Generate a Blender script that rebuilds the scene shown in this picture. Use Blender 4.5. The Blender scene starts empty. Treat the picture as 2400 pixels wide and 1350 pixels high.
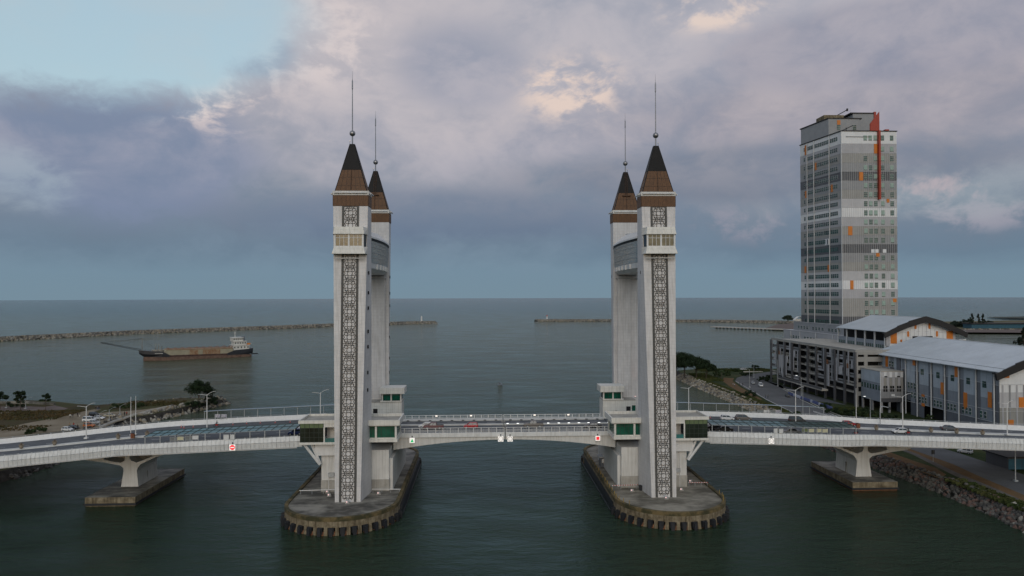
import bpy, math, random
import numpy as np
from mathutils import Vector, Matrix, noise

random.seed(7); rng = np.random.default_rng(7)
scn = bpy.context.scene
COL = scn.collection
scn.cycles.max_bounces = 5; scn.cycles.diffuse_bounces = 2; scn.cycles.glossy_bounces = 3; scn.cycles.transmission_bounces = 2; scn.cycles.volume_bounces = 0; scn.cycles.caustics_reflective = False; scn.cycles.caustics_refractive = False

# ------------------------------------------------------------------ camera
CAM = Vector((-5.5644, -188.3385, 50.4)); YAW, PITCH, ROLL, FPX = -0.0414, 0.0103, -0.0029, 1666.0
_w = Vector((-math.sin(YAW)*math.cos(PITCH), math.cos(YAW)*math.cos(PITCH), math.sin(PITCH)))
_r0 = Vector((math.cos(YAW), math.sin(YAW), 0)); _u0 = _r0.cross(_w)
_r = _r0*math.cos(ROLL)+_u0*math.sin(ROLL); _u = -_r0*math.sin(ROLL)+_u0*math.cos(ROLL)
cd = bpy.data.cameras.new('camera'); cam = bpy.data.objects.new('camera', cd); COL.objects.link(cam)
cd.sensor_width = 36.0; cd.lens = FPX/2400*36.0; cd.clip_start = 1.0; cd.clip_end = 60000
cam.matrix_world = Matrix(((_r.x,_u.x,-_w.x,CAM.x),(_r.y,_u.y,-_w.y,CAM.y),(_r.z,_u.z,-_w.z,CAM.z),(0,0,0,1)))
scn.camera = cam
def ray(px, py): return _r*((px-1200)/FPX)+_u*((675-py)/FPX)+_w
def at(px, py, z):                       # ground point seen at a photo pixel, at height z
    d = ray(px, py); return CAM+d*((z-CAM.z)/d.z)
def atY(px, py, Y):
    d = ray(px, py); return CAM+d*((Y-CAM.y)/d.y)

# ------------------------------------------------------------------ sky, sun, exposure
SUN_EL, SUN_AZ = math.radians(24), math.radians(184)     # straight behind the camera (azimuth from +Y clockwise)
scn.view_settings.view_transform = 'Standard'; scn.view_settings.look = 'None'
scn.view_settings.exposure = 0.0; scn.view_settings.gamma = 1.0
W = bpy.data.worlds.new('World'); scn.world = W; W.use_nodes = True
nt = W.node_tree; nt.nodes.clear()
def N(t, **k):
    n = nt.nodes.new(t)
    for a, b in k.items(): setattr(n, a, b)
    return n
L = lambda a, b: nt.links.new(a, b)
def vmath(op, a, b=None, c=None, val=False):
    n = N('ShaderNodeVectorMath', operation=op)
    for i, s in enumerate((a, b, c)):
        if s is None: continue
        if hasattr(s, 'links'): L(s, n.inputs[i])
        elif isinstance(s, (int, float)): n.inputs['Scale'].default_value = s
        else: n.inputs[i].default_value = s
    return n.outputs['Value'] if val else n.outputs['Vector']
def fm(op, a, b=None, c=None, clamp=False):
    n = N('ShaderNodeMath', operation=op, use_clamp=clamp)
    for i, s in enumerate((a, b, c)):
        if s is None: continue
        if hasattr(s, 'links'): L(s, n.inputs[i])
        else: n.inputs[i].default_value = s
    return n.outputs[0]
def sstep(x, lo, hi):
    n = N('ShaderNodeMapRange', interpolation_type='SMOOTHSTEP'); L(x, n.inputs[0])
    n.inputs[1].default_value = lo; n.inputs[2].default_value = hi; return n.outputs[0]
def cmix(f, a, b):
    n = N('ShaderNodeMix', data_type='RGBA'); n.clamp_factor = True
    if hasattr(f, 'links'): L(f, n.inputs[0])
    else: n.inputs[0].default_value = f
    for s, k in ((a, 6), (b, 7)):
        if hasattr(s, 'links'): L(s, n.inputs[k])
        else: n.inputs[k].default_value = (*s, 1)
    return n.outputs[2]
def snoise(vec, scale, detail=6, rough=.55, dist=0.0):
    n = N('ShaderNodeTexNoise'); n.inputs['Scale'].default_value = scale; n.inputs['Detail'].default_value = detail
    n.inputs['Roughness'].default_value = rough; n.inputs['Distortion'].default_value = dist; L(vec, n.inputs['Vector']); return n.outputs['Fac']
def dirv(px, py): return tuple(ray(px, py).normalized())
tc = N('ShaderNodeTexCoord'); D = vmath('NORMALIZE', tc.outputs['Generated'])
sep = N('ShaderNodeSeparateXYZ'); L(D, sep.inputs[0]); dz = sep.outputs['Z']
sky = N('ShaderNodeTexSky', sky_type='NISHITA', sun_disc=False); sky.sun_elevation = math.radians(6); sky.sun_rotation = SUN_AZ
sky.air_density = 1.2; sky.dust_density = 1.5; sky.ozone_density = 2.0
# world azimuth / elevation of the looked-at direction (radians)
AZ = fm('ARCTAN2', sep.outputs['X'], sep.outputs['Y']); EL = fm('ARCSINE', dz)
sq = N('ShaderNodeMapping'); sq.inputs['Scale'].default_value = (1, 1, 1.7); L(D, sq.inputs[0]); CS = sq.outputs[0]
wn = N('ShaderNodeTexNoise'); wn.inputs['Scale'].default_value = 6.0; wn.inputs['Detail'].default_value = 3; L(CS, wn.inputs['Vector'])
CW = vmath('ADD', CS, vmath('SCALE', vmath('SUBTRACT', wn.outputs['Color'], (.5, .5, .5)), .10))       # curls the cloud edges
big = snoise(CW, 3.6, 4, .5)
mid = snoise(CW, 9.0, 6, .6)
fine = snoise(CW, 24.0, 4, .62)
puff = fm('ADD', fm('MULTIPLY', big, .50), fm('ADD', fm('MULTIPLY', mid, .36), fm('MULTIPLY', fine, .14)))
cen = fm('MULTIPLY', fm('SUBTRACT', puff, .5), 4.4)                 # about -0.7 .. 0.7
def bank(px, py, sx, sy, gain=1.0, rough=1.0, soft=.55):      # a cloud (or gap) centred on a world direction, edges broken by the noise
    a0 = math.atan((px-1200)/FPX)-YAW; e0 = math.atan((693-py)/FPX*math.cos(math.atan((px-1200)/FPX)))
    u = fm('DIVIDE', fm('SUBTRACT', AZ, a0), sx/FPX); v = fm('DIVIDE', fm('SUBTRACT', EL, e0), sy/FPX)
    r2 = fm('ADD', fm('MULTIPLY', u, u), fm('MULTIPLY', v, v))
    g = fm('POWER', 2.7183, fm('MULTIPLY', r2, -1.0))
    return sstep(fm('MULTIPLY', g, fm('ADD', fm('MULTIPLY', cen, rough), gain)), .38-soft/2, .38+soft/2)
hi = sstep(EL, .0, .10)
elw2 = fm('ADD', EL, fm('MULTIPLY', fm('MULTIPLY', cen, hi), .075))
rmp = N('ShaderNodeValToRGB'); L(fm('MULTIPLY', elw2, 1.25), rmp.inputs[0])
stops = [(0.0,(0.178,0.263,0.329)),(.04,(0.174,0.263,0.337)),(.085,(0.146,0.215,0.288)),(.125,(0.156,0.211,0.282)),(.18,(0.229,0.267,0.330)),
         (.27,(0.311,0.332,0.417)),(.40,(0.449,0.442,0.497)),(.62,(0.385,0.403,0.471)),(1.0,(0.353,0.394,0.471))]
while len(rmp.color_ramp.elements) < len(stops): rmp.color_ramp.elements.new(.5)
for e, (p_, c_) in zip(rmp.color_ramp.elements, stops): e.position = p_; e.color = (*c_, 1)
cloud = rmp.outputs[0]
cloud = cmix(fm('MULTIPLY', bank(760, 160, 430, 200, 1.1, .6, .8), .70), cloud, (0.534,0.493,0.517))
cloud = cmix(fm('MULTIPLY', bank(2050, 250, 560, 95, 1.0, .6, .8), .65), cloud, (0.359,0.313,0.341))
cloud = cmix(fm('MULTIPLY', bank(265, 335, 290, 140, 1.1, .95, .4), .85), cloud, (0.177,0.233,0.362))
cloud = cmix(fm('MULTIPLY', bank(2100, 95, 330, 80, 1.1, 1.1, .5), .75), cloud, (0.242,0.254,0.338))
cloud = cmix(fm('MULTIPLY', bank(1780, 405, 480, 60, 1.1, .9, .6), .8), cloud, (0.134,0.171,0.240))
cloud = cmix(fm('MULTIPLY', bank(1080, 150, 160, 95, .85, 1.3, .4), .65), cloud, (0.277,0.307,0.405))
cloud = cmix(fm('MULTIPLY', bank(1000, 505, 460, 60, .95, 1.1, .5), .6), cloud, (0.121,0.171,0.262))
cloud = cmix(fm('MULTIPLY', bank(585, 120, 90, 52, 1.0, .9, .4), .85), cloud, (0.250,0.303,0.411))
cm = fm('MULTIPLY', fm('SUBTRACT', mid, .5), 4.0); cf = fm('MULTIPLY', fm('SUBTRACT', fine, .5), 4.0)
cb = fm('MULTIPLY', fm('SUBTRACT', big, .5), 4.0); bil = sstep(fm('ADD', fm('ADD', fm('MULTIPLY', cb, .7), fm('MULTIPLY', cm, .75)), fm('MULTIPLY', cf, .22)), -.75, .75)                  # billows: blue shade against pink light
cloud = cmix(fm('MULTIPLY', fm('MULTIPLY', fm('SUBTRACT', 1.0, bil), hi), .40), cloud, (0.216,0.263,0.350))
cloud = cmix(fm('MULTIPLY', fm('MULTIPLY', bil, sstep(EL, .07, .22)), .38), cloud, (0.579,0.526,0.539))
def spot(px, py, sx, sy, amt, col):                                       # sunlit cloud tops: ragged, only where the billows are
    global cloud
    a = bank(px, py, sx, sy, .9, .9, .7); r_ = sstep(fm('ADD', fm('MULTIPLY', cm, .6), fm('MULTIPLY', cf, .8)), -.25, .55)
    cloud = cmix(fm('MULTIPLY', fm('MULTIPLY', a, r_), amt), cloud, col)
spot(1345, 210, 105, 65, .85, (0.793,0.637,0.555)); spot(500, 210, 120, 80, .9, (0.771,0.648,0.610)); spot(1680, 15, 110, 42, .8, (0.793,0.648,0.566)); spot(720, 90, 160, 90, .75, (0.685,0.606,0.598))
spot(2190, 445, 90, 25, .8, (0.470,0.372,0.405)); spot(2320, 490, 110, 35, .6, (0.364,0.340,0.405)); spot(1800, 520, 160, 40, .45, (0.320,0.308,0.374))
gap = fm('MAXIMUM', bank(130, -30, 385, 190, 1.35, .95, .35), fm('MULTIPLY', bank(60, 420, 110, 80, .42, 1.2, .5), .25))
gap = fm('MAXIMUM', gap, fm('MULTIPLY', bank(2200, 450, 300, 60, .40, 1.3, .5), .16))
west = sstep(vmath('DOT_PRODUCT', D, (math.sin(SUN_AZ)*.97, math.cos(SUN_AZ)*.97, .2), val=True), .0, 1.0)   # the evening sky is more open toward the sun
gap = fm('MAXIMUM', gap, fm('MULTIPLY', west, .7))
clear = N('ShaderNodeMix', data_type='RGBA'); clear.inputs[0].default_value = .75
L(vmath('SCALE', sky.outputs[0], .34), clear.inputs[6]); clear.inputs[7].default_value = (.41, .53, .60, 1)
veil = fm('MULTIPLY', sstep(cen, -.5, .9), .45)
total = cmix(gap, cloud, cmix(veil, clear.outputs[2], (.50,.55,.58)))
bg = N('ShaderNodeBackground'); bg.inputs['Strength'].default_value = .1
L(vmath('SCALE', total, 10.0), bg.inputs['Color'])
W.cycles.sampling_method = 'MANUAL'; W.cycles.sample_map_resolution = 256
wo = N('ShaderNodeOutputWorld'); L(bg.outputs[0], wo.inputs['Surface'])
sd = bpy.data.lights.new('sun', 'SUN'); sd.energy = 0.85; sd.angle = math.radians(40); sd.color = (1.0, .945, .885)
sun = bpy.data.objects.new('sun', sd); COL.objects.link(sun)
sun.rotation_euler = (math.radians(90)-SUN_EL, 0, math.pi-SUN_AZ)
sun.location = (0, -300, 300)

# ------------------------------------------------------------------ materials
MATS = {}
def mat(name, col, rough=.6, var=.12, scale=.6, metal=0.0, bump=0.0, bscale=None, streak=0.0, alpha=1.0, emit=None, estr=1.0, spec=.5, col2=None, stretch=(1,1,1), band=(.34,.66)):
    if name in MATS: return MATS[name]
    m = bpy.data.materials.new(name); m.use_nodes = True; t = m.node_tree; b = t.nodes['Principled BSDF']
    b.inputs['Roughness'].default_value = rough; b.inputs['Metallic'].default_value = metal; b.inputs['Specular IOR Level'].default_value = spec
    if emit:
        b.inputs['Emission Color'].default_value = (*emit, 1); b.inputs['Emission Strength'].default_value = estr
    if alpha < 1: b.inputs['Alpha'].default_value = alpha
    g = t.nodes.new('ShaderNodeNewGeometry'); mp = t.nodes.new('ShaderNodeMapping'); t.links.new(g.outputs['Position'], mp.inputs[0]); mp.inputs['Scale'].default_value = stretch
    n = t.nodes.new('ShaderNodeTexNoise'); n.inputs['Scale'].default_value = scale; n.inputs['Detail'].default_value = 7; n.inputs['Roughness'].default_value = .62
    t.links.new(mp.outputs[0], n.inputs['Vector'])
    r = t.nodes.new('ShaderNodeValToRGB'); t.links.new(n.outputs['Fac'], r.inputs[0])
    c2 = col2 if col2 else tuple(min(1, c*(1+var)) for c in col); c1 = col if col2 else tuple(c*(1-var) for c in col)
    r.color_ramp.elements[0].position = band[0]; r.color_ramp.elements[1].position = band[1]
    r.color_ramp.elements[0].color = (*c1, 1); r.color_ramp.elements[1].color = (*c2, 1)
    out = r.outputs[0]
    if streak > 0:                         # rain streaks running down the face
        mp2 = t.nodes.new('ShaderNodeMapping'); t.links.new(g.outputs['Position'], mp2.inputs[0]); mp2.inputs['Scale'].default_value = (1.1, 1.1, .06)
        n2 = t.nodes.new('ShaderNodeTexNoise'); n2.inputs['Scale'].default_value = 2.2; n2.inputs['Detail'].default_value = 4; t.links.new(mp2.outputs[0], n2.inputs['Vector'])
        r2 = t.nodes.new('ShaderNodeValToRGB'); t.links.new(n2.outputs['Fac'], r2.inputs[0])
        r2.color_ramp.elements[0].position = .45; r2.color_ramp.elements[1].position = .75
        r2.color_ramp.elements[0].color = (1,1,1,1); r2.color_ramp.elements[1].color = (1-streak, 1-streak*1.05, 1-streak*1.15, 1)
        mx = t.nodes.new('ShaderNodeMix'); mx.data_type = 'RGBA'; mx.blend_type = 'MULTIPLY'; mx.inputs[0].default_value = 1
        t.links.new(out, mx.inputs[6]); t.links.new(r2.outputs[0], mx.inputs[7]); out = mx.outputs[2]
    t.links.new(out, b.inputs['Base Color'])
    if bump > 0:
        bn = t.nodes.new('ShaderNodeBump'); bn.inputs['Strength'].default_value = 1; bn.inputs['Distance'].default_value = bump
        n3 = t.nodes.new('ShaderNodeTexNoise'); n3.inputs['Scale'].default_value = bscale or scale*3; n3.inputs['Detail'].default_value = 5
        t.links.new(g.outputs['Position'], n3.inputs['Vector']); t.links.new(n3.outputs['Fac'], bn.inputs['Height']); t.links.new(bn.outputs[0], b.inputs['Normal'])
    m['out'] = 1; MATS[name] = m; return m
def tiled(name, col, mortar, w, h, msize=.03, streak=.1, rough=.5, var=.06):
    """cladding tiles: fine joints drawn by a brick texture over world position (too small to build)"""
    if name in MATS: return MATS[name]
    m = mat(name, col, rough, var, .35, streak=streak); t = m.node_tree; b = t.nodes['Principled BSDF']
    src = b.inputs['Base Color'].links[0].from_socket
    g = next(n for n in t.nodes if n.type == 'NEW_GEOMETRY'); s = t.nodes.new('ShaderNodeSeparateXYZ'); t.links.new(g.outputs['Position'], s.inputs[0])
    a = t.nodes.new('ShaderNodeMath'); a.operation = 'ADD'; t.links.new(s.outputs[0], a.inputs[0]); t.links.new(s.outputs[1], a.inputs[1])
    c = t.nodes.new('ShaderNodeCombineXYZ'); t.links.new(a.outputs[0], c.inputs[0]); t.links.new(s.outputs[2], c.inputs[1])
    k = t.nodes.new('ShaderNodeTexBrick'); k.offset = 0; k.inputs['Scale'].default_value = 1; k.inputs['Brick Width'].default_value = w; k.inputs['Row Height'].default_value = h
    k.inputs['Mortar Size'].default_value = msize; k.inputs['Mortar Smooth'].default_value = .2
    k.inputs['Color1'].default_value = (1,1,1,1); k.inputs['Color2'].default_value = (.93,.93,.94,1); k.inputs['Mortar'].default_value = (*mortar, 1)
    t.links.new(c.outputs[0], k.inputs['Vector'])
    mx = t.nodes.new('ShaderNodeMix'); mx.data_type = 'RGBA'; mx.blend_type = 'MULTIPLY'; mx.inputs[0].default_value = 1
    t.links.new(src, mx.inputs[6]); t.links.new(k.outputs[0], mx.inputs[7]); t.links.new(mx.outputs[2], b.inputs['Base Color'])
    return m

# ------------------------------------------------------------------ mesh helpers
class MB:
    def __init__(s): s.v = []; s.f = []; s.m = []
    def add(s, vs, fs, mi=0):
        o = len(s.v); s.v += [tuple(p) for p in vs]; s.f += [tuple(i+o for i in f) for f in fs]; s.m += [mi]*len(fs); return s
    def hexa(s, p, mi=0):                 # p: 4 bottom + 4 top
        return s.add(p, [(3,2,1,0),(4,5,6,7),(0,1,5,4),(1,2,6,5),(2,3,7,6),(3,0,4,7)], mi)
    def box(s, x0, y0, z0, x1, y1, z1, mi=0):
        return s.hexa([(x0,y0,z0),(x1,y0,z0),(x1,y1,z0),(x0,y1,z0),(x0,y0,z1),(x1,y0,z1),(x1,y1,z1),(x0,y1,z1)], mi)
    def prism(s, pts, a0, a1, axis='z', mi=0):
        n = len(pts)
        def P(p, a): return {'z': (p[0],p[1],a), 'y': (p[0],a,p[1]), 'x': (a,p[0],p[1])}[axis]
        vs = [P(p,a0) for p in pts]+[P(p,a1) for p in pts]
        return s.add(vs, [tuple(range(n-1,-1,-1)), tuple(range(n,2*n))]+[(i,(i+1)%n,n+(i+1)%n,n+i) for i in range(n)], mi)
    def loft(s, rings, cap=True, mi=0, closed=True):
        n = len(rings[0]); vs = [p for r in rings for p in r]; fs = []
        for k in range(len(rings)-1):
            for i in range(n if closed else n-1): fs.append((k*n+i, k*n+(i+1)%n, (k+1)*n+(i+1)%n, (k+1)*n+i))
        if cap: fs += [tuple(range(n-1,-1,-1)), tuple(range((len(rings)-1)*n, len(rings)*n))]
        return s.add(vs, fs, mi)
    def tube(s, p, q, r, n=8, r2=None, mi=0):
        p, q = Vector(p), Vector(q); d = (q-p).normalized(); a = d.orthogonal().normalized(); b = d.cross(a); r2 = r if r2 is None else r2
        return s.loft([[c+(a*math.cos(t)+b*math.sin(t))*k for t in [2*math.pi*i/n for i in range(n)]] for c, k in ((p,r),(q,r2))], mi=mi)
    def path(s, pts, r, n=6, mi=0):
        for a, b in zip(pts, pts[1:]): s.tube(a, b, r, n, mi=mi)
        return s
    def lathe(s, prof, c=(0,0), n=12, mi=0):
        return s.loft([[(c[0]+r*math.cos(2*math.pi*i/n), c[1]+r*math.sin(2*math.pi*i/n), z) for i in range(n)] for r, z in prof], mi=mi)
    def ball(s, c, r, n=12, k=7, mi=0, sz=1):
        return s.loft([[(c[0]+r*math.sin(a)*math.cos(2*math.pi*i/n), c[1]+r*math.sin(a)*math.sin(2*math.pi*i/n), c[2]-r*sz*math.cos(a)) for i in range(n)] for a in [math.pi*(j+.02)/(k-.96) for j in range(k)]], mi=mi)
    def mesh(s, name, mats, off=(0,0,0), smooth=False):
        me = bpy.data.meshes.new(name); o = np.array(off)
        me.from_pydata([tuple(np.array(p)-o) for p in s.v] if any(off) else s.v, [], s.f)
        for m in (mats if isinstance(mats, (list, tuple)) else [mats]): me.materials.append(m)
        if max(s.m, default=0) > 0: me.polygons.foreach_set('material_index', s.m)
        if smooth: me.polygons.foreach_set('use_smooth', [True]*len(s.f))
        me.update(); return me
    def build(s, name, mats, parent=None, smooth=False, local=False):
        off = tuple(wloc(parent)) if (parent and not local) else (0,0,0)
        return obj(name, s.mesh(name, mats, off, smooth), parent)
def wloc(o):
    v = Vector((0,0,0))
    while o: v = v+o.location; o = o.parent
    return v
def obj(name, me, parent=None):
    o = bpy.data.objects.new(name, me); COL.objects.link(o)
    if parent: o.parent = parent
    return o
def tag(o, label, cat, group=None):
    o['label'] = label; o['category'] = cat
    if group: o['group'] = group
    return o
def thing(name, label, cat, loc=(0,0,0), group=None, rz=0):
    o = bpy.data.objects.new(name, None); COL.objects.link(o); o.location = loc; o.rotation_euler[2] = rz; o.empty_display_size = .5
    return tag(o, label, cat, group)
def structure(o): o['kind'] = 'structure'; return o
def stuff(o): o['kind'] = 'stuff'; return o
def bx(name, m, parent, *c): return MB().box(*c).build(name, m, parent)
def slab(name, q, th, m, parent, inset=0.0):
    """a flat piece (panel, pane) on the four corners q, th thick outward along its normal, joints of 2*inset around it"""
    q = [Vector(p) for p in q]; c = sum(q, Vector())/4; n = (q[1]-q[0]).cross(q[3]-q[0]).normalized()
    if inset:
        r = []
        for i in range(4):
            e1 = (q[(i+1)%4]-q[i]).normalized(); e0 = (q[i-1]-q[i]).normalized(); r.append(q[i]+(e1+e0)*inset)
        q = r
    return MB().hexa(q+[p+n*th for p in q]).build(name, m, parent)
def copy_tree(o, parent=None):
    c = o.copy(); COL.objects.link(c); c.parent = parent
    for ch in o.children: copy_tree(ch, c)
    return c
def lerp(a, b, t): return a+(b-a)*t

# ------------------------------------------------------------------ shared materials
M_white = tiled('white_cladding_tiles', (.62,.61,.605), (.82,.82,.82), .68, .86, .03, .20)
M_pale = mat('pale_render', (.60,.595,.57), .6, .08, .25, streak=.24)
M_cream = tiled('cream_cladding', (.70,.69,.64), (.76,.76,.74), 1.1, .9, .03, .18)
M_panelw = mat('white_metal_panel', (.64,.65,.645), .42, .08, .4, streak=.22)
M_plainw = mat('white_paint', (.66,.66,.65), .5, .06, .8, streak=.1)
M_brown = mat('brown_timber_louvre', (.105,.046,.014), .62, .28, .9, stretch=(6,6,1), bump=.02, bscale=9)
M_brownd = mat('dark_brown_batten', (.060,.028,.012), .6, .2, 1.2)
M_black = mat('black_roof_sheet', (.0085,.008,.0085), .55, .3, .8, streak=.2, spec=.2)
M_steel = mat('steel', (.28,.28,.29), .35, .1, 2, metal=.9)
M_galv = mat('galvanised_steel', (.38,.40,.41), .5, .1, 2, metal=.4)
M_lat = mat('lattice_dark_metal', (.038,.038,.036), .6, .2, 1.5)
M_latb = mat('lattice_border_mosaic', (.060,.060,.056), .6, .55, 5.0)
M_asph = mat('asphalt', (.075,.082,.092), .85, .22, .5, bump=.01, bscale=8)
M_conc = mat('concrete', (.36,.345,.31), .85, .2, .35, bump=.02, bscale=3, streak=.2)
M_concd = mat('stained_concrete', (.062,.058,.049), .7, .2, .16, bump=.03, bscale=2.5, col2=(.265,.250,.215), stretch=(1,1.8,1), band=(.40,.60))
M_concr = mat('tan_stained_concrete', (.105,.095,.072), .75, .2, .14, bump=.03, bscale=2.5, col2=(.300,.275,.225), stretch=(1,1.8,1), band=(.40,.60))
M_moss = mat('mossy_kerb', (.045,.042,.018), .95, .3, .35, col2=(.150,.110,.050), bump=.03, band=(.42,.6))
M_ochre = mat('tide_stained_concrete', (.105,.080,.045), .9, .2, .8, col2=(.27,.225,.150), streak=.6, bump=.03)
M_rubber = mat('black_rubber', (.014,.016,.020), .6, .3, 1.0)
M_rust = mat('rust', (.13,.045,.018), .9, .3, 1.3, col2=(.24,.12,.06))
M_glassg = mat('green_glass', (.008,.085,.055), .12, .4, .5, spec=.25)
M_glasst = mat('teal_glass', (.025,.150,.150), .12, .3, .25, spec=.7)
M_glassd = mat('dark_glass', (.020,.030,.038), .08, .3, .5, spec=.8)
M_glassb = mat('blue_grey_glass', (.070,.185,.270), .10, .25, .25, spec=.8)
M_glassw = mat('warm_window_glass', (.135,.125,.080), .12, .4, .9, spec=.7)
M_frame = mat('dark_window_frame', (.012,.022,.018), .5, .1, 1)
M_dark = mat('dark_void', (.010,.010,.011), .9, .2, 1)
M_red = mat('red_paint', (.42,.030,.022), .4, .1, 1)
M_orange = mat('orange_panel', (.56,.175,.020), .5, .08, .5, streak=.1)
M_fin = mat('red_fin_panel', (.34,.042,.020), .5, .08, .5, streak=.1)

# ------------------------------------------------------------------ sea
def sea_material():
    m = bpy.data.materials.new('sea_water'); m.use_nodes = True; t = m.node_tree; b = t.nodes['Principled BSDF']
    g = t.nodes.new('ShaderNodeNewGeometry')
    b.inputs['Roughness'].default_value = .20; b.inputs['IOR'].default_value = 1.33
    def nz(scale, stretch, detail=3, rough=.55, rz=0.0):
        mp = t.nodes.new('ShaderNodeMapping'); mp.inputs['Scale'].default_value = stretch; mp.inputs['Rotation'].default_value = (0,0,rz); t.links.new(g.outputs['Position'], mp.inputs[0])
        n = t.nodes.new('ShaderNodeTexNoise'); n.inputs['Scale'].default_value = scale; n.inputs['Detail'].default_value = detail; n.inputs['Roughness'].default_value = rough
        t.links.new(mp.outputs[0], n.inputs['Vector']); return n.outputs['Fac']
    # base colour: dark green near, grey-green farther out, bluer offshore; borders broken by noise
    sp_ = t.nodes.new('ShaderNodeSeparateXYZ'); t.links.new(g.outputs['Position'], sp_.inputs[0])
    wob = t.nodes.new('ShaderNodeMath'); wob.operation = 'MULTIPLY_ADD'; t.links.new(nz(.008, (1,.8,1), 5, .6), wob.inputs[0]); wob.inputs[1].default_value = 260; t.links.new(sp_.outputs[1], wob.inputs[2])
    mr = t.nodes.new('ShaderNodeMapRange'); t.links.new(wob.outputs[0], mr.inputs[0]); mr.inputs[1].default_value = -60; mr.inputs[2].default_value = 2400
    r = t.nodes.new('ShaderNodeValToRGB'); t.links.new(mr.outputs[0], r.inputs[0]); e_ = r.color_ramp.elements
    st_ = [(0,(.009,.028,.011)),(.055,(.011,.034,.016)),(.13,(.046,.068,.040)),(.30,(.092,.106,.066)),(.52,(.080,.108,.074)),(1,(.032,.080,.080))]
    while len(e_) < len(st_): e_.new(.5)
    for q, (p_, c_) in zip(e_, st_): q.position = p_; q.color = (*c_, 1)
    t.links.new(r.outputs[0], b.inputs['Base Color']); b.inputs['Specular IOR Level'].default_value = .40
    rr = t.nodes.new('ShaderNodeMapRange'); t.links.new(nz(.022, (1,2.6,1), 5, .6, .1), rr.inputs[0]); rr.inputs[1].default_value = .35; rr.inputs[2].default_value = .68; rr.inputs[3].default_value = .07; rr.inputs[4].default_value = .22; t.links.new(rr.outputs[0], b.inputs['Roughness'])   # wind patches and slicks
    def mul(a, k):
        n = t.nodes.new('ShaderNodeMath'); n.operation = 'MULTIPLY'; t.links.new(a, n.inputs[0]); n.inputs[1].default_value = k; return n.outputs[0]
    def add(a, c):
        n = t.nodes.new('ShaderNodeMath'); t.links.new(a, n.inputs[0]); t.links.new(c, n.inputs[1]); return n.outputs[0]
    h = add(mul(nz(2.1, (1,1.5,1), 3, .6, -.4), .20), add(add(mul(nz(.75, (1,1.6,1), 5, .66, .35), .55), mul(nz(.24, (1,2.2,1), 4, .6, -.2), .85)), mul(nz(.05, (1,2.6,1), 3, .55, .15), 1.8)))
    bn = t.nodes.new('ShaderNodeBump'); bn.inputs['Strength'].default_value = 1.0; bn.inputs['Distance'].default_value = 2.0
    t.links.new(h, bn.inputs['Height']); t.links.new(bn.outputs[0], b.inputs['Normal'])
    return m
R_SEA = 12500.0
sm = MB(); n = 96
sm.v = [(0,0,0)]+[(math.cos(2*math.pi*i/n)*R_SEA, math.sin(2*math.pi*i/n)*R_SEA, 0) for i in range(n)]; sm.f = [(0, 1+i, 1+(i+1)%n) for i in range(n)]; sm.m = [0]*n
structure(sm.build('sea', sea_material()))

# ------------------------------------------------------------------ land
def ground_mat(name, stops, scale, bump=.06, detail=9):
    m = bpy.data.materials.new(name); m.use_nodes = True; t = m.node_tree; b = t.nodes['Principled BSDF']; b.inputs['Roughness'].default_value = .95; b.inputs['Specular IOR Level'].default_value = .15
    g = t.nodes.new('ShaderNodeNewGeometry'); n = t.nodes.new('ShaderNodeTexNoise'); n.inputs['Scale'].default_value = scale; n.inputs['Detail'].default_value = detail; n.inputs['Roughness'].default_value = .68
    t.links.new(g.outputs['Position'], n.inputs['Vector']); r = t.nodes.new('ShaderNodeValToRGB'); t.links.new(n.outputs['Fac'], r.inputs[0])
    while len(r.color_ramp.elements) < len(stops): r.color_ramp.elements.new(.5)
    for e, (p, c) in zip(r.color_ramp.elements, stops): e.position = p; e.color = (*c, 1)
    t.links.new(r.outputs[0], b.inputs['Base Color'])
    n2 = t.nodes.new('ShaderNodeTexNoise'); n2.inputs['Scale'].default_value = 1.6; n2.inputs['Detail'].default_value = 6; t.links.new(g.outputs['Position'], n2.inputs['Vector'])
    bn = t.nodes.new('ShaderNodeBump'); bn.inputs['Distance'].default_value = bump*4; t.links.new(n2.outputs['Fac'], bn.inputs['Height']); t.links.new(bn.outputs[0], b.inputs['Normal'])
    return m
G_field = ground_mat('dry_grass_field', [(.30,(.030,.034,.012)),(.45,(.060,.045,.022)),(.55,(.050,.055,.020)),(.7,(.110,.080,.045))], .06)
G_grass = ground_mat('rough_grass', [(.30,(.016,.028,.010)),(.5,(.030,.044,.014)),(.62,(.055,.058,.024)),(.78,(.120,.090,.055))], .10)
G_sand = ground_mat('sandy_track', [(.30,(.135,.110,.075)),(.5,(.215,.180,.130)),(.72,(.275,.240,.185))], .09)
G_soil = ground_mat('orange_soil', [(.30,(.075,.045,.022)),(.5,(.140,.085,.042)),(.72,(.090,.075,.045))], .12)
G_pathc = ground_mat('worn_concrete_path', [(.30,(.070,.062,.055)),(.5,(.115,.105,.095)),(.72,(.150,.138,.125))], .3)
G_rockb = ground_mat('rubble_slope', [(.30,(.018,.017,.015)),(.55,(.050,.046,.040)),(.75,(.085,.080,.070))], .5)
G_pave = ground_mat('old_paving', [(.30,(.105,.085,.078)),(.55,(.150,.120,.110)),(.75,(.190,.165,.150))], .15)
def land(name, top, water, ztop, m):
    """one sheet of ground: a top polygon and a bank running down to below the water along the same outline"""
    b = MB(); n = len(top); b.v = [(x,y,ztop) for x, y in top]+[(x,y,-1.6) for x, y in water]
    b.f = [tuple(range(n))]+[(i,(i+1)%n,n+(i+1)%n,n+i) for i in range(n)]; b.m = [0]+[1]*n
    return structure(b.build(name, [m, G_rockb]))
def sheet(name, pts, z, m):
    b = MB(); b.v = [(p[0],p[1],z) for p in pts]; b.f = [tuple(range(len(pts)))]; b.m = [0]; return structure(b.build(name, m))
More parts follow.
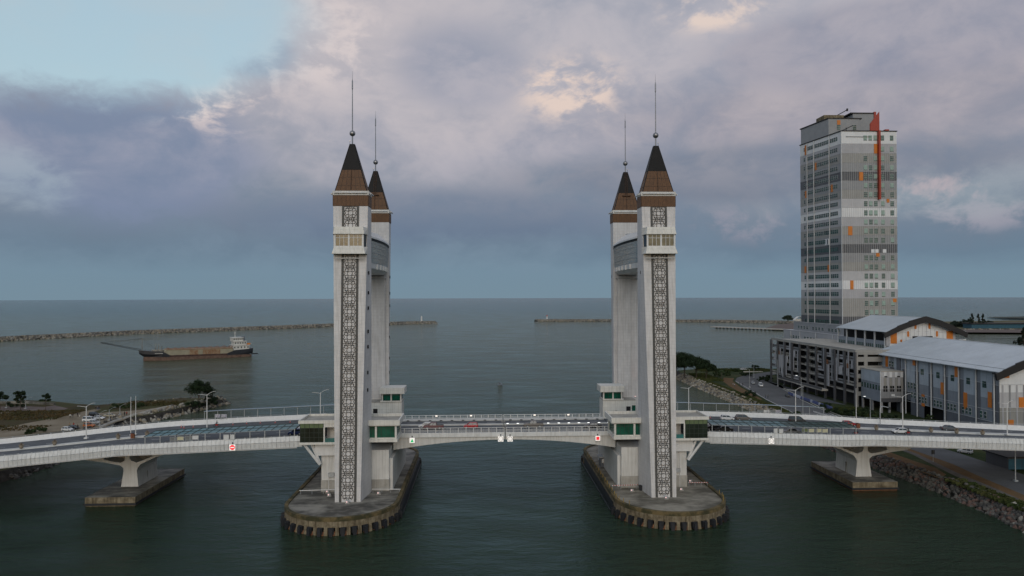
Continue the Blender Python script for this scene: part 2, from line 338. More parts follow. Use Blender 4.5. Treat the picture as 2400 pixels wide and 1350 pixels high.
P2 = lambda px, py, z=3.0: tuple(at(px, py, z)[:2])

# left headland: far shore, rocky point, river side, under the viaduct and off the frame
LW = [(-520,150),(-300,149),(-228,149.5),(-219,154),(-203.6,150.4),(-186,141),(-173.8,136),(-160,146),(-147.2,156),(-136,155),(-125.5,152.5),(-123.6,149.5),(-130,131),(-133.4,117),(-136.5,106),(-141.4,99),(-143,80),(-138,55),(-132.2,27),(-134.5,12),(-140,-20),(-150,-60),(-520,-60)]
cxl, cyl = -200, 80
LT = []
for x, y in LW:
    d = Vector((cxl-x, cyl-y)).normalized()
    if x < -230: LT.append((x, y-4 if y > 100 else y))
    else: LT.append((x+d.x*4.0, y+d.y*4.0))
land_l = land('headland_ground', LT, LW, 2.6, G_field)
sheet('sandy_track', [P2(*q) for q in ((0,1003),(60,990),(120,979),(160,972),(196,962),(225,956.5),(238,957.5),(215,964),(235,966),(262,963),(300,961),(345,957),(392,949),(408,950),(388,958),(350,967),(310,972),(290,982),(270,988),(245,998),(200,1004),(140,1008),(90,1013),(40,1025),(0,1046),(-200,1080),(-260,1040))], 2.62, G_sand)
sheet('promenade_paving', [P2(*q) for q in ((-260,949),(0,951),(55,950),(102,952),(128,948),(160,955),(150,958.5),(90,960),(40,960.5),(0,962),(-260,968))], 2.63, G_pave)
sheet('footpath', [P2(*q) for q in ((-100,972),(0,965.5),(38,960.8),(40,962),(0,967.5),(-100,976))], 2.64, G_sand)

# right bank
XB = 109.5
RW = [(108.5,-60),(108.6,-42),(109.7,-31),(109.9,-21),(109.5,-8),(108.4,6),(106.9,25),(106.6,43),(108,75),(109,98),(110,118),(110.2,139),(110.3,168),(109.5,200),(110.5,238),(116,262),(135,270),(152,270),(180,268),(240,262),(330,240),(600,120),(900,-60)]
RT = [(x+(4.2 if y < 262 and x < 120 else 1.5), y-(0 if x < 116 else 5)) for x, y in RW]; RT[0] = (112.7,-60); RT[-1] = (900,-60)
land_r = land('riverbank_ground', RT, RW, 2.7, G_grass)
rd = [(133.4,199),(128.9,175),(122.8,130),(119.2,95),(118.8,70),(121.5,45),(126.0,26),(126.1,6),(123.9,-9),(122.7,-24),(121.0,-60)]
rdr = [(137,-60),(137,-5),(137.0,20),(134.5,45),(133,74),(133,84),(139.2,129),(148.6,174),(154.5,205),(160,222),(172,232),(240,236),(240,247),(170,243),(150,228),(140,214)]
M_road = mat('worn_asphalt', (.085,.088,.092), .9, .22, .12, bump=.02, bscale=3)
sheet('riverside_road', rd+rdr, 2.72, M_road)
sheet('bank_soil', [(112.4,-9),(116.8,-4.8),(118.6,3),(117.6,10),(117.2,20),(118.4,45),(115.5,66),(112.8,52),(111.8,25),(111.6,4)], 2.71, G_soil)
sheet('verge_soil', [(126.0,26),(126.1,6),(123.9,-9),(122.7,-24),(121.0,-60),(117.4,-60),(118.9,-30),(120.1,-17),(120.9,-3),(124.0,19),(124.0,27)], 2.712, G_soil)
sheet('bank_path', [(124.0,27),(124.0,19),(120.9,-3),(120.1,-17),(118.9,-30),(117.4,-60),(115.6,-60),(116.8,-20),(118.3,-5),(122.0,18),(122.2,27)], 2.716, G_pathc)
sheet('verge_path', [(117.0,128),(121.4,130),(127.6,176),(132.2,199),(138,213),(133,216),(127,200),(122.6,176)], 2.715, G_soil)
M_line = mat('road_paint', (.55,.55,.53), .7, .12, 2)
for a, b_ in (((133.9,198.6),(123.3,130)),((123.3,130),(119.7,95)),((138.6,129),(147.8,173.5)),((132.6,84),(138.6,129))):
    d = Vector((b_[0]-a[0], b_[1]-a[1])).normalized(); nn = Vector((-d.y, d.x))*.12
    sheet('road_line', [(a[0]+nn.x,a[1]+nn.y),(b_[0]+nn.x,b_[1]+nn.y),(b_[0]-nn.x,b_[1]-nn.y),(a[0]-nn.x,a[1]-nn.y)], 2.726, M_line)
# kerbed verge between the road and the garage lane
kb = MB()
kpts = [(147.2,168),(142.6,143),(139.3,124),(136.4,106),(134.6,92),(134.2,84)]
for (x0,y0),(x1,y1) in zip(kpts, kpts[1:]): kb.hexa([(x0,y0,2.72),(x0+.5,y0,2.72),(x1+.5,y1,2.72),(x1,y1,2.72),(x0,y0,2.9),(x0+.5,y0,2.9),(x1+.5,y1,2.9),(x1,y1,2.9)])
structure(kb.build('kerb', M_conc))
lw = MB()
lp = [at(1908,965,2.9), at(1930,972,2.9), at(1960,979,2.9), at(1990,983,2.9), at(2020,985,2.9)]
for a, b_ in zip(lp, lp[1:]): lw.hexa([(a.x,a.y,2.7),(b_.x,b_.y,2.7),(b_.x,b_.y+.8,2.7),(a.x,a.y+.8,2.7),(a.x,a.y,3.2),(b_.x,b_.y,3.2),(b_.x,b_.y+.8,3.2),(a.x,a.y+.8,3.2)])
structure(lw.build('kerb', M_plainw))
sheet('garage_forecourt', [(141.2,128),(151,112),(151,205),(152.4,186),(149.4,174),(144.4,150)], 2.732, M_asph)

# rocks -------------------------------------------------------------
_ico = None
def ico():
    global _ico
    if _ico is None:
        p = (1+5**.5)/2; v = np.array([(-1,p,0),(1,p,0),(-1,-p,0),(1,-p,0),(0,-1,p),(0,1,p),(0,-1,-p),(0,1,-p),(p,0,-1),(p,0,1),(-p,0,-1),(-p,0,1)])/math.hypot(1,p)
        f = [(0,11,5),(0,5,1),(0,1,7),(0,7,10),(0,10,11),(1,5,9),(5,11,4),(11,10,2),(10,7,6),(7,1,8),(3,9,4),(3,4,2),(3,2,6),(3,6,8),(3,8,9),(4,9,5),(2,4,11),(6,2,10),(8,6,7),(9,8,1)]
        _ico = (v, np.array(f))
    return _ico
def rand_rot(k):
    q = rng.normal(size=(k,4)); q /= np.linalg.norm(q, axis=1)[:,None]; w,x,y,z = q.T
    return np.stack([np.stack([1-2*(y*y+z*z),2*(x*y-z*w),2*(x*z+y*w)],-1),np.stack([2*(x*y+z*w),1-2*(x*x+z*z),2*(y*z-x*w)],-1),np.stack([2*(x*z-y*w),2*(y*z+x*w),1-2*(x*x+y*y)],-1)],1)
def rock_cloud(name, pos, size, mats, parent=None):
    v, f = ico(); k = len(pos); R_ = rand_rot(k)
    sc = size[:,None]*np.array([1.0,.85,.68])*(.8+.4*rng.random((k,3)))
    V = v[None]*(1+.28*(rng.random((k,12,1))-.5))*sc[:,None,:]; V = np.einsum('kij,knj->kni', R_, V)+pos[:,None,:]
    F = (f[None]+(np.arange(k)*12)[:,None,None]).reshape(-1,3)
    me = bpy.data.meshes.new(name); off = np.array(wloc(parent)) if parent else 0
    me.from_pydata((V.reshape(-1,3)-off).tolist(), [], F.tolist())
    for m in mats: me.materials.append(m)
    me.polygons.foreach_set('material_index', np.repeat(rng.integers(0, len(mats), k), 20).tolist()); me.update()
    return stuff(obj(name, me, parent))
RK = [mat('rock_grey', (.095,.090,.080), .9, .3, .9, bump=.08, bscale=2.5), mat('rock_tan', (.235,.20,.145), .9, .28, .9, bump=.08, bscale=2.5), mat('rock_pale', (.27,.255,.22), .9, .25, .9, bump=.08, bscale=2.5), mat('rock_reddish', (.115,.072,.058), .9, .3, .9, bump=.08, bscale=2.5), mat('rock_dark', (.050,.048,.045), .9, .3, .9, bump=.08, bscale=2.5)]
RKMESH = []
for m in range(5):
    for j in range(3):
        v, f = ico(); vv = v*(1+.34*(rng.random((12,1))-.5))*np.array([1,.85,.7])
        b = MB(); b.v = [tuple(p) for p in vv]; b.f = [tuple(int(i) for i in q) for q in f]; b.m = [0]*20; RKMESH.append(b.mesh('rock', RK[m]))
def bank_points(poly, width, n, z0, z1, y_lo=None, y_hi=None):
    """random points on the slope that rises from the waterline poly toward +normal over the given width"""
    P = np.array(poly, float); seg = np.diff(P, axis=0); ln = np.linalg.norm(seg, axis=1); cum = np.r_[0, np.cumsum(ln)]
    s = rng.random(n)*cum[-1]; i = np.clip(np.searchsorted(cum, s)-1, 0, len(seg)-1); t = (s-cum[i])/ln[i]
    d = seg[i]/ln[i][:,None]; nrm = np.stack([d[:,1], -d[:,0]], -1); h = rng.random(n)
    xy = P[i]+seg[i]*t[:,None]+nrm*(h*width)[:,None]
    return np.c_[xy, z0+(z1-z0)*h]
# right bank: nearest 300 boulders one by one, the rest as one mass
rb = [(x,y) for x, y in RW[:15]]
pts = bank_points(rb, 4.6, 5200, -.3, 2.9); siz = .42+.62*rng.random(len(pts))**2
near = np.argsort(np.where(pts[:,1] < 30, pts[:,1]-siz*30, 999))[:300]; msk = np.ones(len(pts), bool); msk[near] = False
far_m = [RK[1], RK[2], RK[1], RK[0]]
fp = msk & (pts[:,1] > 62); rock_cloud('rocks', pts[fp], siz[fp]*1.25, far_m, land_r)
fp = msk & (pts[:,1] <= 62); rock_cloud('rocks', pts[fp], siz[fp], [RK[0],RK[3],RK[4],RK[0]], land_r)
for i in near:
    o = obj('rock', RKMESH[random.choice((0,1,2,9,10,11,12,13,14,12,0,9,6))], land_r); s = float(siz[i])*1.1; o.location = pts[i]; o.scale = (s,s*.9,s*.8); o.rotation_euler = (random.random()*6,random.random()*6,random.random()*6)
# left point: boulders round the tree and down the river side
lb = LW[11:20]
lpnt = bank_points(LW[6:13][::-1], -4.5, 420, -.2, 2.6); rock_cloud('rocks', lpnt, .5+.7*rng.random(len(lpnt)), [RK[0],RK[4],RK[1]], land_l)
lp2 = bank_points(lb, 6.5, 900, -.3, 2.9); s2 = .5+.75*rng.random(len(lp2))
mm = lp2[:,1] > 92
mainr = np.argsort(-(s2*mm))[:170]; ms = np.ones(len(lp2), bool); ms[mainr] = False
rock_cloud('rocks', lp2[ms & mm], s2[ms & mm], [RK[0],RK[1],RK[2]], land_l)
rock_cloud('rocks', lp2[ms & ~mm], s2[ms & ~mm]*.8, [RK[0],RK[4],RK[4]], land_l)
for i in mainr:
    o = obj('rock', RKMESH[random.choice((3,4,5,6,7,8,0,1))], land_l); s = float(s2[i])*1.2; o.location = lp2[i]; o.scale = (s,s*.9,s*.8); o.rotation_euler = (random.random()*6,random.random()*6,random.random()*6)

# breakwaters ---------------------------------------------------------
def breakwater(name, pts, w, h, nr, rs, label_):
    c = MB(); rings = []
    P = [Vector((x,y)) for x, y in pts]
    for i, p in enumerate(P):
        d = (P[min(i+1,len(P)-1)]-P[max(i-1,0)]).normalized(); nn = Vector((d.y,-d.x))
        k = .55 if i == len(P)-1 else 1
        rings.append([(p.x+nn.x*a*w*k, p.y+nn.y*a*w*k, z) for a, z in ((-1,-1),(-.36,h-.5),(-.34,h+.25),(.2,h+.25),(.22,h-.5),(1,-1))])
    c.loft(rings)
    o = structure(c.build(name, G_rockb)); Pn = np.array(pts, float)
    seg = np.diff(Pn, axis=0); ln = np.linalg.norm(seg, axis=1); cum = np.r_[0,np.cumsum(ln)]; s = rng.random(nr)*cum[-1]; i = np.clip(np.searchsorted(cum,s)-1,0,len(seg)-1)
    d = seg[i]/ln[i][:,None]; nr_ = np.stack([d[:,1],-d[:,0]],-1); a = rng.random(nr)*.9+.12; a = np.where(rng.random(nr) < .25, -a, a)
    q = Pn[i]+d*(s-cum[i])[:,None]+nr_*(a*w)[:,None]
    rock_cloud('rocks', np.c_[q, np.clip((1-np.abs(a))*h*1.25,0,h)+.1], rs*(.55+.8*rng.random(nr)), [RK[2],RK[0],RK[1],RK[0]], o)
    rail = MB()                                      # crown wall
    for p, q2 in zip(P, P[1:]):
        d = (q2-p).normalized(); nn = Vector((d.y,-d.x))*w
        a0, a1 = p-nn*.30, q2-nn*.30; b0, b1 = p-nn*.24, q2-nn*.24
        rail.hexa([(a0.x,a0.y,h),(a1.x,a1.y,h),(b1.x,b1.y,h),(b0.x,b0.y,h),(a0.x,a0.y,h+1),(a1.x,a1.y,h+1),(b1.x,b1.y,h+1),(b0.x,b0.y,h+1)])
    rail.build('crown_wall', M_concd, o)
    return o
# P -> +normal side faces the camera
breakwater('breakwater', [(-860,330),(-700,480),(-565,640),(-478,790),(-345,905),(-250,1000),(-165,1065),(-100,1098),(-92,1102)], 15, 3.6, 9000, 1.25, '')
breakwater('breakwater', [(96,1170),(112,1174),(240,1160),(440,1098),(545,1026),(620,960)], 13, 3.4, 5500, 1.2, '')

# ================================================================== the drawbridge
SX, SY = 36.38, 18.3
ZP, ZD = 3.4, 16.0          # pier platform and roadway heights

# ---- lattice module (one repeat of the star-and-circle screen), built flat in x-z, thickness along -y
def flat_ring(b, cx_, cz, r, w, n=18, a0=0.0, a1=2*math.pi, th=.10):
    full = abs(a1-a0-2*math.pi) < 1e-6; k = n if full else n+1
    A = [a0+(a1-a0)*i/n for i in range(k)]
    o = len(b.v)
    for rr, y in ((r-w/2,0),(r+w/2,0),(r-w/2,-th),(r+w/2,-th)): b.v += [(cx_+rr*math.cos(a), y, cz+rr*math.sin(a)) for a in A]
    for i in range(n):
        j = (i+1)%k; q = lambda g, t: o+g*k+t
        b.f += [(q(2,i),q(2,j),q(3,j),q(3,i)),(q(0,i),q(0,j),q(2,j),q(2,i)),(q(1,j),q(1,i),q(3,i),q(3,j))]; b.m += [0]*3
def bar(b, x0, z0, x1, z1, w, th=.10):
    d = Vector((x1-x0, z1-z0)).normalized(); nx, nz = -d.y*w/2, d.x*w/2
    b.hexa([(x0+nx,0,z0+nz),(x1+nx,0,z1+nz),(x1-nx,0,z1-nz),(x0-nx,0,z0-nz),(x0+nx,-th,z0+nz),(x1+nx,-th,z1+nz),(x1-nx,-th,z1-nz),(x0-nx,-th,z0-nz)])
MH = 2.955; HWI = 1.43
def lattice_mesh():
    b = MB(); wd = .118
    flat_ring(b, 0, 0, .56, wd, 20)
    for sx in (-1,1):
        for sz in (-1,1):
            flat_ring(b, sx*.76, sz*.74, .34, wd, 16)
            flat_ring(b, sx*.50, sz*MH/2, .34, wd, 8, (math.pi if sz > 0 else 0), (2*math.pi if sz > 0 else math.pi))
            bar(b, sx*.84, sz*1.08, sx*1.12, sz*1.14, wd); bar(b, sx*1.10, sz*1.16, sx*1.10, sz*.80, wd); bar(b, sx*1.08, sz*.62, sx*1.43, sz*.44, wd)
            bar(b, sx*.02, sz*1.12, sx*.44, sz*.84, wd*.8)
        flat_ring(b, sx*HWI, 0, .30, wd, 8, math.pi/2 if sx > 0 else -math.pi/2, 3*math.pi/2 if sx > 0 else math.pi/2)
    bar(b, -HWI, MH/2, HWI, MH/2, .14)
    return b.mesh('lattice_module', M_lat)
LATM = lattice_mesh()
SLITS = [55.8,51.1,47.5,42.0,38.4,32.3,28.2]
ZT0, ZT1 = ZP, 75.0
def vf(z): return 6.2-4.0*(z-ZT0)/(ZT1-ZT0)              # outward distance of the leaning outer face
def hwf(z): return 2.9+1.2*(z-ZT0)/(ZT1-ZT0)             # half width of that face
def tower(sx, sy, label):
    """u runs along the bridge, v away from the road; the outer face leans in and widens as it rises"""
    X0, Y0 = sx*SX, sy*SY
    T = thing('bridge_tower', label, 'tower', (X0, Y0, ZP), 'four spired towers of the drawbridge')
    P = lambda u, v, z: (X0+u, Y0+sy*v, z)
    def ring(z, e=0.0, vi=-2.2): return [P(-hwf(z)-e, vf(z)+e, z), P(hwf(z)+e, vf(z)+e, z), P(4.1+e, vi-e, z), P(-4.1-e, vi-e, z)]
    MB().loft([ring(ZP), ring(71.4)]).build('shaft', M_white, T)
    s = -sx                                               # the side toward the channel
    a, b_ = sorted((s*3.0, -s*.8))
    MB().hexa([P(a,-2.2,ZP),P(b_,-2.2,ZP),P(b_,-2.95,ZP),P(a,-2.95,ZP),P(a,-2.2,56.0),P(b_,-2.2,56.0),P(b_,-2.95,56.0),P(a,-2.95,56.0)]).build('pilaster', M_white, T)
    MB().hexa([P(-3.4,-2.2,55.1),P(3.4,-2.2,55.1),P(3.4,-3.0,55.1),P(-3.4,-3.0,55.1),P(-3.4,-2.2,55.35),P(3.4,-2.2,55.35),P(3.4,-3.0,55.35),P(-3.4,-3.0,55.35)]).build('ledge', M_galv, T)
    for z in SLITS:                                       # slit windows in the channel side
        for t_, vv in ((.5, 0),):
            u0 = s*lerp(hwf(z), 4.1, .42)
            MB().hexa([P(u0-.05, 1.2, z-.4),P(u0+s*.16,1.2,z-.4),P(u0+s*.16+s*.03,.75,z-.4),P(u0,.75,z-.4),P(u0-.05,1.2,z+.4),P(u0+s*.16,1.2,z+.4),P(u0+s*.19,.75,z+.4),P(u0,.75,z+.4)]).build('slit_window', M_dark, T)
    # brown louvre band
    band = MB().loft([ring(71.4, .02), ring(74.0, .02)]).build('louvre_band', M_brownd, T)
    for q in range(8):                                    # front and back strips
        for fr in (0, 1):
            if fr == 0: u0, u1 = -hwf(72)+2*hwf(72)*q/8, -hwf(72)+2*hwf(72)*(q+1)/8; c = [P(u0,vf(71.4)+.03,71.45),P(u1,vf(71.4)+.03,71.45),P(u1,vf(74)+.03,73.95),P(u0,vf(74)+.03,73.95)]
            else: u0, u1 = -4.1+8.2*q/8, -4.1+8.2*(q+1)/8; c = [P(u1,-2.23,71.45),P(u0,-2.23,71.45),P(u0,-2.23,73.95),P(u1,-2.23,73.95)]
            if sy > 0: c = [c[1],c[0],c[3],c[2]]
            slab('louvre_panel', c, .05, M_brown, band, .025)
    for q in range(4):
        for sd in (-1, 1):
            v0, v1 = lerp(-2.2,2.35,q/4), lerp(-2.2,2.35,(q+1)/4); c = [P(sd*4.13,v0,71.45),P(sd*4.13,v1,71.45),P(sd*4.13,v1,73.95),P(sd*4.13,v0,73.95)]
            if sd*sy < 0: c = [c[1],c[0],c[3],c[2]]
            slab('louvre_panel', c, .05, M_brown, band, .025)
    # cornice with its gutter rail
    cz = MB()
    def rect(hw_, vo, vi, z): return [P(-hw_,vo,z),P(hw_,vo,z),P(hw_,vi,z),P(-hw_,vi,z)]
    cz.loft([rect(4.18,2.34,-2.3,74.0), rect(4.22,2.38,-2.34,75.0)]); cor = cz.build('cornice', M_pale, T)
    g = MB()
    for vv in (2.62, -2.58): g.tube(P(-3.8,vv,74.55), P(3.8,vv,74.55), .16, 8)
    for sd in (-1,1): g.tube(P(sd*4.6,-1.9,74.4), P(sd*4.6,1.9,74.4), .17, 8); g.tube(P(sd*4.6,-1.9,74.4), P(sd*4.1,-1.9,74.7), .09, 6); g.tube(P(sd*4.6,1.9,74.4), P(sd*4.1,1.9,74.7), .09, 6)
    g.build('gutter', M_plainw, cor)
    # pyramid roof: black cap, brown boarded lower part
    def py(z, e=0.0):
        t_ = (z-75.0)/(86.4-75.0); return lerp(3.7,.5,t_)+e, lerp(2.0,.42,t_)+e
    def pr(z, e=0.0): h_, d_ = py(z, e); return rect(h_, d_, -d_, z)
    roof = MB().loft([pr(75.0), pr(80.15)]).build('roof', M_brownd, T)
    MB().loft([pr(80.15,.08), pr(86.4,.03)]).build('roof_cap', M_black, roof)
    rows = [75.05, 76.3, 78.25, 80.1]
    for z0, z1 in zip(rows, rows[1:]):
        (h0,d0),(h1,d1) = py(z0), py(z1)
        for sv in (1,-1):
            for q in range(6):
                c = [P(lerp(-h0,h0,q/6),sv*d0,z0),P(lerp(-h0,h0,(q+1)/6),sv*d0,z0),P(lerp(-h1,h1,(q+1)/6),sv*d1,z1),P(lerp(-h1,h1,q/6),sv*d1,z1)]
                if sv*sy > 0: c = [c[1],c[0],c[3],c[2]]
                slab('roof_panel', c, .05, M_brown, roof, .05)
        for su in (1,-1):
            for q in range(3):
                c = [P(su*h0,lerp(-d0,d0,q/3),z0),P(su*h0,lerp(-d0,d0,(q+1)/3),z0),P(su*h1,lerp(-d1,d1,(q+1)/3),z1),P(su*h1,lerp(-d1,d1,q/3),z1)]
                if su*sy < 0: c = [c[1],c[0],c[3],c[2]]
                slab('roof_panel', c, .05, M_brown, roof, .05)
    e = MB()
    for a_ in (-1,1):
        for c_ in (-1,1):
            h0,d0 = py(75); h1,d1 = py(86.4); e.tube(P(a_*h0,c_*d0,75), P(a_*h1,c_*d1,86.4), .11, 6)
    e.build('hip_ridge', M_black, roof)
    v_ = MB(); h0,d0 = py(75.1); h1,d1 = py(80.1)
    for sv in (1,-1): MB().tube(P(0,sv*(d0+.12),75.1), P(0,sv*(d1+.12),80.1), .10, 6).build('lightning_strap', M_brownd, roof)
    ld = MB(); dA, dB = py(79.4)[1]+.2, py(86.2)[1]+.2     # maintenance ladder on the road side
    for k in (-.32,.32): ld.tube(P(k,-dA,79.4), P(k,-dB,86.2), .05, 5)
    for i in range(18): t_ = i/17; ld.tube(P(-.32,-lerp(dA,dB,t_),lerp(79.4,86.2,t_)), P(.32,-lerp(dA,dB,t_),lerp(79.4,86.2,t_)), .035, 4)
    ld.build('ladder', M_brownd, roof)
    MB().hexa([P(-1.25,-1.0,79.2),P(1.25,-1.0,79.2),P(1.25,-2.0,79.2),P(-1.25,-2.0,79.2),P(-1.25,-1.0,79.38),P(1.25,-1.0,79.38),P(1.25,-2.0,79.38),P(-1.25,-2.0,79.38)]).build('ladder_platform', M_brownd, roof)
    # spire
    spn = MB(); c = (X0, Y0)
    spn.lathe([(.16,86.35),(.16,88.4),(.13,89.6),(.12,95),(.09,99.4),(.16,99.7),(.15,101.4),(.05,102.0),(.015,103.9)], c, 8); sp_ = spn.build('spire', M_steel, T)
    MB().ball((X0,Y0,89.0), .70, 16, 10).build('ball', M_steel, sp_, smooth=True)
    vn = MB(); vn.tube((X0+s*-.6,Y0,86.3),(X0+s*-.6,Y0,87.2),.04,5); vn.box(X0+s*-.6-.16,Y0-.1,87.1,X0+s*-.6+.16,Y0+.1,87.3); vn.build('wind_vane', M_steel, roof)
    if sy < 0:
        # star-and-circle screen down the outer face
        pan = thing0 = bpy.data.objects.new('lattice_screen', None); COL.objects.link(pan); pan.parent = T
        def bord(z0, z1):
            for k in (-1, 1):
                q = [P(k*1.43,vf(z0)+.02,z0),P(k*1.97,vf(z0)+.02,z0),P(k*1.97,vf(z1)+.02,z1),P(k*1.43,vf(z1)+.02,z1)]
                if k < 0: q = [q[1],q[0],q[3],q[2]]
                slab('border_strip', q, .10, M_latb, pan)
        bord(ZP+.05, 60.1); bord(66.2, 71.38)
        tilt = math.atan2(-4.0, ZT1-ZT0)
        zs = [60.05-MH*(k+.5) for k in range(19)]+[71.3-MH*(k+.5) for k in range(2)]
        for z in zs:
            if z-MH/2 < ZP: continue
            o = obj('lattice_module', LATM, pan); w_ = P(0, vf(z)+.02, z); o.location = Vector(w_)-Vector(T.location); o.rotation_euler[0] = tilt
        # glazed lookout box
        lo = bpy.data.objects.new('lookout', None); COL.objects.link(lo); lo.parent = T
        def lr(hw_, v1, z, hb=3.95): return [P(-hw_,v1,z),P(hw_,v1,z),P(hb,2.3,z),P(-hb,2.3,z)]
        MB().loft([lr(3.55,5.15,64.65,4.05), lr(3.28,4.85,66.35,4.05)]).build('upper_fascia', M_cream, lo)
        MB().loft([lr(3.80,5.35,60.1,4.05), lr(3.35,4.85,61.75,4.05)]).build('lower_fascia', M_cream, lo)
        MB().loft([lr(3.05,4.55,61.75,3.85), lr(3.05,4.55,64.65,3.85)]).build('core', M_frame, lo)
        fr = MB()
        for u in (-3.2,0,3.2): fr.box(X0+u-.2,Y0-4.76,61.75,X0+u+.2,Y0-4.5,64.65)
        fr.box(X0-3.2,Y0-4.74,61.752,X0+3.2,Y0-4.52,61.95)
        for k in (-1,1):
            for q in range(1,3):
                u = k*(.2+2.8*q/3); fr.box(X0+u-.05,Y0-4.72,61.95,X0+u+.05,Y0-4.54,64.64)
            fr.box(X0+min(k*.2,k*3.0),Y0-4.715,63.75,X0+max(k*.2,k*3.0),Y0-4.545,63.85)
        fr.build('window_frame', M_plainw, lo)
        for k in (-1,1):
            for q in range(3):
                u0 = k*(.2+2.8*q/3); u1 = k*(.2+2.8*(q+1)/3); u0,u1 = min(u0,u1),max(u0,u1)
                for z0,z1 in ((61.95,63.75),(63.85,64.6)): slab('pane', [P(u0,4.60,z0),P(u1,4.60,z0),P(u1,4.60,z1),P(u0,4.60,z1)], .03, M_glassw, lo, .02)
            q4 = [P(k*3.12,4.5,61.9),P(k*3.8,2.6,61.9),P(k*3.8,2.6,64.5),P(k*3.12,4.5,64.5)]
            if k < 0: q4 = [q4[1],q4[0],q4[3],q4[2]]
            slab('pane', q4, .05, M_glassd, lo)
        MB().tube(P(-3.4,4.2,59.1), P(3.4,4.2,59.1), .11, 8).build('cradle_rail', M_pale, T)
    return T
tower(-1,-1,'near left white tower with star lattice screen and brown pyramid spire')
tower(1,-1,'near right white tower with star lattice screen and brown pyramid spire')
tower(-1,1,'rear left white tower half hidden behind the near left tower')
tower(1,1,'rear right white tower half hidden behind the near right tower')

# ---- high-level glazed walkways joining each pair of towers
def skywalk(sx, label):
    S_ = thing('sky_bridge', label, 'sky bridge', (sx*SX, 0, 56), 'glazed sky bridges between towers')
    K = 20; ys = [lerp(-16.05,16.05,i/K) for i in range(K+1)]
    bul = lambda y: 3.95+.95*(1-(y/16.0)**2); rise = lambda y: .9*(1-(y/16.0)**2)
    X = sx*SX
    fl = MB().loft([[(X-bul(y)+1.3,y,56.2),(X-bul(y)+.35,y,57.1),(X-bul(y)+.25,y,58.35),(X+bul(y)-.25,y,58.35),(X+bul(y)-.35,y,57.1),(X+bul(y)-1.3,y,56.2)] for y in ys]); fl.build('floor_shell', M_panelw, S_)
    MB().loft([[(X-bul(y)-.3,y,64.3),(X-bul(y)-.22,y,64.75),(X-bul(y)*.72,y,65.6+rise(y)),(X,y,66.0+rise(y)*1.3),(X+bul(y)*.72,y,65.6+rise(y)),(X+bul(y)+.22,y,64.75),(X+bul(y)+.3,y,64.3)] for y in ys]).build('roof', M_panelw, S_)
    MB().loft([[(X-bul(y)+.02,y,63.7),(X-bul(y)-.05,y,64.32),(X+bul(y)+.05,y,64.32),(X+bul(y)-.02,y,63.7)] for y in ys]).build('eave_louvre', M_black, S_)
    for k in (-1,1):
        gl = MB().loft([[(X+k*(bul(y)-.26),y,58.35),(X+k*(bul(y)-.02),y,63.72),(X+k*(bul(y)-.14),y,63.72),(X+k*(bul(y)-.38),y,58.35)] for y in ys]).build('glazing', M_glassb, S_)
        mu = MB()
        for i in range(0, 61):
            y = lerp(-16,16,i/60); mu.tube((X+k*(bul(y)-.24),y,58.35),(X+k*(bul(y)-.0),y,63.72),.055,4)
        for z in (58.5,59.7,60.9,62.3,63.2):
            t_ = (z-58.35)/5.37; pp = [(X+k*(bul(y)-.24+.24*t_),y,z) for y in ys]; mu.path(pp, .06, 4)
        mu.build('mullions', M_galv, gl)
    for y in (-9,-4.5,0,4.5,9): MB().box(X-bul(y)-.04,y-.12,57.0,X+bul(y)+.04,y+.12,58.2).build('rib', M_plainw, S_)
    pl = MB(); pl.box(X-1.4,8.5,66.5,X+1.0,11.5,67.6); pl.build('roof_plant', M_galv, S_)
skywalk(-1,'curved glazed sky bridge linking the two left towers')
skywalk(1,'curved glazed sky bridge linking the two right towers')

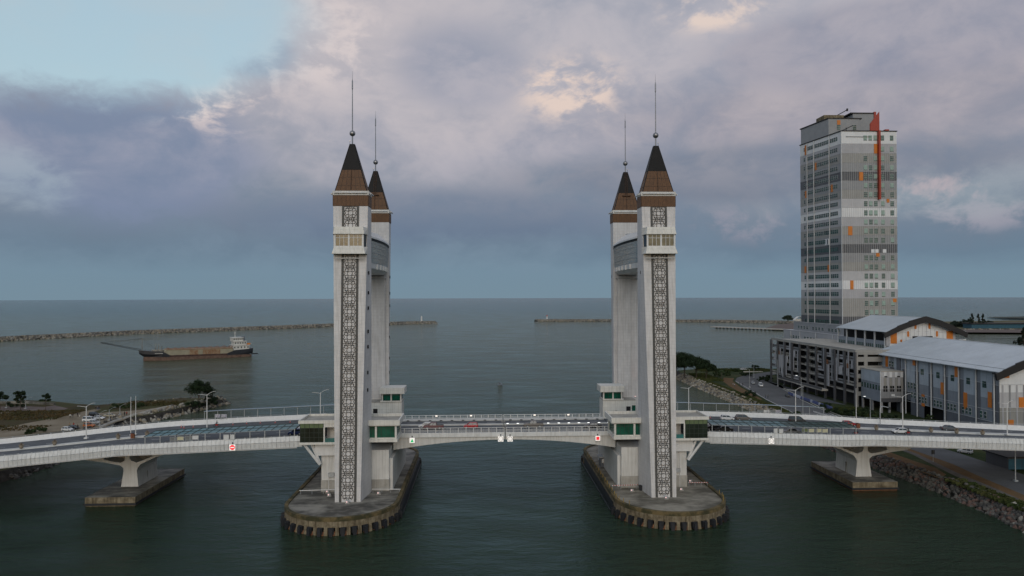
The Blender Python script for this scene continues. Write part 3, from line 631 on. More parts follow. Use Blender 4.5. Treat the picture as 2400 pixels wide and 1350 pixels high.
# ---- pier islands
def island_outline(cx_, r=12.6, yc=24.2, n=28):
    p = [(cx_+r*math.cos(a), -yc+r*math.sin(a)) for a in [math.pi+math.pi*i/n for i in range(n+1)]]
    return p+[(cx_+r*math.cos(a), yc+r*math.sin(a)) for a in [math.pi*i/n for i in range(n+1)]]
def island(sx, label):
    cx_ = sx*37.45
    I = thing('bridge_pier', label, 'bridge pier', (cx_, 0, 0), 'concrete pier islands in the river')
    o0 = island_outline(cx_)
    MB().prism(o0, 1.75, ZP).build('deck_slab', M_concd if sx < 0 else M_concr, I)
    MB().prism(island_outline(cx_, 11.6), -1.5, 1.76).build('core', M_rubber, I)  # core coloured black to stand in for shade in the recesses between piles
    sk = MB(); oa = island_outline(cx_, 12.75); n = len(oa)
    ib = island_outline(cx_, 12.45)
    sk.loft([[(*p,1.6) for p in oa],[(*p,2.9) for p in oa],[(*p,2.9) for p in ib],[(*p,1.6) for p in ib]], cap=False); sk.f += [(i,(i+1)%n,3*n+(i+1)%n,3*n+i) for i in range(n)]; sk.m += [0]*n
    sk.build('skirt_wall', M_ochre, I)
    kb_ = MB(); o1 = island_outline(cx_, 12.8); o2 = island_outline(cx_, 12.0)
    kb_.loft([[(*p,2.88) for p in o1],[(*p,3.72) for p in o1],[(*p,3.72) for p in o2],[(*p,3.40) for p in o2]], cap=False); kb_.build('kerb', M_moss, I)
    # fenders round the noses, walls along the sides
    def nose(a, yc): return Vector((cx_+12.75*math.cos(a), yc+12.75*math.sin(a), 0)), Vector((math.cos(a), math.sin(a), 0))
    fm_ = MB(); fm_.box(-.55,-.45,.35,.55,.75,1.66); fm_.box(-.36,-.85,-.4,.36,-.42,1.5); FEND = fm_.mesh('fender', M_rubber)
    ff = MB(); ff.hexa([(-.42,-.35,-.6),(.42,-.35,-.6),(.42,1.4,-.6),(-.42,1.4,-.6),(-.36,-.02,1.9),(.36,-.02,1.9),(.36,1.4,1.9),(-.36,1.4,1.9)]); PILE = ff.mesh('fender_pile', M_ochre)
    rs_ = MB(); rs_.lathe([(.62,-.6),(.62,.35),(.45,.75)], (0,0), 10); RUST = rs_.mesh('pile_foot', M_rust)
    for yc in (-24.2, 24.2):
        K = 17
        for i in range(K):
            a = (math.pi if yc < 0 else 0)+math.pi*(i+.5)/K; p, nn = nose(a, yc)
            for me, rr, aa in ((FEND,0,0),(PILE,0,.5),(RUST,-.35,.18)):
                a2 = a+aa*math.pi/K; p2, n2 = nose(a2, yc)
                o = obj(me.name.split('.')[0], me, I); o.location = Vector((p2.x+n2.x*rr-cx_, p2.y+n2.y*rr, 0)); o.rotation_euler[2] = math.atan2(n2.y,n2.x)+math.pi/2
    for k in (-1,1):
        MB().box(cx_+k*12.5-.35,-23.6,-.6,cx_+k*12.5+.75,23.6,2.2).build('side_fender', M_rubber, I)
        MB().tube((cx_+k*13.5,-24,.55),(cx_+k*13.5,24,.55),.13,6).build('fender_rail', M_rubber, I)
    return I
island(-1,'left concrete pier island with rounded nose, bare dark wet deck'); island(1,'right concrete pier island with rounded nose and yellow posts along the kerb')

# ---- machinery houses: walls standing on the islands and the gatehouses on them
def gatehouse(sx):
    side = 'left' if sx < 0 else 'right'
    G = thing('machinery_house', f'white machinery house with green-glazed control rooms between the {side} towers', 'control house', (sx*36.2, 0, ZP), 'bascule machinery houses')
    X = lambda x: sx*x
    def B(name, m, x0, y0, z0, x1, y1, z1, parent=None):
        a, b_ = sorted((X(x0), X(x1))); return bx(name, m, parent or G, a, y0, z0, b_, y1, z1)
    B('wall', M_pale, 28.2,-15.6,ZP,44.3,15.6,13.2)
    B('wall', M_pale, 27.4,-14.6,ZP+.002,28.2,14.6,11.0)
    B('plinth', M_conc, 28.1,-15.7,ZP+.003,44.4,15.7,6.2)
    B('service_pipe', M_plainw, 42.5,-15.8,ZP,42.6,-15.6,12.5)
    B('air_conditioner', M_galv, 41.2,-16.2,7.0,42.6,-15.7,8.0)
    B('bearing_block', M_plainw, 40.6,-16.6,12.3,45.6,-9.0,15.0)
    # inner control room (near side)
    r1 = B('control_room', M_cream, 26.3,-17.6,15.9,33.4,-9.5,16.6)
    B('room_core', M_dark, 26.6,-17.2,16.6,33.2,-9.6,19.6, r1)
    B('floor_edge', M_cream, 25.9,-18.0,15.6,33.4,-9.0,16.35, r1)
    B('roof_parapet', M_cream, 25.3,-18.5,19.6,33.4,-18.15,20.9, r1); B('roof_parapet', M_cream, 25.3,-8.9,19.6,33.4,-8.55,20.9, r1)
    B('roof_parapet', M_cream, 25.3,-18.15,19.6,25.65,-8.9,20.9, r1); B('roof_slab', M_conc, 25.6,-18.2,19.4,33.4,-8.8,20.2, r1)
    for x in (26.05, 30.75): B('pillar', M_cream, x,-17.95,16.35,x+.45,-17.5,19.5, r1)
    B('pillar', M_cream, 33.0,-17.95,16.35,33.4,-17.5,19.5, r1); B('pillar', M_cream, 26.05,-9.6,16.35,26.5,-9.1,19.5, r1)
    def win(x0, x1, z0, z1, y, n, par):
        a, b_ = sorted((X(x0), X(x1)))
        for i in range(n):
            p0, p1 = lerp(a,b_,i/n), lerp(a,b_,(i+1)/n); zt = lerp(z0,z1,.75)
            for q0,q1 in ((z0,zt),(zt,z1)): slab('pane', [(p0,y,q0),(p1,y,q0),(p1,y,q1),(p0,y,q1)], .03, M_glassg, par, .045)
        bx('window_frame', M_frame, par, a,y+.01,z0,b_,y+.06,z1)
    win(26.5,30.75,16.5,19.4,-17.45,4,r1); win(31.2,33.0,16.5,19.4,-17.45,2,r1)
    for i in range(4): slab('pane', [(X(26.3),-17.4+i*1.9,16.5),(X(26.3),-15.5+i*1.9,16.5),(X(26.3),-15.5+i*1.9,19.4),(X(26.3),-17.4+i*1.9,19.4)] if sx < 0 else [(X(26.3),-15.5+i*1.9,16.5),(X(26.3),-17.4+i*1.9,16.5),(X(26.3),-17.4+i*1.9,19.4),(X(26.3),-15.5+i*1.9,19.4)], .03, M_glassg, r1, .06)
    # outer stair hall: dark gridded glass box
    r2 = B('stair_hall', M_cream, 40.4,-18.2,15.2,49.0,-9.0,15.75)
    B('roof_slab', M_conc, 40.4,-18.0,20.35,48.9,-8.8,20.45, r2)
    for y in (-18.25, -8.9): B('roof_parapet', M_cream, 40.4,y,20.2,49.1,y+.3,20.95, r2)
    B('roof_parapet', M_cream, 48.8,-17.95,20.2,49.1,-8.9,20.95, r2)
    B('lintel', M_cream, 40.4,-18.1,19.3,43.2,-17.7,20.2, r2); B('post', M_cream, 42.95,-18.12,15.75,43.25,-17.7,19.3, r2)
    B('back_wall', M_pale, 40.4,-14.6,15.75,43.2,-14.3,19.9, r2); B('door', M_cream, 41.2,-14.75,15.76,42.4,-14.6,18.1, r2)
    B('air_conditioner', M_galv, 40.9,-14.95,18.5,41.7,-14.6,19.2, r2); B('air_conditioner', M_galv, 41.9,-14.95,18.5,42.7,-14.6,19.2, r2)
    B('glass_rail', M_glasst, 40.5,-18.05,15.75,42.9,-17.98,16.7, r2)
    B('stair_core', M_dark, 44.2,-16.6,15.75,47.6,-10.0,18.0, r2)
    B('inner_floor', M_conc, 43.3,-17.7,15.74,48.7,-9.2,15.80, r2)
    for i in range(5):
        a, b_ = sorted((X(43.3+5.45*i/5), X(43.3+5.45*(i+1)/5)))
        for j in range(4): slab('pane', [(a,-17.98,15.78+1.11*j),(b_,-17.98,15.78+1.11*j),(b_,-17.98,16.89+1.11*j),(a,-17.98,16.89+1.11*j)], .04, M_hall if j < 3 else M_hallt, r2, .05)
    for i in range(6):
        for j in range(4):
            y0, y1 = -17.9+1.45*i, -17.9+1.45*(i+1); z0 = 15.78+1.11*j; c = [(X(48.75),y0,z0),(X(48.75),y1,z0),(X(48.75),y1,z0+1.11),(X(48.75),y0,z0+1.11)]
            slab('pane', c if sx > 0 else [c[1],c[0],c[3],c[2]], .04, M_hall, r2, .05)
    gb = MB(); a, b_ = sorted((X(43.3), X(48.75)))
    for i in range(6): x = lerp(a,b_,i/5); gb.box(x-.06,-18.02,15.75,x+.06,-17.9,20.2)
    for j in range(5): z = 15.78+1.11*j; gb.box(a,-18.03,z-.05,b_,-17.91,z+.05)
    gb.build('glazing_bars', M_frame, r2)
    for x0,x1,y in ((48.2,44.35,-16.8),(46.5,44.35,-16.4),(48.2,44.35,-11)):
        d = MB(); d.tube((X(x0),y,15.2),(X(x1),y,10.2),.34,6); d.build('strut', M_plainw, r2)
    # rear two-storey control house on the far side of the road
    r3 = B('watch_house', M_cream, 28.1,10.2,15.9,37.4,16.0,20.85)
    B('roof_slab', M_conc, 28.0,10.1,20.82,37.4,16.0,20.95, r3)
    up = B('watch_room', M_cream, 28.1,9.9,20.95,33.9,14.5,21.3, r3)
    B('room_core', M_dark, 28.3,10.2,21.3,33.7,14.2,23.3, r3); B('roof_parapet', M_cream, 27.2,9.0,23.3,34.0,15.0,25.0, r3)
    for x in (28.1,30.75,33.2): B('pillar', M_cream, x,9.95,21.3,x+.35,10.3,23.4, r3)
    win(28.5,30.7,21.35,23.25,10.12,2,r3); win(31.15,33.15,21.35,23.25,10.12,2,r3)
    B('door', M_dark, 34.7,10.12,16.3,35.9,10.18,19.1, r3); B('vent', M_frame, 31.6,10.1,17.3,32.1,10.16,17.9, r3)
    if sx > 0: win(36.3,37.3,16.6,19.4,10.12,2,r3)
    B('sill_course', M_cream, 28.0,9.95,15.8,37.4,10.25,16.2, r3)
    B('far_gallery', M_cream, 28.2,8.6,13.2,44.3,15.9,15.85)
    return G
M_hall = mat('stair_hall_glass', (.014,.022,.016), .15, .6, .35, spec=.2); M_hallt = mat('stair_hall_top_glass', (.12,.16,.085), .2, .2, .5, spec=.2)
gatehouse(-1); gatehouse(1)

# ---- bascule leaves
M_med = mat('median_concrete', (.50,.50,.48), .8, .12, .6, streak=.1)
def leaf(sx, label):
    B_ = thing('bascule_leaf', label, 'drawbridge leaf', (sx*14, 0, ZD), 'two leaves of the opening span')
    X = lambda x: sx*x; K = 14; xs = [lerp(.12, 27.9, i/K) for i in range(K+1)]
    zb = lambda x: 14.2-2.25*(x/27.5)**2
    def strip(name, m, sec, parent=None): 
        return MB().loft([[(X(x),y,z) for y,z in sec(x)] for x in xs]).build(name, m, parent or B_)
    strip('deck', M_asph, lambda x: [(-9.6,15.5),(9.1,15.5),(9.1,ZD),(-9.6,ZD)])
    for y0, y1 in ((-10.05,-9.62),(9.12,9.55)): strip('edge_beam', M_panelw, lambda x: [(y0,15.03),(y1,15.03),(y1,16.12),(y0,16.12)])
    for y0, y1 in ((-9.5,-8.9),(8.3,8.9)): strip('girder', M_pale, lambda x: [(y0,zb(x)),(y1,zb(x)),(y1,15.5),(y0,15.5)])
    for i in range(8):                                       # plated girder face, one panel per bay
        x0, x1 = 27.9*i/8+.12, 27.9*(i+1)/8; c = [(X(x0),-9.52,zb(x0)+.02),(X(x1),-9.52,zb(x1)+.02),(X(x1),-9.52,15.02),(X(x0),-9.52,15.02)]
        slab('girder_panel', c if sx > 0 else [c[1],c[0],c[3],c[2]], .05, M_pale, B_, .025)
    strip('median', M_med, lambda x: [(.35,ZD+.01),(1.65,ZD+.01),(1.65,ZD+.28),(.35,ZD+.28)])
    strip('kerb', M_med, lambda x: [(7.3,ZD+.01),(9.05,ZD+.01),(9.05,ZD+.5),(7.3,ZD+.22)])
    strip('soffit', M_concd, lambda x: [(-8.8,14.4),(8.2,14.4),(8.2,14.6),(-8.8,14.6)])
    for y, hh in ((-9.84,1.2),(9.33,1.15)):
        n = 14
        for i in range(n+1):
            x = lerp(.25,27.0,i/n); o = obj('railing_post', RPOST, B_); o.location = (X(x)-X(14), y, .10)
        r_ = MB()
        for z in (.32,.62,1.2): r_.tube((X(.2),y,16.1+z*hh/1.2),(X(27.4),y,16.1+z*hh/1.2),.05 if z < 1 else .07,6)
        for i in range(70):
            x = lerp(.3,27.3,i/69); r_.tube((X(x),y,16.12),(X(x),y,17.2),.022,4)
        r_.build('railing', M_plainw, B_)
    for i in range(9):
        o = obj('drain_block', DRAIN, B_); o.location = (X(2+3*i)-X(14), 7.25, .13)
    for yy in (-4.4, 4.9):
        for i in range(5): bx('lane_dash', M_line, B_, min(X(2+5.4*i),X(4.4+5.4*i)), yy-.07, ZD+.004, max(X(2+5.4*i),X(4.4+5.4*i)), yy+.07, ZD+.012)
    bx('joint_plate', M_concd, B_, min(X(.05),X(.55)),-9.7,ZD+.005,max(X(.05),X(.55)),9.1,ZD+.02)
    return B_
RPOST = MB().box(-.07,-.09,0,.07,.09,1.22).mesh('railing_post', M_plainw); DRAIN = MB().box(-.35,-.12,0,.35,.12,.16).mesh('drain_block', M_rubber)
leaf(-1,'left half of the white bascule span, arched girder and railings'); leaf(1,'right half of the white bascule span, arched girder and railings')

# ---- approach viaducts
TOPL = [(-180,8.2),(-119,12.9),(-101.4,14.45),(-96.2,14.86),(-91.1,15.18),(-84.3,15.42),(-73.7,15.95),(-61.7,16.38),(-49.3,16.9),(-40,17.1)]
TOPR = [(40,17.1),(49.65,16.85),(61.3,16.43),(72.7,16.03),(83.7,15.66),(88,15.66),(98.3,15.30),(113,14.78),(129.3,14.17),(180,12.2)]
BOTL = [(-180,5.2),(-119,10.06),(-101.4,11.71),(-91.65,12.65),(-85.6,12.78),(-80,12.95),(-73.7,13.19),(-61.7,13.68),(-48.4,14.13),(-40,14.3)]
BOTR = [(40,14.3),(48.6,14.04),(61.2,13.63),(73,13.2),(84.4,12.78),(91.5,12.90),(103,12.43),(129.3,11.23),(180,9.0)]
FARL = [(-180,10),(-135,11.5),(-113,14.5),(-86,16),(-40,16)]; FARR = [(40,16),(78,15),(92,12),(102,8.6),(130,5.5),(180,0)]
ip = lambda x, tab: float(np.interp(x, [a for a,_ in tab], [b for _,b in tab]))
def zroad(x): return ip(x, TOPL if x < 0 else TOPR)-1.1 if abs(x) > 44 else ZD-.002
def yfar(x): return ip(x, FARL if x < 0 else FARR)
def ymed(x): return 1.0 if abs(x) < 80 else lerp(1.0, -4.5 if x > 0 else -1.5, min(1,(abs(x)-80)/47))
def viaduct(sx, label):
    V = thing('approach_viaduct', label, 'bridge approach', (sx*95, 0, ZD), 'approach viaducts of the drawbridge')
    xs = [sx*x for x in ([28.1]+[30+2.5*i for i in range(59)])]
    top = TOPL if sx < 0 else TOPR; bot = BOTL if sx < 0 else BOTR
    def strip(name, m, sec, x0=0, x1=999, parent=None, smooth=False):
        r = [[(x,y,z) for y,z in sec(x)] for x in xs if x0 <= abs(x) <= x1]
        return MB().loft(r).build(name, m, parent or V, smooth)
    near = lambda x: -9.0 if abs(x) < 45.5 else -15.6
    nf = lambda x: 8.6 if abs(x) < 45.5 else yfar(x)
    strip('deck', M_asph, lambda x: [(-15.3,zroad(x)-.6),(yfar(x)-.3,zroad(x)-.6),(yfar(x)-.3,zroad(x)),(-15.3,zroad(x))], 46)
    strip('deck', M_asph, lambda x: [(-9.0,zroad(x)-.6),(9.0,zroad(x)-.6),(9.0,zroad(x)),(-9.0,zroad(x))], 0, 46)
    strip('box_girder', M_pale, lambda x: [(-9,zroad(x)-2.6),(9 if yfar(x) > 9 else yfar(x)-2,zroad(x)-2.6),(yfar(x)-2,zroad(x)-.62),(-14,zroad(x)-.62)], 46)
    strip('parapet', M_plainw, lambda x: [(-15.7,zroad(x)-.6),(-15.3,zroad(x)-.6),(-15.3,zroad(x)+1.02),(-15.7,zroad(x)+1.06)], 48)
    hb = 1.25
    strip('far_barrier', M_plainw, lambda x: [(yfar(x)-1.1,zroad(x)+.005),(yfar(x),zroad(x)-.4),(yfar(x),zroad(x)+hb),(yfar(x)-.35,zroad(x)+hb),(yfar(x)-.75,zroad(x)+.35)], 48)
    strip('median', M_med, lambda x: [(ymed(x)-1.0,zroad(x)+.004),(ymed(x)+1.0,zroad(x)+.004),(ymed(x)+.85,zroad(x)+.32),(ymed(x)-.85,zroad(x)+.32)], 46)
    strip('walkway_kerb', M_med, lambda x: [(-15.28,zroad(x)+.003),(-12.9,zroad(x)+.003),(-12.9,zroad(x)+.2),(-15.28,zroad(x)+.2)], 48)
    strip('lip', M_plainw, lambda x: [(-16.05,ip(x,bot)-.05),(-14.6,ip(x,bot)-.05),(-14.6,ip(x,bot)+.22),(-16.15,ip(x,bot)+.18)], 48.6)
    strip('fascia_backing', M_frame, lambda x: [(-15.72,ip(x,bot)+.2),(-15.3,ip(x,bot)+.2),(-15.3,ip(x,top)-.1),(-15.6,ip(x,top)-.1)], 48.6)
    w = 1.02; x = 48.7
    while x < 132:
        a, b_ = (x, x+w) if sx > 0 else (-x-w, -x); m_ = .53
        za, zb_, ta, tb = ip(a,bot)+.2, ip(b_,bot)+.2, ip(a,top), ip(b_,top)
        ma, mb = lerp(za,ta,m_), lerp(zb_,tb,m_)
        slab('fascia_panel', [(a,-15.92,za),(b_,-15.92,zb_),(b_,-16.12,mb),(a,-16.12,ma)], .05, M_panelw, V, .028)
        slab('fascia_panel', [(a,-16.12,ma),(b_,-16.12,mb),(b_,-15.80,tb),(a,-15.80,ta)], .05, M_panelw, V, .028)
        x += w
    # continuous pipe rail with brackets on each parapet
    MB().path([(x,-15.55,zroad(x)+1.2) for x in xs if abs(x) > 49], .045, 5).build('pipe_rail', M_galv, V); MB().path([(x,yfar(x)-.1,zroad(x)+hb+.28) for x in xs if abs(x) > 62], .05, 5).build('pipe_rail', M_galv, V)
    x = 50
    while x < 150:
        o = obj('rail_bracket', BRK, V); o.location = Vector((sx*x,-15.55,zroad(sx*x)+1.03))-V.location
        if x > 62: o = obj('rail_bracket', BRK, V); o.location = Vector((sx*x,yfar(sx*x)-.12,zroad(sx*x)+hb))-V.location
        x += 3.1
    for side in (-1, 1):
        x = 50
        while x < 140:
            yy = ymed(sx*x)+side*5.0
            if -14 < yy < yfar(sx*x)-3: 
                z = zroad(sx*x)+.006; z2 = zroad(sx*(x+2.2))+.006
                MB().hexa([(sx*x,yy-.07,z),(sx*(x+2.2),yy-.07,z2),(sx*(x+2.2),yy+.07,z2),(sx*x,yy+.07,z),(sx*x,yy-.07,z+.008),(sx*(x+2.2),yy-.07,z2+.008),(sx*(x+2.2),yy+.07,z2+.008),(sx*x,yy+.07,z+.008)]).build('lane_dash', M_line, V)
            x += 6.2
    return V
BRK = MB().box(-.12,-.1,0,.12,.1,.26).mesh('rail_bracket', M_galv)
viaduct(-1,'left approach viaduct with white panelled side, sloping down to the left'); viaduct(1,'right approach viaduct with white panelled side, passing over the riverside road')

# ---- tree-shaped viaduct piers on pile caps
def ypier(sx, label, caplabel):
    cx_ = sx*95.0
    cap = thing('pile_cap', caplabel, 'pile cap', (cx_, 0, 0), 'pile caps of the viaduct')
    hw_ = 5.9; y0, y1 = (-13.4,14.8) if sx < 0 else (-9.4,13.6)
    MB().box(cx_-hw_,y0,.75,cx_+hw_,y1,2.2).build('cap_block', M_ochre, cap)
    MB().box(cx_-hw_+.05,y0+.05,2.2,cx_+hw_-.05,y1-.05,2.215).build('cap_top', M_concd, cap)
    MB().box(cx_-hw_-.25,y0-.25,.32,cx_+hw_+.25,y1+.25,.76).build('fender_strip', M_rubber, cap)
    MB().box(cx_-hw_+.1,y0+.1,-.5,cx_+hw_-.1,y1-.1,.32).build('lower_block', M_ochre if sx < 0 else M_rust, cap)
    for k in range(4):
        for q in (-1,1): MB().tube((cx_+q*3.6,lerp(y0+3,y1-3,k/3),-3),(cx_+q*3.6,lerp(y0+3,y1-3,k/3),.0),.7,10).build('pile', M_ochre, cap)
    Yp = thing('viaduct_pier', label, 'bridge pier', (cx_, 1.5, 2.2), 'flared piers carrying the viaducts')
    Z = lambda q: zroad(cx_+sx*q)-.6                       # q points away from the channel
    ya, yb = -3.9, 7.0
    def sol(name, pts, a=ya, b_=yb, m=M_pale, par=None): return MB().prism([(cx_+sx*q, z) for q, z in pts][::sx], a, b_, 'y').build(name, m, par or Yp)
    sol('stem', [(2.15,2.2),(1.55,6.2),(1.6,6.9),(2.2,8.3),(1.35,8.7),(1.15,9.4),(1.3,Z(1.3)),(.15,Z(.1)),(.05,9.4),(-.35,8.8),(-1.6,8.3),(-2.0,6.9),(-1.75,6.2),(-2.15,2.2)])
    sol('arm', [(1.58,6.9),(2.4,7.6),(6.2,8.35),(7.0,8.5),(7.0,9.25),(6.3,9.1),(4.2,8.55),(2.2,8.3)]); sol('arm', [(-1.95,6.9),(-1.6,8.3),(-3.0,8.75),(-5.5,9.75),(-6.2,10.0),(-6.2,9.5),(-4.7,8.8),(-2.7,7.85)])
    sol('haunch', [(6.98,8.5),(12,9.15),(19,Z(19)-.8),(19,Z(19)),(6.5,Z(6.5)),(6.3,9.6)], ya+.02, yb-.02); sol('haunch', [(-6.15,9.5),(-9.8,10.6),(-15,Z(-15)-.7),(-15,Z(-15)),(-5.4,Z(-5.4)),(-5.5,9.9)], ya+.02, yb-.02)
    sol('added_light_stop', [(6.6,8.6),(6.6,Z(6.6)),(-5.8,Z(-5.8)),(-5.8,9.4),(-1.6,8.0),(2.2,8.0)], 0.2, .8, M_concd)  # dark wall added inside so no light shows through the openings
    jt = MB()
    for k in (-1,1): jt.box(cx_+k*2.0-.2,1.2,2.2,cx_+k*2.0+.04,1.35,5.0)
    jt.build('construction_joint', M_concd, Yp)
ypier(-1,'left flared viaduct pier with two openings under the deck','left ochre pile cap, weathered block standing in the river')
ypier(1,'right flared viaduct pier with two openings under the deck','right pale pile cap with black fender strip near the rocky bank')

# ================================================================== buildings on the right bank
ZG = 2.7
C_W = mat('facade_white', (.68,.69,.70), .32, .05, .3, streak=.08); C_L = mat('facade_lilac_grey', (.39,.39,.41), .30, .06, .3, streak=.08)
C_L2 = mat('facade_light_lilac', (.46,.46,.475), .30, .06, .3, streak=.08); C_T = mat('facade_taupe', (.285,.28,.265), .30, .07, .3, streak=.08)
C_G = mat('facade_mid_grey', (.26,.265,.275), .30, .07, .3, streak=.08); C_D = mat('facade_charcoal', (.080,.082,.090), .30, .08, .3)
C_pipe = mat('downpipe_white', (.52,.54,.55), .5, .05, 1); C_roof = mat('pale_blue_metal_roof', (.48,.53,.57), .42, .08, .15, metal=.1, streak=.1, bump=.01, bscale=1.5)
C_bf = mat('dark_roof_fascia', (.011,.009,.009), .6, .2, .5)
M_win = mat('hotel_window_glass', (.030,.070,.060), .10, .6, .35, spec=.7); M_wf = mat('window_frame_pale', (.46,.50,.47), .5, .05, 1)
M_blind = mat('pale_blind', (.25,.36,.31), .6, .2, .8)

def hotel():
    Hh = thing('hotel_tower', 'tall grey banded hotel tower with orange panels and a red fin', 'tower block', (212, 225, ZG))
    x0, x1, y0, y1 = 197.6, 229.5, 205.0, 244.0
    zs = [142.7,135.7,130.2,124.8,119.7,114.8,109.5,104.5,99.3,94.1,88.9,83.8,78.6,73.8,68.6,63.5,58.3,53.2,48.0,42.9,37.8,31.0]
    cs = [C_W,C_L,C_T,C_G,C_D,C_G,C_T,C_L2,C_W,C_L,C_T,C_G,C_D,C_G,C_T,C_L2,C_W,C_L,C_T,C_T,C_D]
    # the left face runs back slightly skewed
    xb = 191.5
    def plan(e=0.0): return [(x0-e,y0-e),(x1+e,y0-e),(x1+e,y1+e),(xb-e,y1+e)]
    MB().prism(plan(-.25), ZG, 142.4).build('core', C_G, Hh)
    for i, c in enumerate(cs):
        MB().prism(plan(), zs[i+1]+.06, zs[i]).build('facade_band', c, Hh)
        if i in (4, 12): MB().prism(plan(.08), zs[i]-.35, zs[i]+.12).build('string_course', C_D, Hh)
    MB().prism(plan(.35), 142.7, 143.2).build('roof_edge', C_bf, Hh); MB().prism(plan(-.6), 143.2, 143.25).build('roof', M_conc, Hh)
    # front windows
    wm = MB(); wm.box(-1.0,-.10,-1.5,1.0,.1,1.5,0)
    for a, b_ in ((-.96,-.42),(-.29,.29),(.42,.96)):
        for q, (c, d) in enumerate(((-1.42,-.5),(-.38,.5),(.62,1.42))): wm.box(a,-.14,c,b_,-.09,d,1)
    WIN = wm.mesh('window', [M_wf, M_win])
    wm2 = MB(); wm2.box(-1.0,-.10,-1.5,1.0,.1,1.5,0)
    for a, b_ in ((-.96,-.42),(-.29,.29),(.42,.96)):
        wm2.box(a,-.14,-.9,b_,-.09,1.42,2); wm2.box(a,-.14,-1.42,b_,-.09,-1.0,1)
    WIN2 = wm2.mesh('window', [M_wf, M_win, M_blind])
    random.seed(3)
    cols = [211.3,214.2,217.1,221.2,226.6]
    for i in range(len(cs)):
        if i == 12: continue
        for j, x in enumerate(cols):
            if (i, j) in ((1,0),(1,1),(1,2),(2,1)): continue
            o = obj('window', WIN2 if random.random() < .55 else WIN, Hh); o.location = Vector((x,y0-.02,(zs[i]+zs[i+1])/2-.2))-Hh.location
    for x in (215.2,217.5,222.0): bx('blank_panel', C_W, Hh, x-1,y0-.12,zs[13]+.1,x+1,y0-.02,zs[13]+2.1)
    # side windows
    sdir = Vector((xb-x0, y1-y0, 0)).normalized(); ang = math.atan2(sdir.y, sdir.x)
    sm_ = MB(); sm_.box(-.72,-.1,-1.2,.72,.1,1.2,0)
    for a, b_ in ((-.66,-.05),(.05,.66)):
        for c, d in ((-1.12,.1),(.25,1.12)): sm_.box(a,.09,c,b_,.14,d,1)
    SWIN = sm_.mesh('window', [C_L2, M_win])
    tcol = [1.4]+[4.2+1.75*k for k in range(4)]+[12.6+1.72*k for k in range(8)]+[28.0+1.8*k for k in range(4)]
    tcol = [39.5-t for t in [4.6]+[8.4+1.65*k for k in range(4)]+[15.4+1.72*k for k in range(8)]+[30.0+1.75*k for k in range(4)]]
    cnt = 0; rest = MB()
    for i in range(len(cs)):
        for t_ in tcol:
            p = Vector((x0,y0,0))+sdir*t_; p.z = (zs[i]+zs[i+1])/2
            if cnt < 180:
                o = obj('window', SWIN, Hh); o.location = p-Hh.location; o.rotation_euler[2] = ang; cnt += 1
            else:
                nrm = Vector((-sdir.y, sdir.x, 0))
                for q0, q1, zz0, zz1 in ((-.66,-.05,-1.12,.1),(.05,.66,-1.12,.1),(-.66,-.05,.25,1.12),(.05,.66,.25,1.12)):
                    a, b_ = p+sdir*q0, p+sdir*q1; rest.hexa([(a+nrm*k_+Vector((0,0,zz0))) if s_ == 0 else (b_+nrm*k_+Vector((0,0,zz0))) for s_, k_ in ((0,0),(1,0),(1,.1),(0,.1))]+[(a+nrm*k_+Vector((0,0,zz1))) if s_ == 0 else (b_+nrm*k_+Vector((0,0,zz1))) for s_, k_ in ((0,0),(1,0),(1,.1),(0,.1))])
    stuff(rest.build('windows', M_win, Hh))
    for t_ in (0.0,11.0,25.6,32.2):                       # downpipes on the side
        p = Vector((x0,y0,0))+sdir*t_+Vector((-sdir.y, sdir.x, 0))*.25; MB().tube((p.x,p.y,31),(p.x,p.y,142.5),.22,6).build('downpipe', C_pipe, Hh)
    # fine vertical fins on the front
    for k in range(26):
        x = lerp(x0+.6,x1-.4,k/25); bx('fin', C_L2, Hh, x-.06,y0-.09,31,x+.06,y0-.0,135.6)
    for x, i, w_ in ((217.3,1,2.0),(208.7,4,2.3),(224.2,7,1.6),(202.2,10,2.4),(218.1,13,2.0),(202.9,16,1.9),(227.6,18,2.0)):
        hh = (zs[i]-zs[i+1]) if i not in (7,13,18) else 2.1
        bx('orange_panel', M_orange, Hh, x-w_/2,y0-.2,zs[i]-hh,x+w_/2,y0-.03,zs[i]-.05)
    for t_, i in ((33,5),(8,5),(34,14),(11.5,14),(23,2),(33,0)):
        p = Vector((x0,y0,0))+sdir*t_; nrm = Vector((-sdir.y, sdir.x, 0))*.16; a, b_ = p, p+sdir*1.6
        MB().hexa([(a.x,a.y,zs[i+1]),(b_.x,b_.y,zs[i+1]),(b_.x+nrm.x,b_.y+nrm.y,zs[i+1]),(a.x+nrm.x,a.y+nrm.y,zs[i+1]),(a.x,a.y,zs[i]-1),(b_.x,b_.y,zs[i]-1),(b_.x+nrm.x,b_.y+nrm.y,zs[i]-1),(a.x+nrm.x,a.y+nrm.y,zs[i]-1)]).build('orange_panel', M_orange, Hh)
    p = Vector((x0,y0,0))+sdir*14; bx('recess', C_W, Hh, p.x-.25,p.y-2.8,79.3,p.x+.2,p.y+2.2,82.8); bx('recess_shadow', C_D, Hh, p.x-.3,p.y-2.4,79.6,p.x-.2,p.y-1.0,82.4)
    # penthouse and plant on the roof
    pt = Vector((x0,y0,0))+sdir*11.5
    pp = MB().prism([(pt.x,pt.y),(214.3,pt.y),(214.3,y1-.5),(xb+.3,y1-.5)], 143.2, 152.6).build('penthouse', C_G, Hh)
    MB().prism([(pt.x-.3,pt.y-.3),(215.6,pt.y-.3),(215.6,y1),(xb-.2,y1)], 152.6, 153.2).build('penthouse_roof', C_bf, pp)
    for x in (201.8,211.2): o = obj('window', WIN, pp); o.location = Vector((x,pt.y-.05,147.6))-wloc(pp)
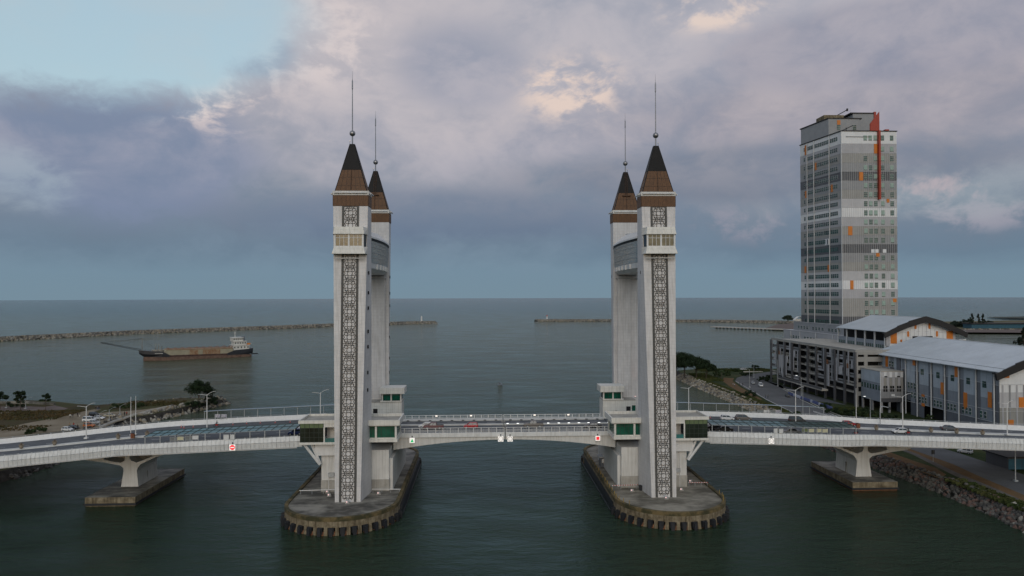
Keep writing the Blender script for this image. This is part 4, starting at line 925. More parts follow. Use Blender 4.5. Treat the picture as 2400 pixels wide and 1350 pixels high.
    bx('orange_panel', M_orange, pp, 200.9,pt.y-.25,149.2,202.8,pt.y-.05,151.8)
    bx('plant_room', M_ochre, Hh, 197,224,153.2,209,234,156.8); bx('lift_house', C_G, Hh, 213.4,222,143.2,226,240,157.2); bx('lift_house_roof', C_bf, Hh, 211.8,221.6,157.2,226.4,240.4,157.8)
    bx('red_frame', M_fin, Hh, 225.9,221.5,143.2,227.2,223,158.3)
    # red fin: long blade down the front with a raked head
    f = MB(); f.box(218.2,203.0,104.0,219.2,205.3,143.0); f.prism([(213.9,143.0),(219.2,143.0),(219.2,153.8),(213.9,147.0)], 204.2, 205.0, 'y'); f.build('red_fin', M_fin, Hh)
    bx('roof_box', M_fin, Hh, 225.9,210,143.3,228.2,212,145.2)
    cr = MB(); cr.tube((204,212,143.2),(204,212,146.5),.25,6); cr.tube((201,212,144.5),(207.5,211,147.5),.22,6); cr.box(202.5,211,143.2,205.5,213,144.6); cr.build('gondola_crane', C_bf, Hh)
    cr = MB(); cr.tube((205,226,156.6),(211.5,225,160.2),.25,6); cr.box(211.2,224.7,159.5,212.0,225.5,161); cr.build('gondola_crane', C_bf, Hh)
    MB().tube((216,230,157.2),(216,230,162.5),.08,5).build('mast', C_pipe, Hh)
    bx('window_rail', C_bf, Hh, 200,y0-.35,139.5,214.5,y0-.2,139.7)
    return Hh
hotel()

def podium():
    Pd = thing('hotel_podium', 'stepped blue-grey podium below the hotel tower, rows of small windows', 'building', (185, 205, ZG))
    for xx, ya, yb, zt, m in ((187.5,164,246,33.6,C_G),(182.5,164.2,249,28.6,C_L)):
        bx('podium_block', m, Pd, xx,ya,ZG,230,yb,zt); bx('coping', C_L2, Pd, xx-.15,ya,zt,xx+.3,yb+.2,zt+.2)
    w = MB(); w.box(-.12,-1.1,-.9,.02,1.1,.9,0)
    for a, b_ in ((-1.0,-.1),(.1,1.0)):
        for c, d in ((-.82,-.05),(.05,.82)): w.box(-.16,a,c,-.1,b_,d,1)
    WP = w.mesh('window', [C_L2, M_win])
    for xx, zz, m_ in ((187.5,30.6,0),(182.5,25.0,0)):
        for k in range(20):
            if k % 5 == 4: continue
            o = obj('window', WP, Pd); o.location = Vector((xx-.02, 170+3.8*k, zz))-Pd.location
    for yy in (186,206,226,238): MB().tube((182.2,yy,20),(182.2,yy,28.5),.2,6).build('downpipe', C_pipe, Pd)
podium()

def garage():
    Gg = thing('parking_garage', 'dark open multi-storey car park with concrete bands and metal screens', 'car park', (170, 155, ZG))
    xw, ys, yn, zt = 152.3, 107.0, 195.0, 26.2
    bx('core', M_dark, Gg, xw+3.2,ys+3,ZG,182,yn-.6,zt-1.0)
    bx('roof_slab', M_conc, Gg, xw,ys,zt-.6,182.4,yn,zt); 
    for a in ((xw,ys,zt,xw+.4,yn,zt+.7),(xw+.4,ys,zt,182.4,ys+.4,zt+.7)): bx('roof_parapet', C_T, Gg, *a)
    lev = [24.6,21.1,17.6,14.0,10.2]
    K = 10; yy = [lerp(ys,yn,k/K) for k in range(K+1)]
    for z in lev: bx('floor_slab', M_conc, Gg, xw+.3,ys+.3,z-1.85,182,yn-.3,z-1.45)
    for k in range(K+1): bx('column', C_D, Gg, xw-.55,yy[k]-.45,ZG,xw+.25,yy[k]+.45,zt-.3)
    random.seed(5)
    for k in range(K):
        bare = k in (4,5)
        for i, z in enumerate(lev):
            if k < 5 and i == 4: continue
            m = C_T if bare else random.choice((C_G,C_L,C_G,M_conc))
            a = xw+(2.2 if bare else .3)
            bx('parapet_band', m, Gg, a,yy[k]+.45,z-2.75,a+.35,yy[k+1]-.45,z-.85)
            if bare: bx('pier', C_T, Gg, a-.2,(yy[k]+yy[k+1])/2-1.3,z-.85,a+.5,(yy[k]+yy[k+1])/2+1.3,z+.85)
        if not bare:
            n = 5
            for j in range(n):
                if random.random() < .25: continue
                y0 = lerp(yy[k]+.6,yy[k+1]-.6,j/n); y1 = y0+(yy[k+1]-yy[k]-1.2)/n*random.uniform(.55,.95); zz = random.choice((zt-.4,zt-.4,18.5,22.0)); hh = random.choice((3.2,6.8,10.0,13.5))
                bx('screen_panel', random.choice((C_G,C_L,C_L2,C_D,C_L)), Gg, xw-.12,y0,max(ZG+4,zz-hh),xw+.02,y1,zz)
            if random.random() < .45:
                y0 = lerp(yy[k],yy[k+1],.2+.5*random.random()); z = random.choice(lev); bx('orange_panel', M_orange if k % 2 else M_rust, Gg, xw-.2,y0,z-2.6,xw-.1,y0+1.5,z-.6)
    # south end
    bx('end_wall', C_T, Gg, xw+.1,ys-.35,zt-1.4,168,ys+.0,zt-.05); bx('end_wall', C_T, Gg, xw-.3,ys-.4,ZG,xw+.9,ys-.02,zt-.1); bx('end_wall', C_T, Gg, xw+3.6,ys-.36,8,xw+5.1,ys-.02,zt-1.4)
    for i, z in enumerate(lev):
        bx('end_band', C_T, Gg, xw+.9,ys-.34,z-2.75,168,ys-.01,z-.95 if i else z-.75)
    bx('ramp', M_conc, Gg, xw-3.6,130,6.4,xw-.6,178,7.2); bx('ramp_wall', C_D, Gg, xw-3.7,130,7.0,xw-3.4,178,7.9)
    bx('entrance_canopy', M_conc, Gg, 141,206,6.8,152,207,7.2)
    return Gg
garage()

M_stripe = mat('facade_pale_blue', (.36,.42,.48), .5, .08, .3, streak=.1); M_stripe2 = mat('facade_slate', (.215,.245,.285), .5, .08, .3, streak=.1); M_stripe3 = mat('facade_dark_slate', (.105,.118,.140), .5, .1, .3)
def mall():
    Mm = thing('shopping_mall', 'long mall hall with pale metal roof, striped panel wall and dark gable fascia', 'building', (183, 75, ZG))
    xw, xe, ys, yn, ze, zr = 164.0, 203.0, 38.9, 112.6, 25.6, 32.0; xc = (xw+xe)/2
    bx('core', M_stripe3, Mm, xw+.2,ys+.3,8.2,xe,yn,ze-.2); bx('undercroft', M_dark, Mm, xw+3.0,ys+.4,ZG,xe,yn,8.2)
    # stacked rows of vertical wall panels, darker toward the foot
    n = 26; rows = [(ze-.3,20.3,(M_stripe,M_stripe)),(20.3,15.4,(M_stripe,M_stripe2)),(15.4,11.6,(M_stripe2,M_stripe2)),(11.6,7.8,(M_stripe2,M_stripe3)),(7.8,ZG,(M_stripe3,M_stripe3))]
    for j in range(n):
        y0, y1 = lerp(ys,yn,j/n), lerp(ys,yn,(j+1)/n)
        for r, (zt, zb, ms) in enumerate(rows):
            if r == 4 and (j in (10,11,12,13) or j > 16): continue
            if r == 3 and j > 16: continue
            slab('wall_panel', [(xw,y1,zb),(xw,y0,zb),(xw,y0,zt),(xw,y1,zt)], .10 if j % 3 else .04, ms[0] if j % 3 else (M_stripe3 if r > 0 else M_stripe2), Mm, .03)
    for y in (82.5,73.8,65.9,58.2,49.4,40.7,90.0): MB().tube((xw-.35,y,ZG),(xw-.35,y,ze),.24,6).build('downpipe', C_pipe, Mm)
    for y, z in ((79.5,20.4),(70.0,20.2),(61.8,20.1),(53.5,20.0),(45.5,19.8)):
        o = bx('window', M_win, Mm, xw-.2,y-.9,z-1.1,xw-.13,y+.9,z+1.1)
    w = MB(); w.box(-.05,-.55,-1.2,.05,.55,1.2,0)
    for a, b_ in ((-.48,-.06),(.06,.48)):
        for c, d in ((-1.1,-.1),(.1,1.1)): w.box(-.1,a,c,-.04,b_,d,1)
    WM = w.mesh('window', [C_pipe, M_win])
    for y in (80.8,79.0,77.2,71.8,70.0,68.2,64.0,62.2,60.4,56.0,54.2,52.4,47.0,45.0):
        o = obj('window', WM, Mm); o.location = Vector((xw-.2,y,9.6))-Mm.location
    for y, z in ((101,21.5),(99,21.5),(88,14.3),(86,14.3),(84,14.3),(86,10.7),(84,10.7)):
        o = obj('window', WM, Mm); o.location = Vector((xw-.2,y,z))-Mm.location
    for y, z0, z1 in ((103.5,20,25),(84.6,22.4,25.2),(59.6,20.7,24.8),(67.5,13.4,17.8),(42.9,12.4,17.6),(55.0,10.0,15.8),(79.0,7.2,8.4),(79.0,10.9,11.8)): bx('orange_panel', M_orange, Mm, xw-.26,y-.9,z0,xw-.12,y+.9,z1)
    for z in (20.3,11.6,7.8): MB().tube((xw-.16,ys,z),(xw-.16,yn,z),.06,5).build('joint_rail', C_pipe, Mm)
    bx('dark_pier', M_stripe3, Mm, xw-.5,93.5,ZG,xw-.1,96,ze-.3)
    # roof: two sheets with standing edge, gable end
    for k in (-1, 1):
        xo = xc+k*(xc-xw+2.0); rf = MB().hexa([(xc,ys-2.6,zr-.25),(xo,ys-2.6,ze-.85),(xo,yn+.5,ze-.85),(xc,yn+.5,zr-.25),(xc,ys-2.6,zr),(xo,ys-2.6,ze-.6),(xo,yn+.5,ze-.6),(xc,yn+.5,zr)]).build('roof_sheet', C_roof, Mm)
        sm2 = MB(); x_ = xc+k*(xc-xw-.6); sm2.tube((x_,ys-2.6,ze+.3),(x_,yn+.5,ze+.3),.10,5); stm = sm2.build('roof_step', M_galv, rf)
        for j in range(9):
            y_ = lerp(ys-1,yn-1,j/8); MB().tube((xc,y_,zr+.01),(xo,y_,ze-.59),.05,4).build('roof_seam', C_roof, rf)
    MB().tube((xc,ys-2.6,zr),(xc,yn+.5,zr),.22,6).build('ridge_cap', C_pipe, Mm)
    gable(Mm, xw, xe, ys, ze, zr, -1)
    # gable wall below, bands with orange panels
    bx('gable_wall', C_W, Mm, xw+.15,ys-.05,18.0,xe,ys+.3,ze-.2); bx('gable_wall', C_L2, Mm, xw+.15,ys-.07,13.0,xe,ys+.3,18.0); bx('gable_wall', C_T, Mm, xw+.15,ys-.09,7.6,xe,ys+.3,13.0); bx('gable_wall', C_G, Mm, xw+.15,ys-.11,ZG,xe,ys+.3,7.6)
    for j in range(16):
        x = xw+.9+2.4*j; bx('pilaster', C_G if j % 2 else C_L, Mm, x,ys-.2,ZG,x+.55,ys-.1,20.4)
    for x, z0, z1, w_ in ((165.0,22.8,25.3,2.4),(170.6,12.9,16.4,1.7),(166.9,4.2,9.0,1.8),(176,8,12,1.7),(182,14,17.5,1.7)): bx('orange_panel', M_orange, Mm, x,ys-.28,z0,x+w_,ys-.12,z1)
    for z in (20.6,13.0,11.8,7.6): MB().tube((xw,ys-.25,z),(xe,ys-.25,z),.06,5).build('joint_rail', C_pipe, Mm)
def gable(par, xw, xe, ys, ze, zr, sgn):
    """dark stepped barge boards over a pale gable"""
    xc = (xw+xe)/2; hw_ = xc-xw
    MB().prism([(xw+.2,ze-.3),(xe-.2,ze-.3),(xc,zr-.7)], ys+.0, ys+.4, 'y').build('gable_infill', C_W, par)
    for k in (-1,1):
        P_ = [(0,zr+.7),(hw_*.48,lerp(zr,ze,.40)+.75),(hw_*.48,lerp(zr,ze,.40)+.45),(hw_*.80,lerp(zr,ze,.74)+.45),(hw_*.80,lerp(zr,ze,.74)+.15),(hw_+3.0,ze-1.2),(hw_+2.6,ze-3.4),(hw_*.9,ze-1.5),(hw_*.5,lerp(zr,ze,.55)-1.25),(0,zr-1.9)]
        P_ = [(xc+k*x,z) for x,z in P_]
        MB().prism(P_[::-k], ys-2.9, ys-2.2, 'y').build('barge_board', C_bf, par)
        MB().prism([(xc+k*x,z) for x,z in [(0,zr-.3),(hw_+2.2,ze-1.25),(hw_+2.2,ze-1.5),(0,zr-.6)]][::-k], ys-2.2, ys+.2, 'y').build('soffit', C_bf, par)
mall()

def annex():
    A = thing('mall_annex', 'small grey panelled block on stilts beside the car park', 'building', (159, 98, ZG))
    x0, x1, y0, y1, z0, zt = 154.4, 163.6, 91.5, 106.4, 7.0, 19.4
    bx('core', C_G, A, x0+.15,y0+.15,z0,x1,y1,zt-.2)
    for j, m in enumerate((C_W,C_L2,C_T,C_L2)):
        for q in range(2):
            xa, xb_ = lerp(x0,x1,(j+q*.5)/4), lerp(x0,x1,(j+q*.5+.5)/4)
            for (za, zb_), mm in (((16.9,19.3),C_W if q else C_L2),((12.2,16.9),C_T if q else C_L),((8.6,12.2),C_G),((7.0,8.6),C_D)): slab('wall_panel', [(xa,y0,za),(xb_,y0,za),(xb_,y0,zb_),(xa,y0,zb_)], .08, mm, A, .03)
    for j in range(7):
        ya, yb_ = lerp(y0,y1,j/7), lerp(y0,y1,(j+1)/7)
        for (za, zb_), mm in (((14.5,19.3),M_stripe),((10.2,14.5),M_stripe2),((7.0,10.2),M_stripe2)): slab('wall_panel', [(x0,yb_,za),(x0,ya,za),(x0,ya,zb_),(x0,yb_,zb_)], .08, mm, A, .03)
        w = bx('window', M_win, A, x0-.14,ya+.5,11.6,x0-.09,yb_-.5,13.6)
    for x in (156.2,159.0,161.8):
        for q in (-.9,.05):
            for z in (11.2,12.5): bx('window_pane', M_dark, A, x+q-.0,y0-.14,z,x+q+.75,y0-.09,z+1.05)
    for x in (156.4,161.6): bx('vent', M_dark, A, x-.6,y0-.14,17.0,x+.6,y0-.09,17.5)
    bx('notice', C_W, A, 158.6,y0-.14,9.4,160.0,y0-.09,10.2)
    bx('roof', M_conc, A, x0-.2,y0-.2,zt-.2,x1,y1,zt+.1)
    for x, y in ((x0+.4,y0+.4),(x0+.4,98.5),(x0+.4,y1-.5),(x1-.6,y0+.4),(158.0,y0+.4)): MB().box(x-.35,y-.35,ZG,x+.35,y+.35,z0).build('column', C_G, A)
    MB().tube((x0-.25,y0-.1,ZG),(x0-.25,y0-.1,zt),.2,6).build('downpipe', C_pipe, A)
annex()

def hall():
    Ha = thing('upper_hall', 'raised hall with pale roof and white gable with orange arched panels', 'building', (190, 142, ZG))
    xw, xe, ys, yn, ze, zr = 174.0, 206.2, 122.0, 164.0, 34.4, 39.9; xc = (xw+xe)/2+.9
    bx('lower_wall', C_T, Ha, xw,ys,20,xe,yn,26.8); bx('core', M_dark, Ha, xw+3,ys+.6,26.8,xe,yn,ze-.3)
    bx('parapet', M_stripe2, Ha, xw-.1,ys+.4,24.0,xw+.3,yn,29.5); bx('wall', C_T, Ha, xw,ys+.4,24.0,xe,ys+.9,ze-.4)
    for k in range(6): bx('column', C_pipe, Ha, xw-.25,lerp(ys+.3,yn,k/5)-.3,24,xw+.35,lerp(ys+.3,yn,k/5)+.3,ze-.6)
    for k in range(5):
        for q in range(4): bx('window', M_win, Ha, xw-.17,lerp(ys,yn,(k+.15+q*.2)/5),25.6,xw-.11,lerp(ys,yn,(k+.27+q*.2)/5),27.8)
    for k in (-1,1):
        hw_ = (xe-xw)/2; xo = xc+k*(hw_+2.2)
        MB().hexa([(xc,ys-2.6,zr-.25),(xo,ys-2.6,ze-.85),(xo,yn,ze-.85),(xc,yn,zr-.25),(xc,ys-2.6,zr),(xo,ys-2.6,ze-.6),(xo,yn,ze-.6),(xc,yn,zr)]).build('roof_sheet', C_roof, Ha)
    MB().tube((xc,ys-2.6,zr),(xc,yn,zr),.2,6).build('ridge_cap', C_pipe, Ha)
    gable(Ha, xc-16.1, xc+16.1, ys, ze, zr, -1)
    bx('gable_wall', C_W, Ha, xw+2.0,ys-.05,27.2,xe-2.0,ys+.35,ze-.28)
    bx('gable_side', C_L, Ha, xw,ys+.0,27.2,xw+2.0,ys+.35,ze-.3); bx('gable_side', C_L, Ha, xe-2.0,ys+.0,27.2,xe,ys+.35,ze-.3)
    for x, z0, w_, h_ in ((176.3,28.4,2.9,5.4),(202.0,28.4,2.9,5.4)):
        fr = bx('orange_panel', M_orange, Ha, x,ys-.2,z0,x+w_,ys-.06,z0+h_)
    def pill(x, z, h_, w_):
        b = MB(); pts_ = [(x+w_/2*math.cos(a), z+h_/2-w_/2+w_/2*math.sin(a)) for a in [math.pi*i/6 for i in range(7)]]+[(x+w_/2*math.cos(a), z-h_/2+w_/2+w_/2*math.sin(a)) for a in [math.pi+math.pi*i/6 for i in range(7)]]
        b.prism(pts_, ys-.18, ys-.06, 'y'); b.build('orange_panel', M_orange, Ha)
    for dx, z, h_ in ((3.2,36.1,2.6),(6.6,32.6,2.6),(9.8,29.6,1.2)):
        for k in (-1,1): pill(xc+k*dx, z, h_, .95)
    for j in range(11):
        x = xc-9.4+1.88*j; MB().box(x-.06,ys-.12,28,x+.06,ys-.02,36.8-abs(x-xc)*.36).build('batten', C_L, Ha)
    for x0_, z in ((-8.4,33.2),(-4.5,35.2),(-1.9,33.6),(1.9,33.6),(4.5,35.2),(8.4,33.2),(-6,31),(6,31)): bx('batten', C_L, Ha, xc+x0_-.9,ys-.115,z-.06,xc+x0_+.9,ys-.02,z+.06)
    bx('gable_opening', M_dark, Ha, xc-4.6,ys-.14,27.6,xc+4.6,ys-.05,31.6)
    bx('wall_base_rail', C_W, Ha, xw+1.6,ys-.3,27.0,xe-1.6,ys+.1,27.4)
hall()

def shed():
    S_ = thing('riverside_shed', 'low shed with blue corrugated doors under the right viaduct', 'shed', (146, -4, ZG))
    a = at(2312,1062,6.4); 
    x0, y0 = 137.0, -0.4
    bx('wall', C_D, S_, x0,y0,ZG,x0+16,y0+8.5,5.8); bx('roof', C_bf, S_, x0-.5,y0-.6,5.8,x0+17,y0+9.2,6.15)
    for j in range(8):
        o = bx('door_panel', M_blue, S_, x0+1.9*j+.1,y0-.12,ZG,x0+1.9*j+1.85,y0-.02,5.5)
M_blue = mat('blue_corrugated_sheet', (.020,.085,.13), .5, .2, .5, streak=.25)
shed()

# ================================================================== things on the bridge
def deckpt(px, py, dz=0.0):
    """point on the roadway seen at a photo pixel"""
    z = ZD
    for _ in range(25):
        p = at(px, py, z+dz); z = .5*z+.5*(ZD if abs(p.x) < 44 else zroad(p.x))
    return at(px, py, z+dz)

# glass canopies over the near walkway
def canopy(sx, x0, x1, label):
    C_ = thing('walkway_canopy', label, 'canopy', (sx*(x0+x1)/2, -15, zroad(sx*(x0+x1)/2)), 'glass canopies over the walkways')
    n = round((x1-x0)/1.9); z = lambda x: zroad(x)+2.75
    for i in range(n):
        a, b_ = sx*lerp(x0,x1,i/n), sx*lerp(x0,x1,(i+1)/n); a, b_ = min(a,b_), max(a,b_)
        for j, (ya, yb) in enumerate(((-15.5,-12.5),(-12.5,-9.6))): slab('roof_pane', [(a,ya,z(a)+.12*j),(b_,ya,z(b_)+.12*j),(b_,yb,z(b_)+.12*(j+1)),(a,yb,z(a)+.12*(j+1))], .04, M_teal if (sx < 0 or a < 69) else M_teald, C_, .05)
    for i in range(n+1):
        x = sx*lerp(x0,x1,i/n); MB().hexa([(x-.09,-15.55,z(x)-.12),(x+.09,-15.55,z(x)-.12),(x+.09,-9.5,z(x)+.12),(x-.09,-9.5,z(x)+.12),(x-.09,-15.55,z(x)+.10),(x+.09,-15.55,z(x)+.10),(x+.09,-9.5,z(x)+.36),(x-.09,-9.5,z(x)+.36)]).build('rafter', M_frame, C_)
    for yy_, dz in ((-12.5,.17),(-9.55,.30)): MB().path([(sx*lerp(x0,x1,i/12),yy_,z(sx*lerp(x0,x1,i/12))+dz) for i in range(13)], .10, 4).build('purlin', M_frame, C_)
    k = round((x1-x0)/3.45)
    for i in range(k+1):
        x = sx*lerp(x0+.2,x1-.2,i/k); MB().box(x-.09,-15.6,zroad(x)+.9,x+.09,-15.42,z(x)).build('post', M_galv, C_)
        
    MB().path([(sx*lerp(x0,x1,i/12),-15.5,z(sx*lerp(x0,x1,i/12))-.06) for i in range(13)], .07, 5).build('eave_beam', M_galv, C_)
    return C_
M_teal = mat('teal_canopy_glass', (.050,.135,.150), .30, .25, .3, spec=.3); M_teald = mat('dark_teal_canopy_glass', (.016,.052,.050), .30, .25, .3, spec=.25)
canopy(-1, 50.5, 86, 'teal glass walkway canopy on the left approach'); canopy(1, 50.5, 87, 'dark teal glass walkway canopy on the right approach')
def far_canopy(sx, x0, x1, label):
    C_ = thing('slim_canopy', label, 'canopy', (sx*(x0+x1)/2, 15.6, zroad(sx*(x0+x1)/2)), 'slim canopies along the far parapet')
    k = round((x1-x0)/3.6); y = lambda x: yfar(x)-.15
    for i in range(k+1):
        x = sx*lerp(x0,x1,i/k); MB().box(x-.06,y(x)-.06,zroad(x)+1.2,x+.06,y(x)+.06,zroad(x)+3.6).build('post', M_galv, C_)
    MB().path([(sx*lerp(x0,x1,i/12),y(sx*lerp(x0,x1,i/12))-.5,zroad(sx*lerp(x0,x1,i/12))+3.62) for i in range(13)], .06, 5).build('roof_edge', M_galv, C_)
    for i in range(k):
        a, b_ = sorted((sx*lerp(x0,x1,i/k), sx*lerp(x0,x1,(i+1)/k)))
        slab('roof_pane', [(a,y(a)-.5,zroad(a)+3.6),(b_,y(b_)-.5,zroad(b_)+3.6),(b_,y(b_)+.6,zroad(b_)+3.62),(a,y(a)+.6,zroad(a)+3.62)], .03, M_glassb, C_, .04)
far_canopy(-1, 47, 84, 'slim walkway canopy frame on the far side of the left approach'); far_canopy(1, 47, 92, 'slim walkway canopy frame on the far side of the right approach')

# framed boards and cabinets between the canopy posts
def board(px0, px1, py0, py1, m, label, y=-15.3, grp='boards fixed under the near canopies'):
    a, b_ = atY(px0, py1, y), atY(px1, py0, y); T = thing('notice_board', label, 'notice board', (a.x, y, a.z), grp)
    slab('board_face', [(a.x,y,a.z),(b_.x,y,a.z),(b_.x,y,b_.z),(a.x,y,b_.z)], .05, m, T)
    f = MB()
    for q in ((a.x-.06,a.z-.06,b_.x+.06,a.z),(a.x-.06,b_.z,b_.x+.06,b_.z+.06),(a.x-.06,a.z,a.x,b_.z),(b_.x,a.z,b_.x+.06,b_.z)): f.box(q[0],y-.07,q[1],q[2],y+.03,q[3])
    f.build('frame', M_galv, T); 
    for x in (a.x, b_.x): MB().box(x-.04,y-.02,a.z-.7,x+.04,y+.04,a.z).build('leg', M_galv, T)
M_bd1 = mat('board_cream', (.50,.48,.33), .5, .1, 2); M_bd2 = mat('board_grey', (.16,.17,.17), .5, .1, 2); M_bd3 = mat('board_white', (.6,.6,.6), .5, .1, 2); M_bd4 = mat('board_olive', (.12,.15,.06), .5, .1, 2); M_bd5 = mat('poster_white_purple', (.10,.08,.20), .5, .5, 3.0, col2=(.62,.62,.60))
for q in ((416,430,1023.5,1031.5,M_bd1,'cream notice board nearest the left lamp post'),(399,414,1025,1033,M_bd2,'grey framed board beside the cream one, left approach'),(451,465,1021,1029.5,M_bd3,'white striped notice board under the left canopy'),(434,449,1022.5,1031,M_bd2,'grey framed board beside the white striped one, left approach'),
          (1880,1893,1004.5,1012,M_bd4,'olive green notice board under the right canopy'),(1895.5,1908,1005,1013,M_bd1,'first cream board right of the olive board'),(1912,1925,1005,1013,M_bd1,'second cream board right of the olive board'),(1927.5,1940,1005.5,1013.5,M_bd1,'third cream board right of the olive board')): board(*q)
def cabinet(px0, px1, py0, py1, label, m=None):
    a, b_ = atY(px0, py1, -15.9), atY(px1, py0, -15.9); T = thing('control_cabinet', label, 'cabinet', (a.x,-15.9,a.z), 'white cabinets on the parapet')
    bx('case', m or M_plainw, T, a.x,-15.95,a.z,b_.x,-15.45,b_.z); bx('door', M_panelw, T, a.x+.08,-15.99,a.z+.1,b_.x-.08,-15.95,b_.z-.1); bx('hood', M_galv, T, a.x-.06,-16.02,b_.z,b_.x+.06,-15.4,b_.z+.06)
cabinet(524,536.5,1019,1032,'bright white cabinet left of the no entry sign'); cabinet(539,550,1018,1031,'greyish cabinet right above the no entry sign', M_galv); cabinet(1814,1822,1004.5,1015.5,'white cabinet left of its grey twin on the right approach'); cabinet(1825.5,1835.5,1005,1016,'grey cabinet on the right approach parapet', M_galv)
for q, m, lab in (((504,516,971,978),M_bd5,'purple and white poster panel on the left far canopy'),((519,531,971,978),M_bd5,'white figure poster panel on the left far canopy'),((1776,1788,961,971.5),M_bd2,'dark framed poster on the right far canopy'),((1790,1803,961,971),M_bd3,'white poster with dark marks on the right far canopy'),((1806,1817,962,972),M_bd2,'second dark framed poster on the right far canopy'),((1818,1830,961,972.5),M_bd5,'purple and white poster panel on the right far canopy')):
    board(*q, m, lab, 15.4, 'posters on the far canopy frames')

# illuminated navigation signs on the bridge side
E_white = mat('lit_sign_white', (.8,.8,.78), .5, 0, 1, emit=(1,.93,.86), estr=.55); E_green = mat('lit_sign_green', (.0,.3,.1), .5, 0, 1, emit=(.0,.32,.10), estr=1.0); E_red = mat('lit_sign_red', (.6,.02,.03), .5, 0, 1, emit=(.62,.012,.020), estr=1.0)
M_ring = mat('sign_print_black', (.04,.03,.03), .6, 0, 1)
def ring2(b, cx_, y, cz, r, w, n=24):
    for i in range(n):
        a, c = 2*math.pi*i/n, 2*math.pi*(i+1)/n
        b.add([(cx_+r*math.cos(a),y,cz+r*math.sin(a)),(cx_+r*math.cos(c),y,cz+r*math.sin(c)),(cx_+(r-w)*math.cos(c),y,cz+(r-w)*math.sin(c)),(cx_+(r-w)*math.cos(a),y,cz+(r-w)*math.sin(a))], [(0,1,2,3)])
def nav_sign(px, py, sz, Y, kind, label):
    c = atY(px, py, Y); T = thing('navigation_sign', label, 'sign', (c.x, Y, c.z-sz/2), 'lit signs for boats on the bridge side')
    h_ = sz/2; bx('light_box', E_white, T, c.x-h_,Y-.12,c.z-h_,c.x+h_,Y+.12,c.z+h_)
    MB().tube((c.x,Y,c.z+h_),(c.x,Y,c.z+h_+.5),.07,6).build('bracket', M_rubber, T); MB().ball((c.x,Y,c.z+h_+.3), .16, 8, 6).build('beacon', M_rubber, T)
    f = MB()
    for q in ((c.x-h_-.05,c.z-h_-.05,c.x+h_+.05,c.z-h_),(c.x-h_-.05,c.z+h_,c.x+h_+.05,c.z+h_+.05),(c.x-h_-.05,c.z-h_,c.x-h_,c.z+h_),(c.x+h_,c.z-h_,c.x+h_+.05,c.z+h_)): f.box(q[0],Y-.14,q[1],q[2],Y+.14,q[3])
    f.build('frame', M_galv, T); y = Y-.13; s = MB()
    if kind == 'triangle': s.prism([(c.x-.42*sz*.8,c.z-.36*sz),(c.x+.42*sz*.8,c.z-.36*sz),(c.x,c.z+.36*sz)], y-.02, y, 'y'); s.build('green_triangle', E_green, T)
    if kind == 'square': s.box(c.x-.32*sz,y-.02,c.z-.34*sz,c.x+.32*sz,y,c.z+.32*sz); s.build('red_square', E_red, T)
    if kind == 'noentry':
        s.prism([(c.x+.43*sz*math.cos(2*math.pi*i/24), c.z+.43*sz*math.sin(2*math.pi*i/24)) for i in range(24)], y-.02, y, 'y'); s.build('red_disc', E_red, T)
        bx('white_bar', E_white, T, c.x-.31*sz,y-.035,c.z-.08*sz,c.x+.31*sz,y-.02,c.z+.08*sz)
    if kind in ('text','bars','mark'):
        ring2(s, c.x, y-.005, c.z, .44*sz, .075*sz)
        if kind == 'bars':
            for k in (-.16,.16): s.box(c.x+k*sz-.025*sz,y-.012,c.z-.36*sz,c.x+k*sz+.025*sz,y-.002,c.z+.36*sz)
        if kind == 'text':
            for i in range(5): x = c.x+(-.24+.12*i)*sz; s.box(x-.035*sz,y-.012,c.z-.03*sz,x+.035*sz,y-.002,c.z+.03*sz+(.015*sz if i % 2 else 0))
        if kind == 'mark':
            for i in range(4): x = c.x+(-.2+.13*i)*sz; s.box(x-.04*sz,y-.012,c.z-.06*sz,x+.03*sz,y-.002,c.z+.06*sz)
            for a in range(4): t_ = math.pi/4+a*math.pi/2; s.box(c.x+.30*sz*math.cos(t_)-.03*sz,y-.012,c.z+.30*sz*math.sin(t_)-.03*sz,c.x+.30*sz*math.cos(t_)+.03*sz,y-.002,c.z+.30*sz*math.sin(t_)+.03*sz)
        s.build('sign_print', M_ring, T)
nav_sign(966,1032,1.28,-10.5,'triangle','lit white sign with a green triangle on the bascule span'); nav_sign(1173.5,1028.5,1.32,-10.5,'text','lit white sign with a dark ring and small lettering, mid span')
nav_sign(1195.5,1028.5,1.28,-10.5,'bars','lit white sign with ring and two upright bars, mid span'); nav_sign(1401,1027,1.2,-10.5,'square','lit white sign with a red square near the right towers')
nav_sign(545,1048.5,1.4,-16.5,'noentry','lit red no entry disc sign on the left viaduct side'); nav_sign(1807.5,1033.5,1.4,-16.5,'mark','lit white ring sign on the right viaduct side')

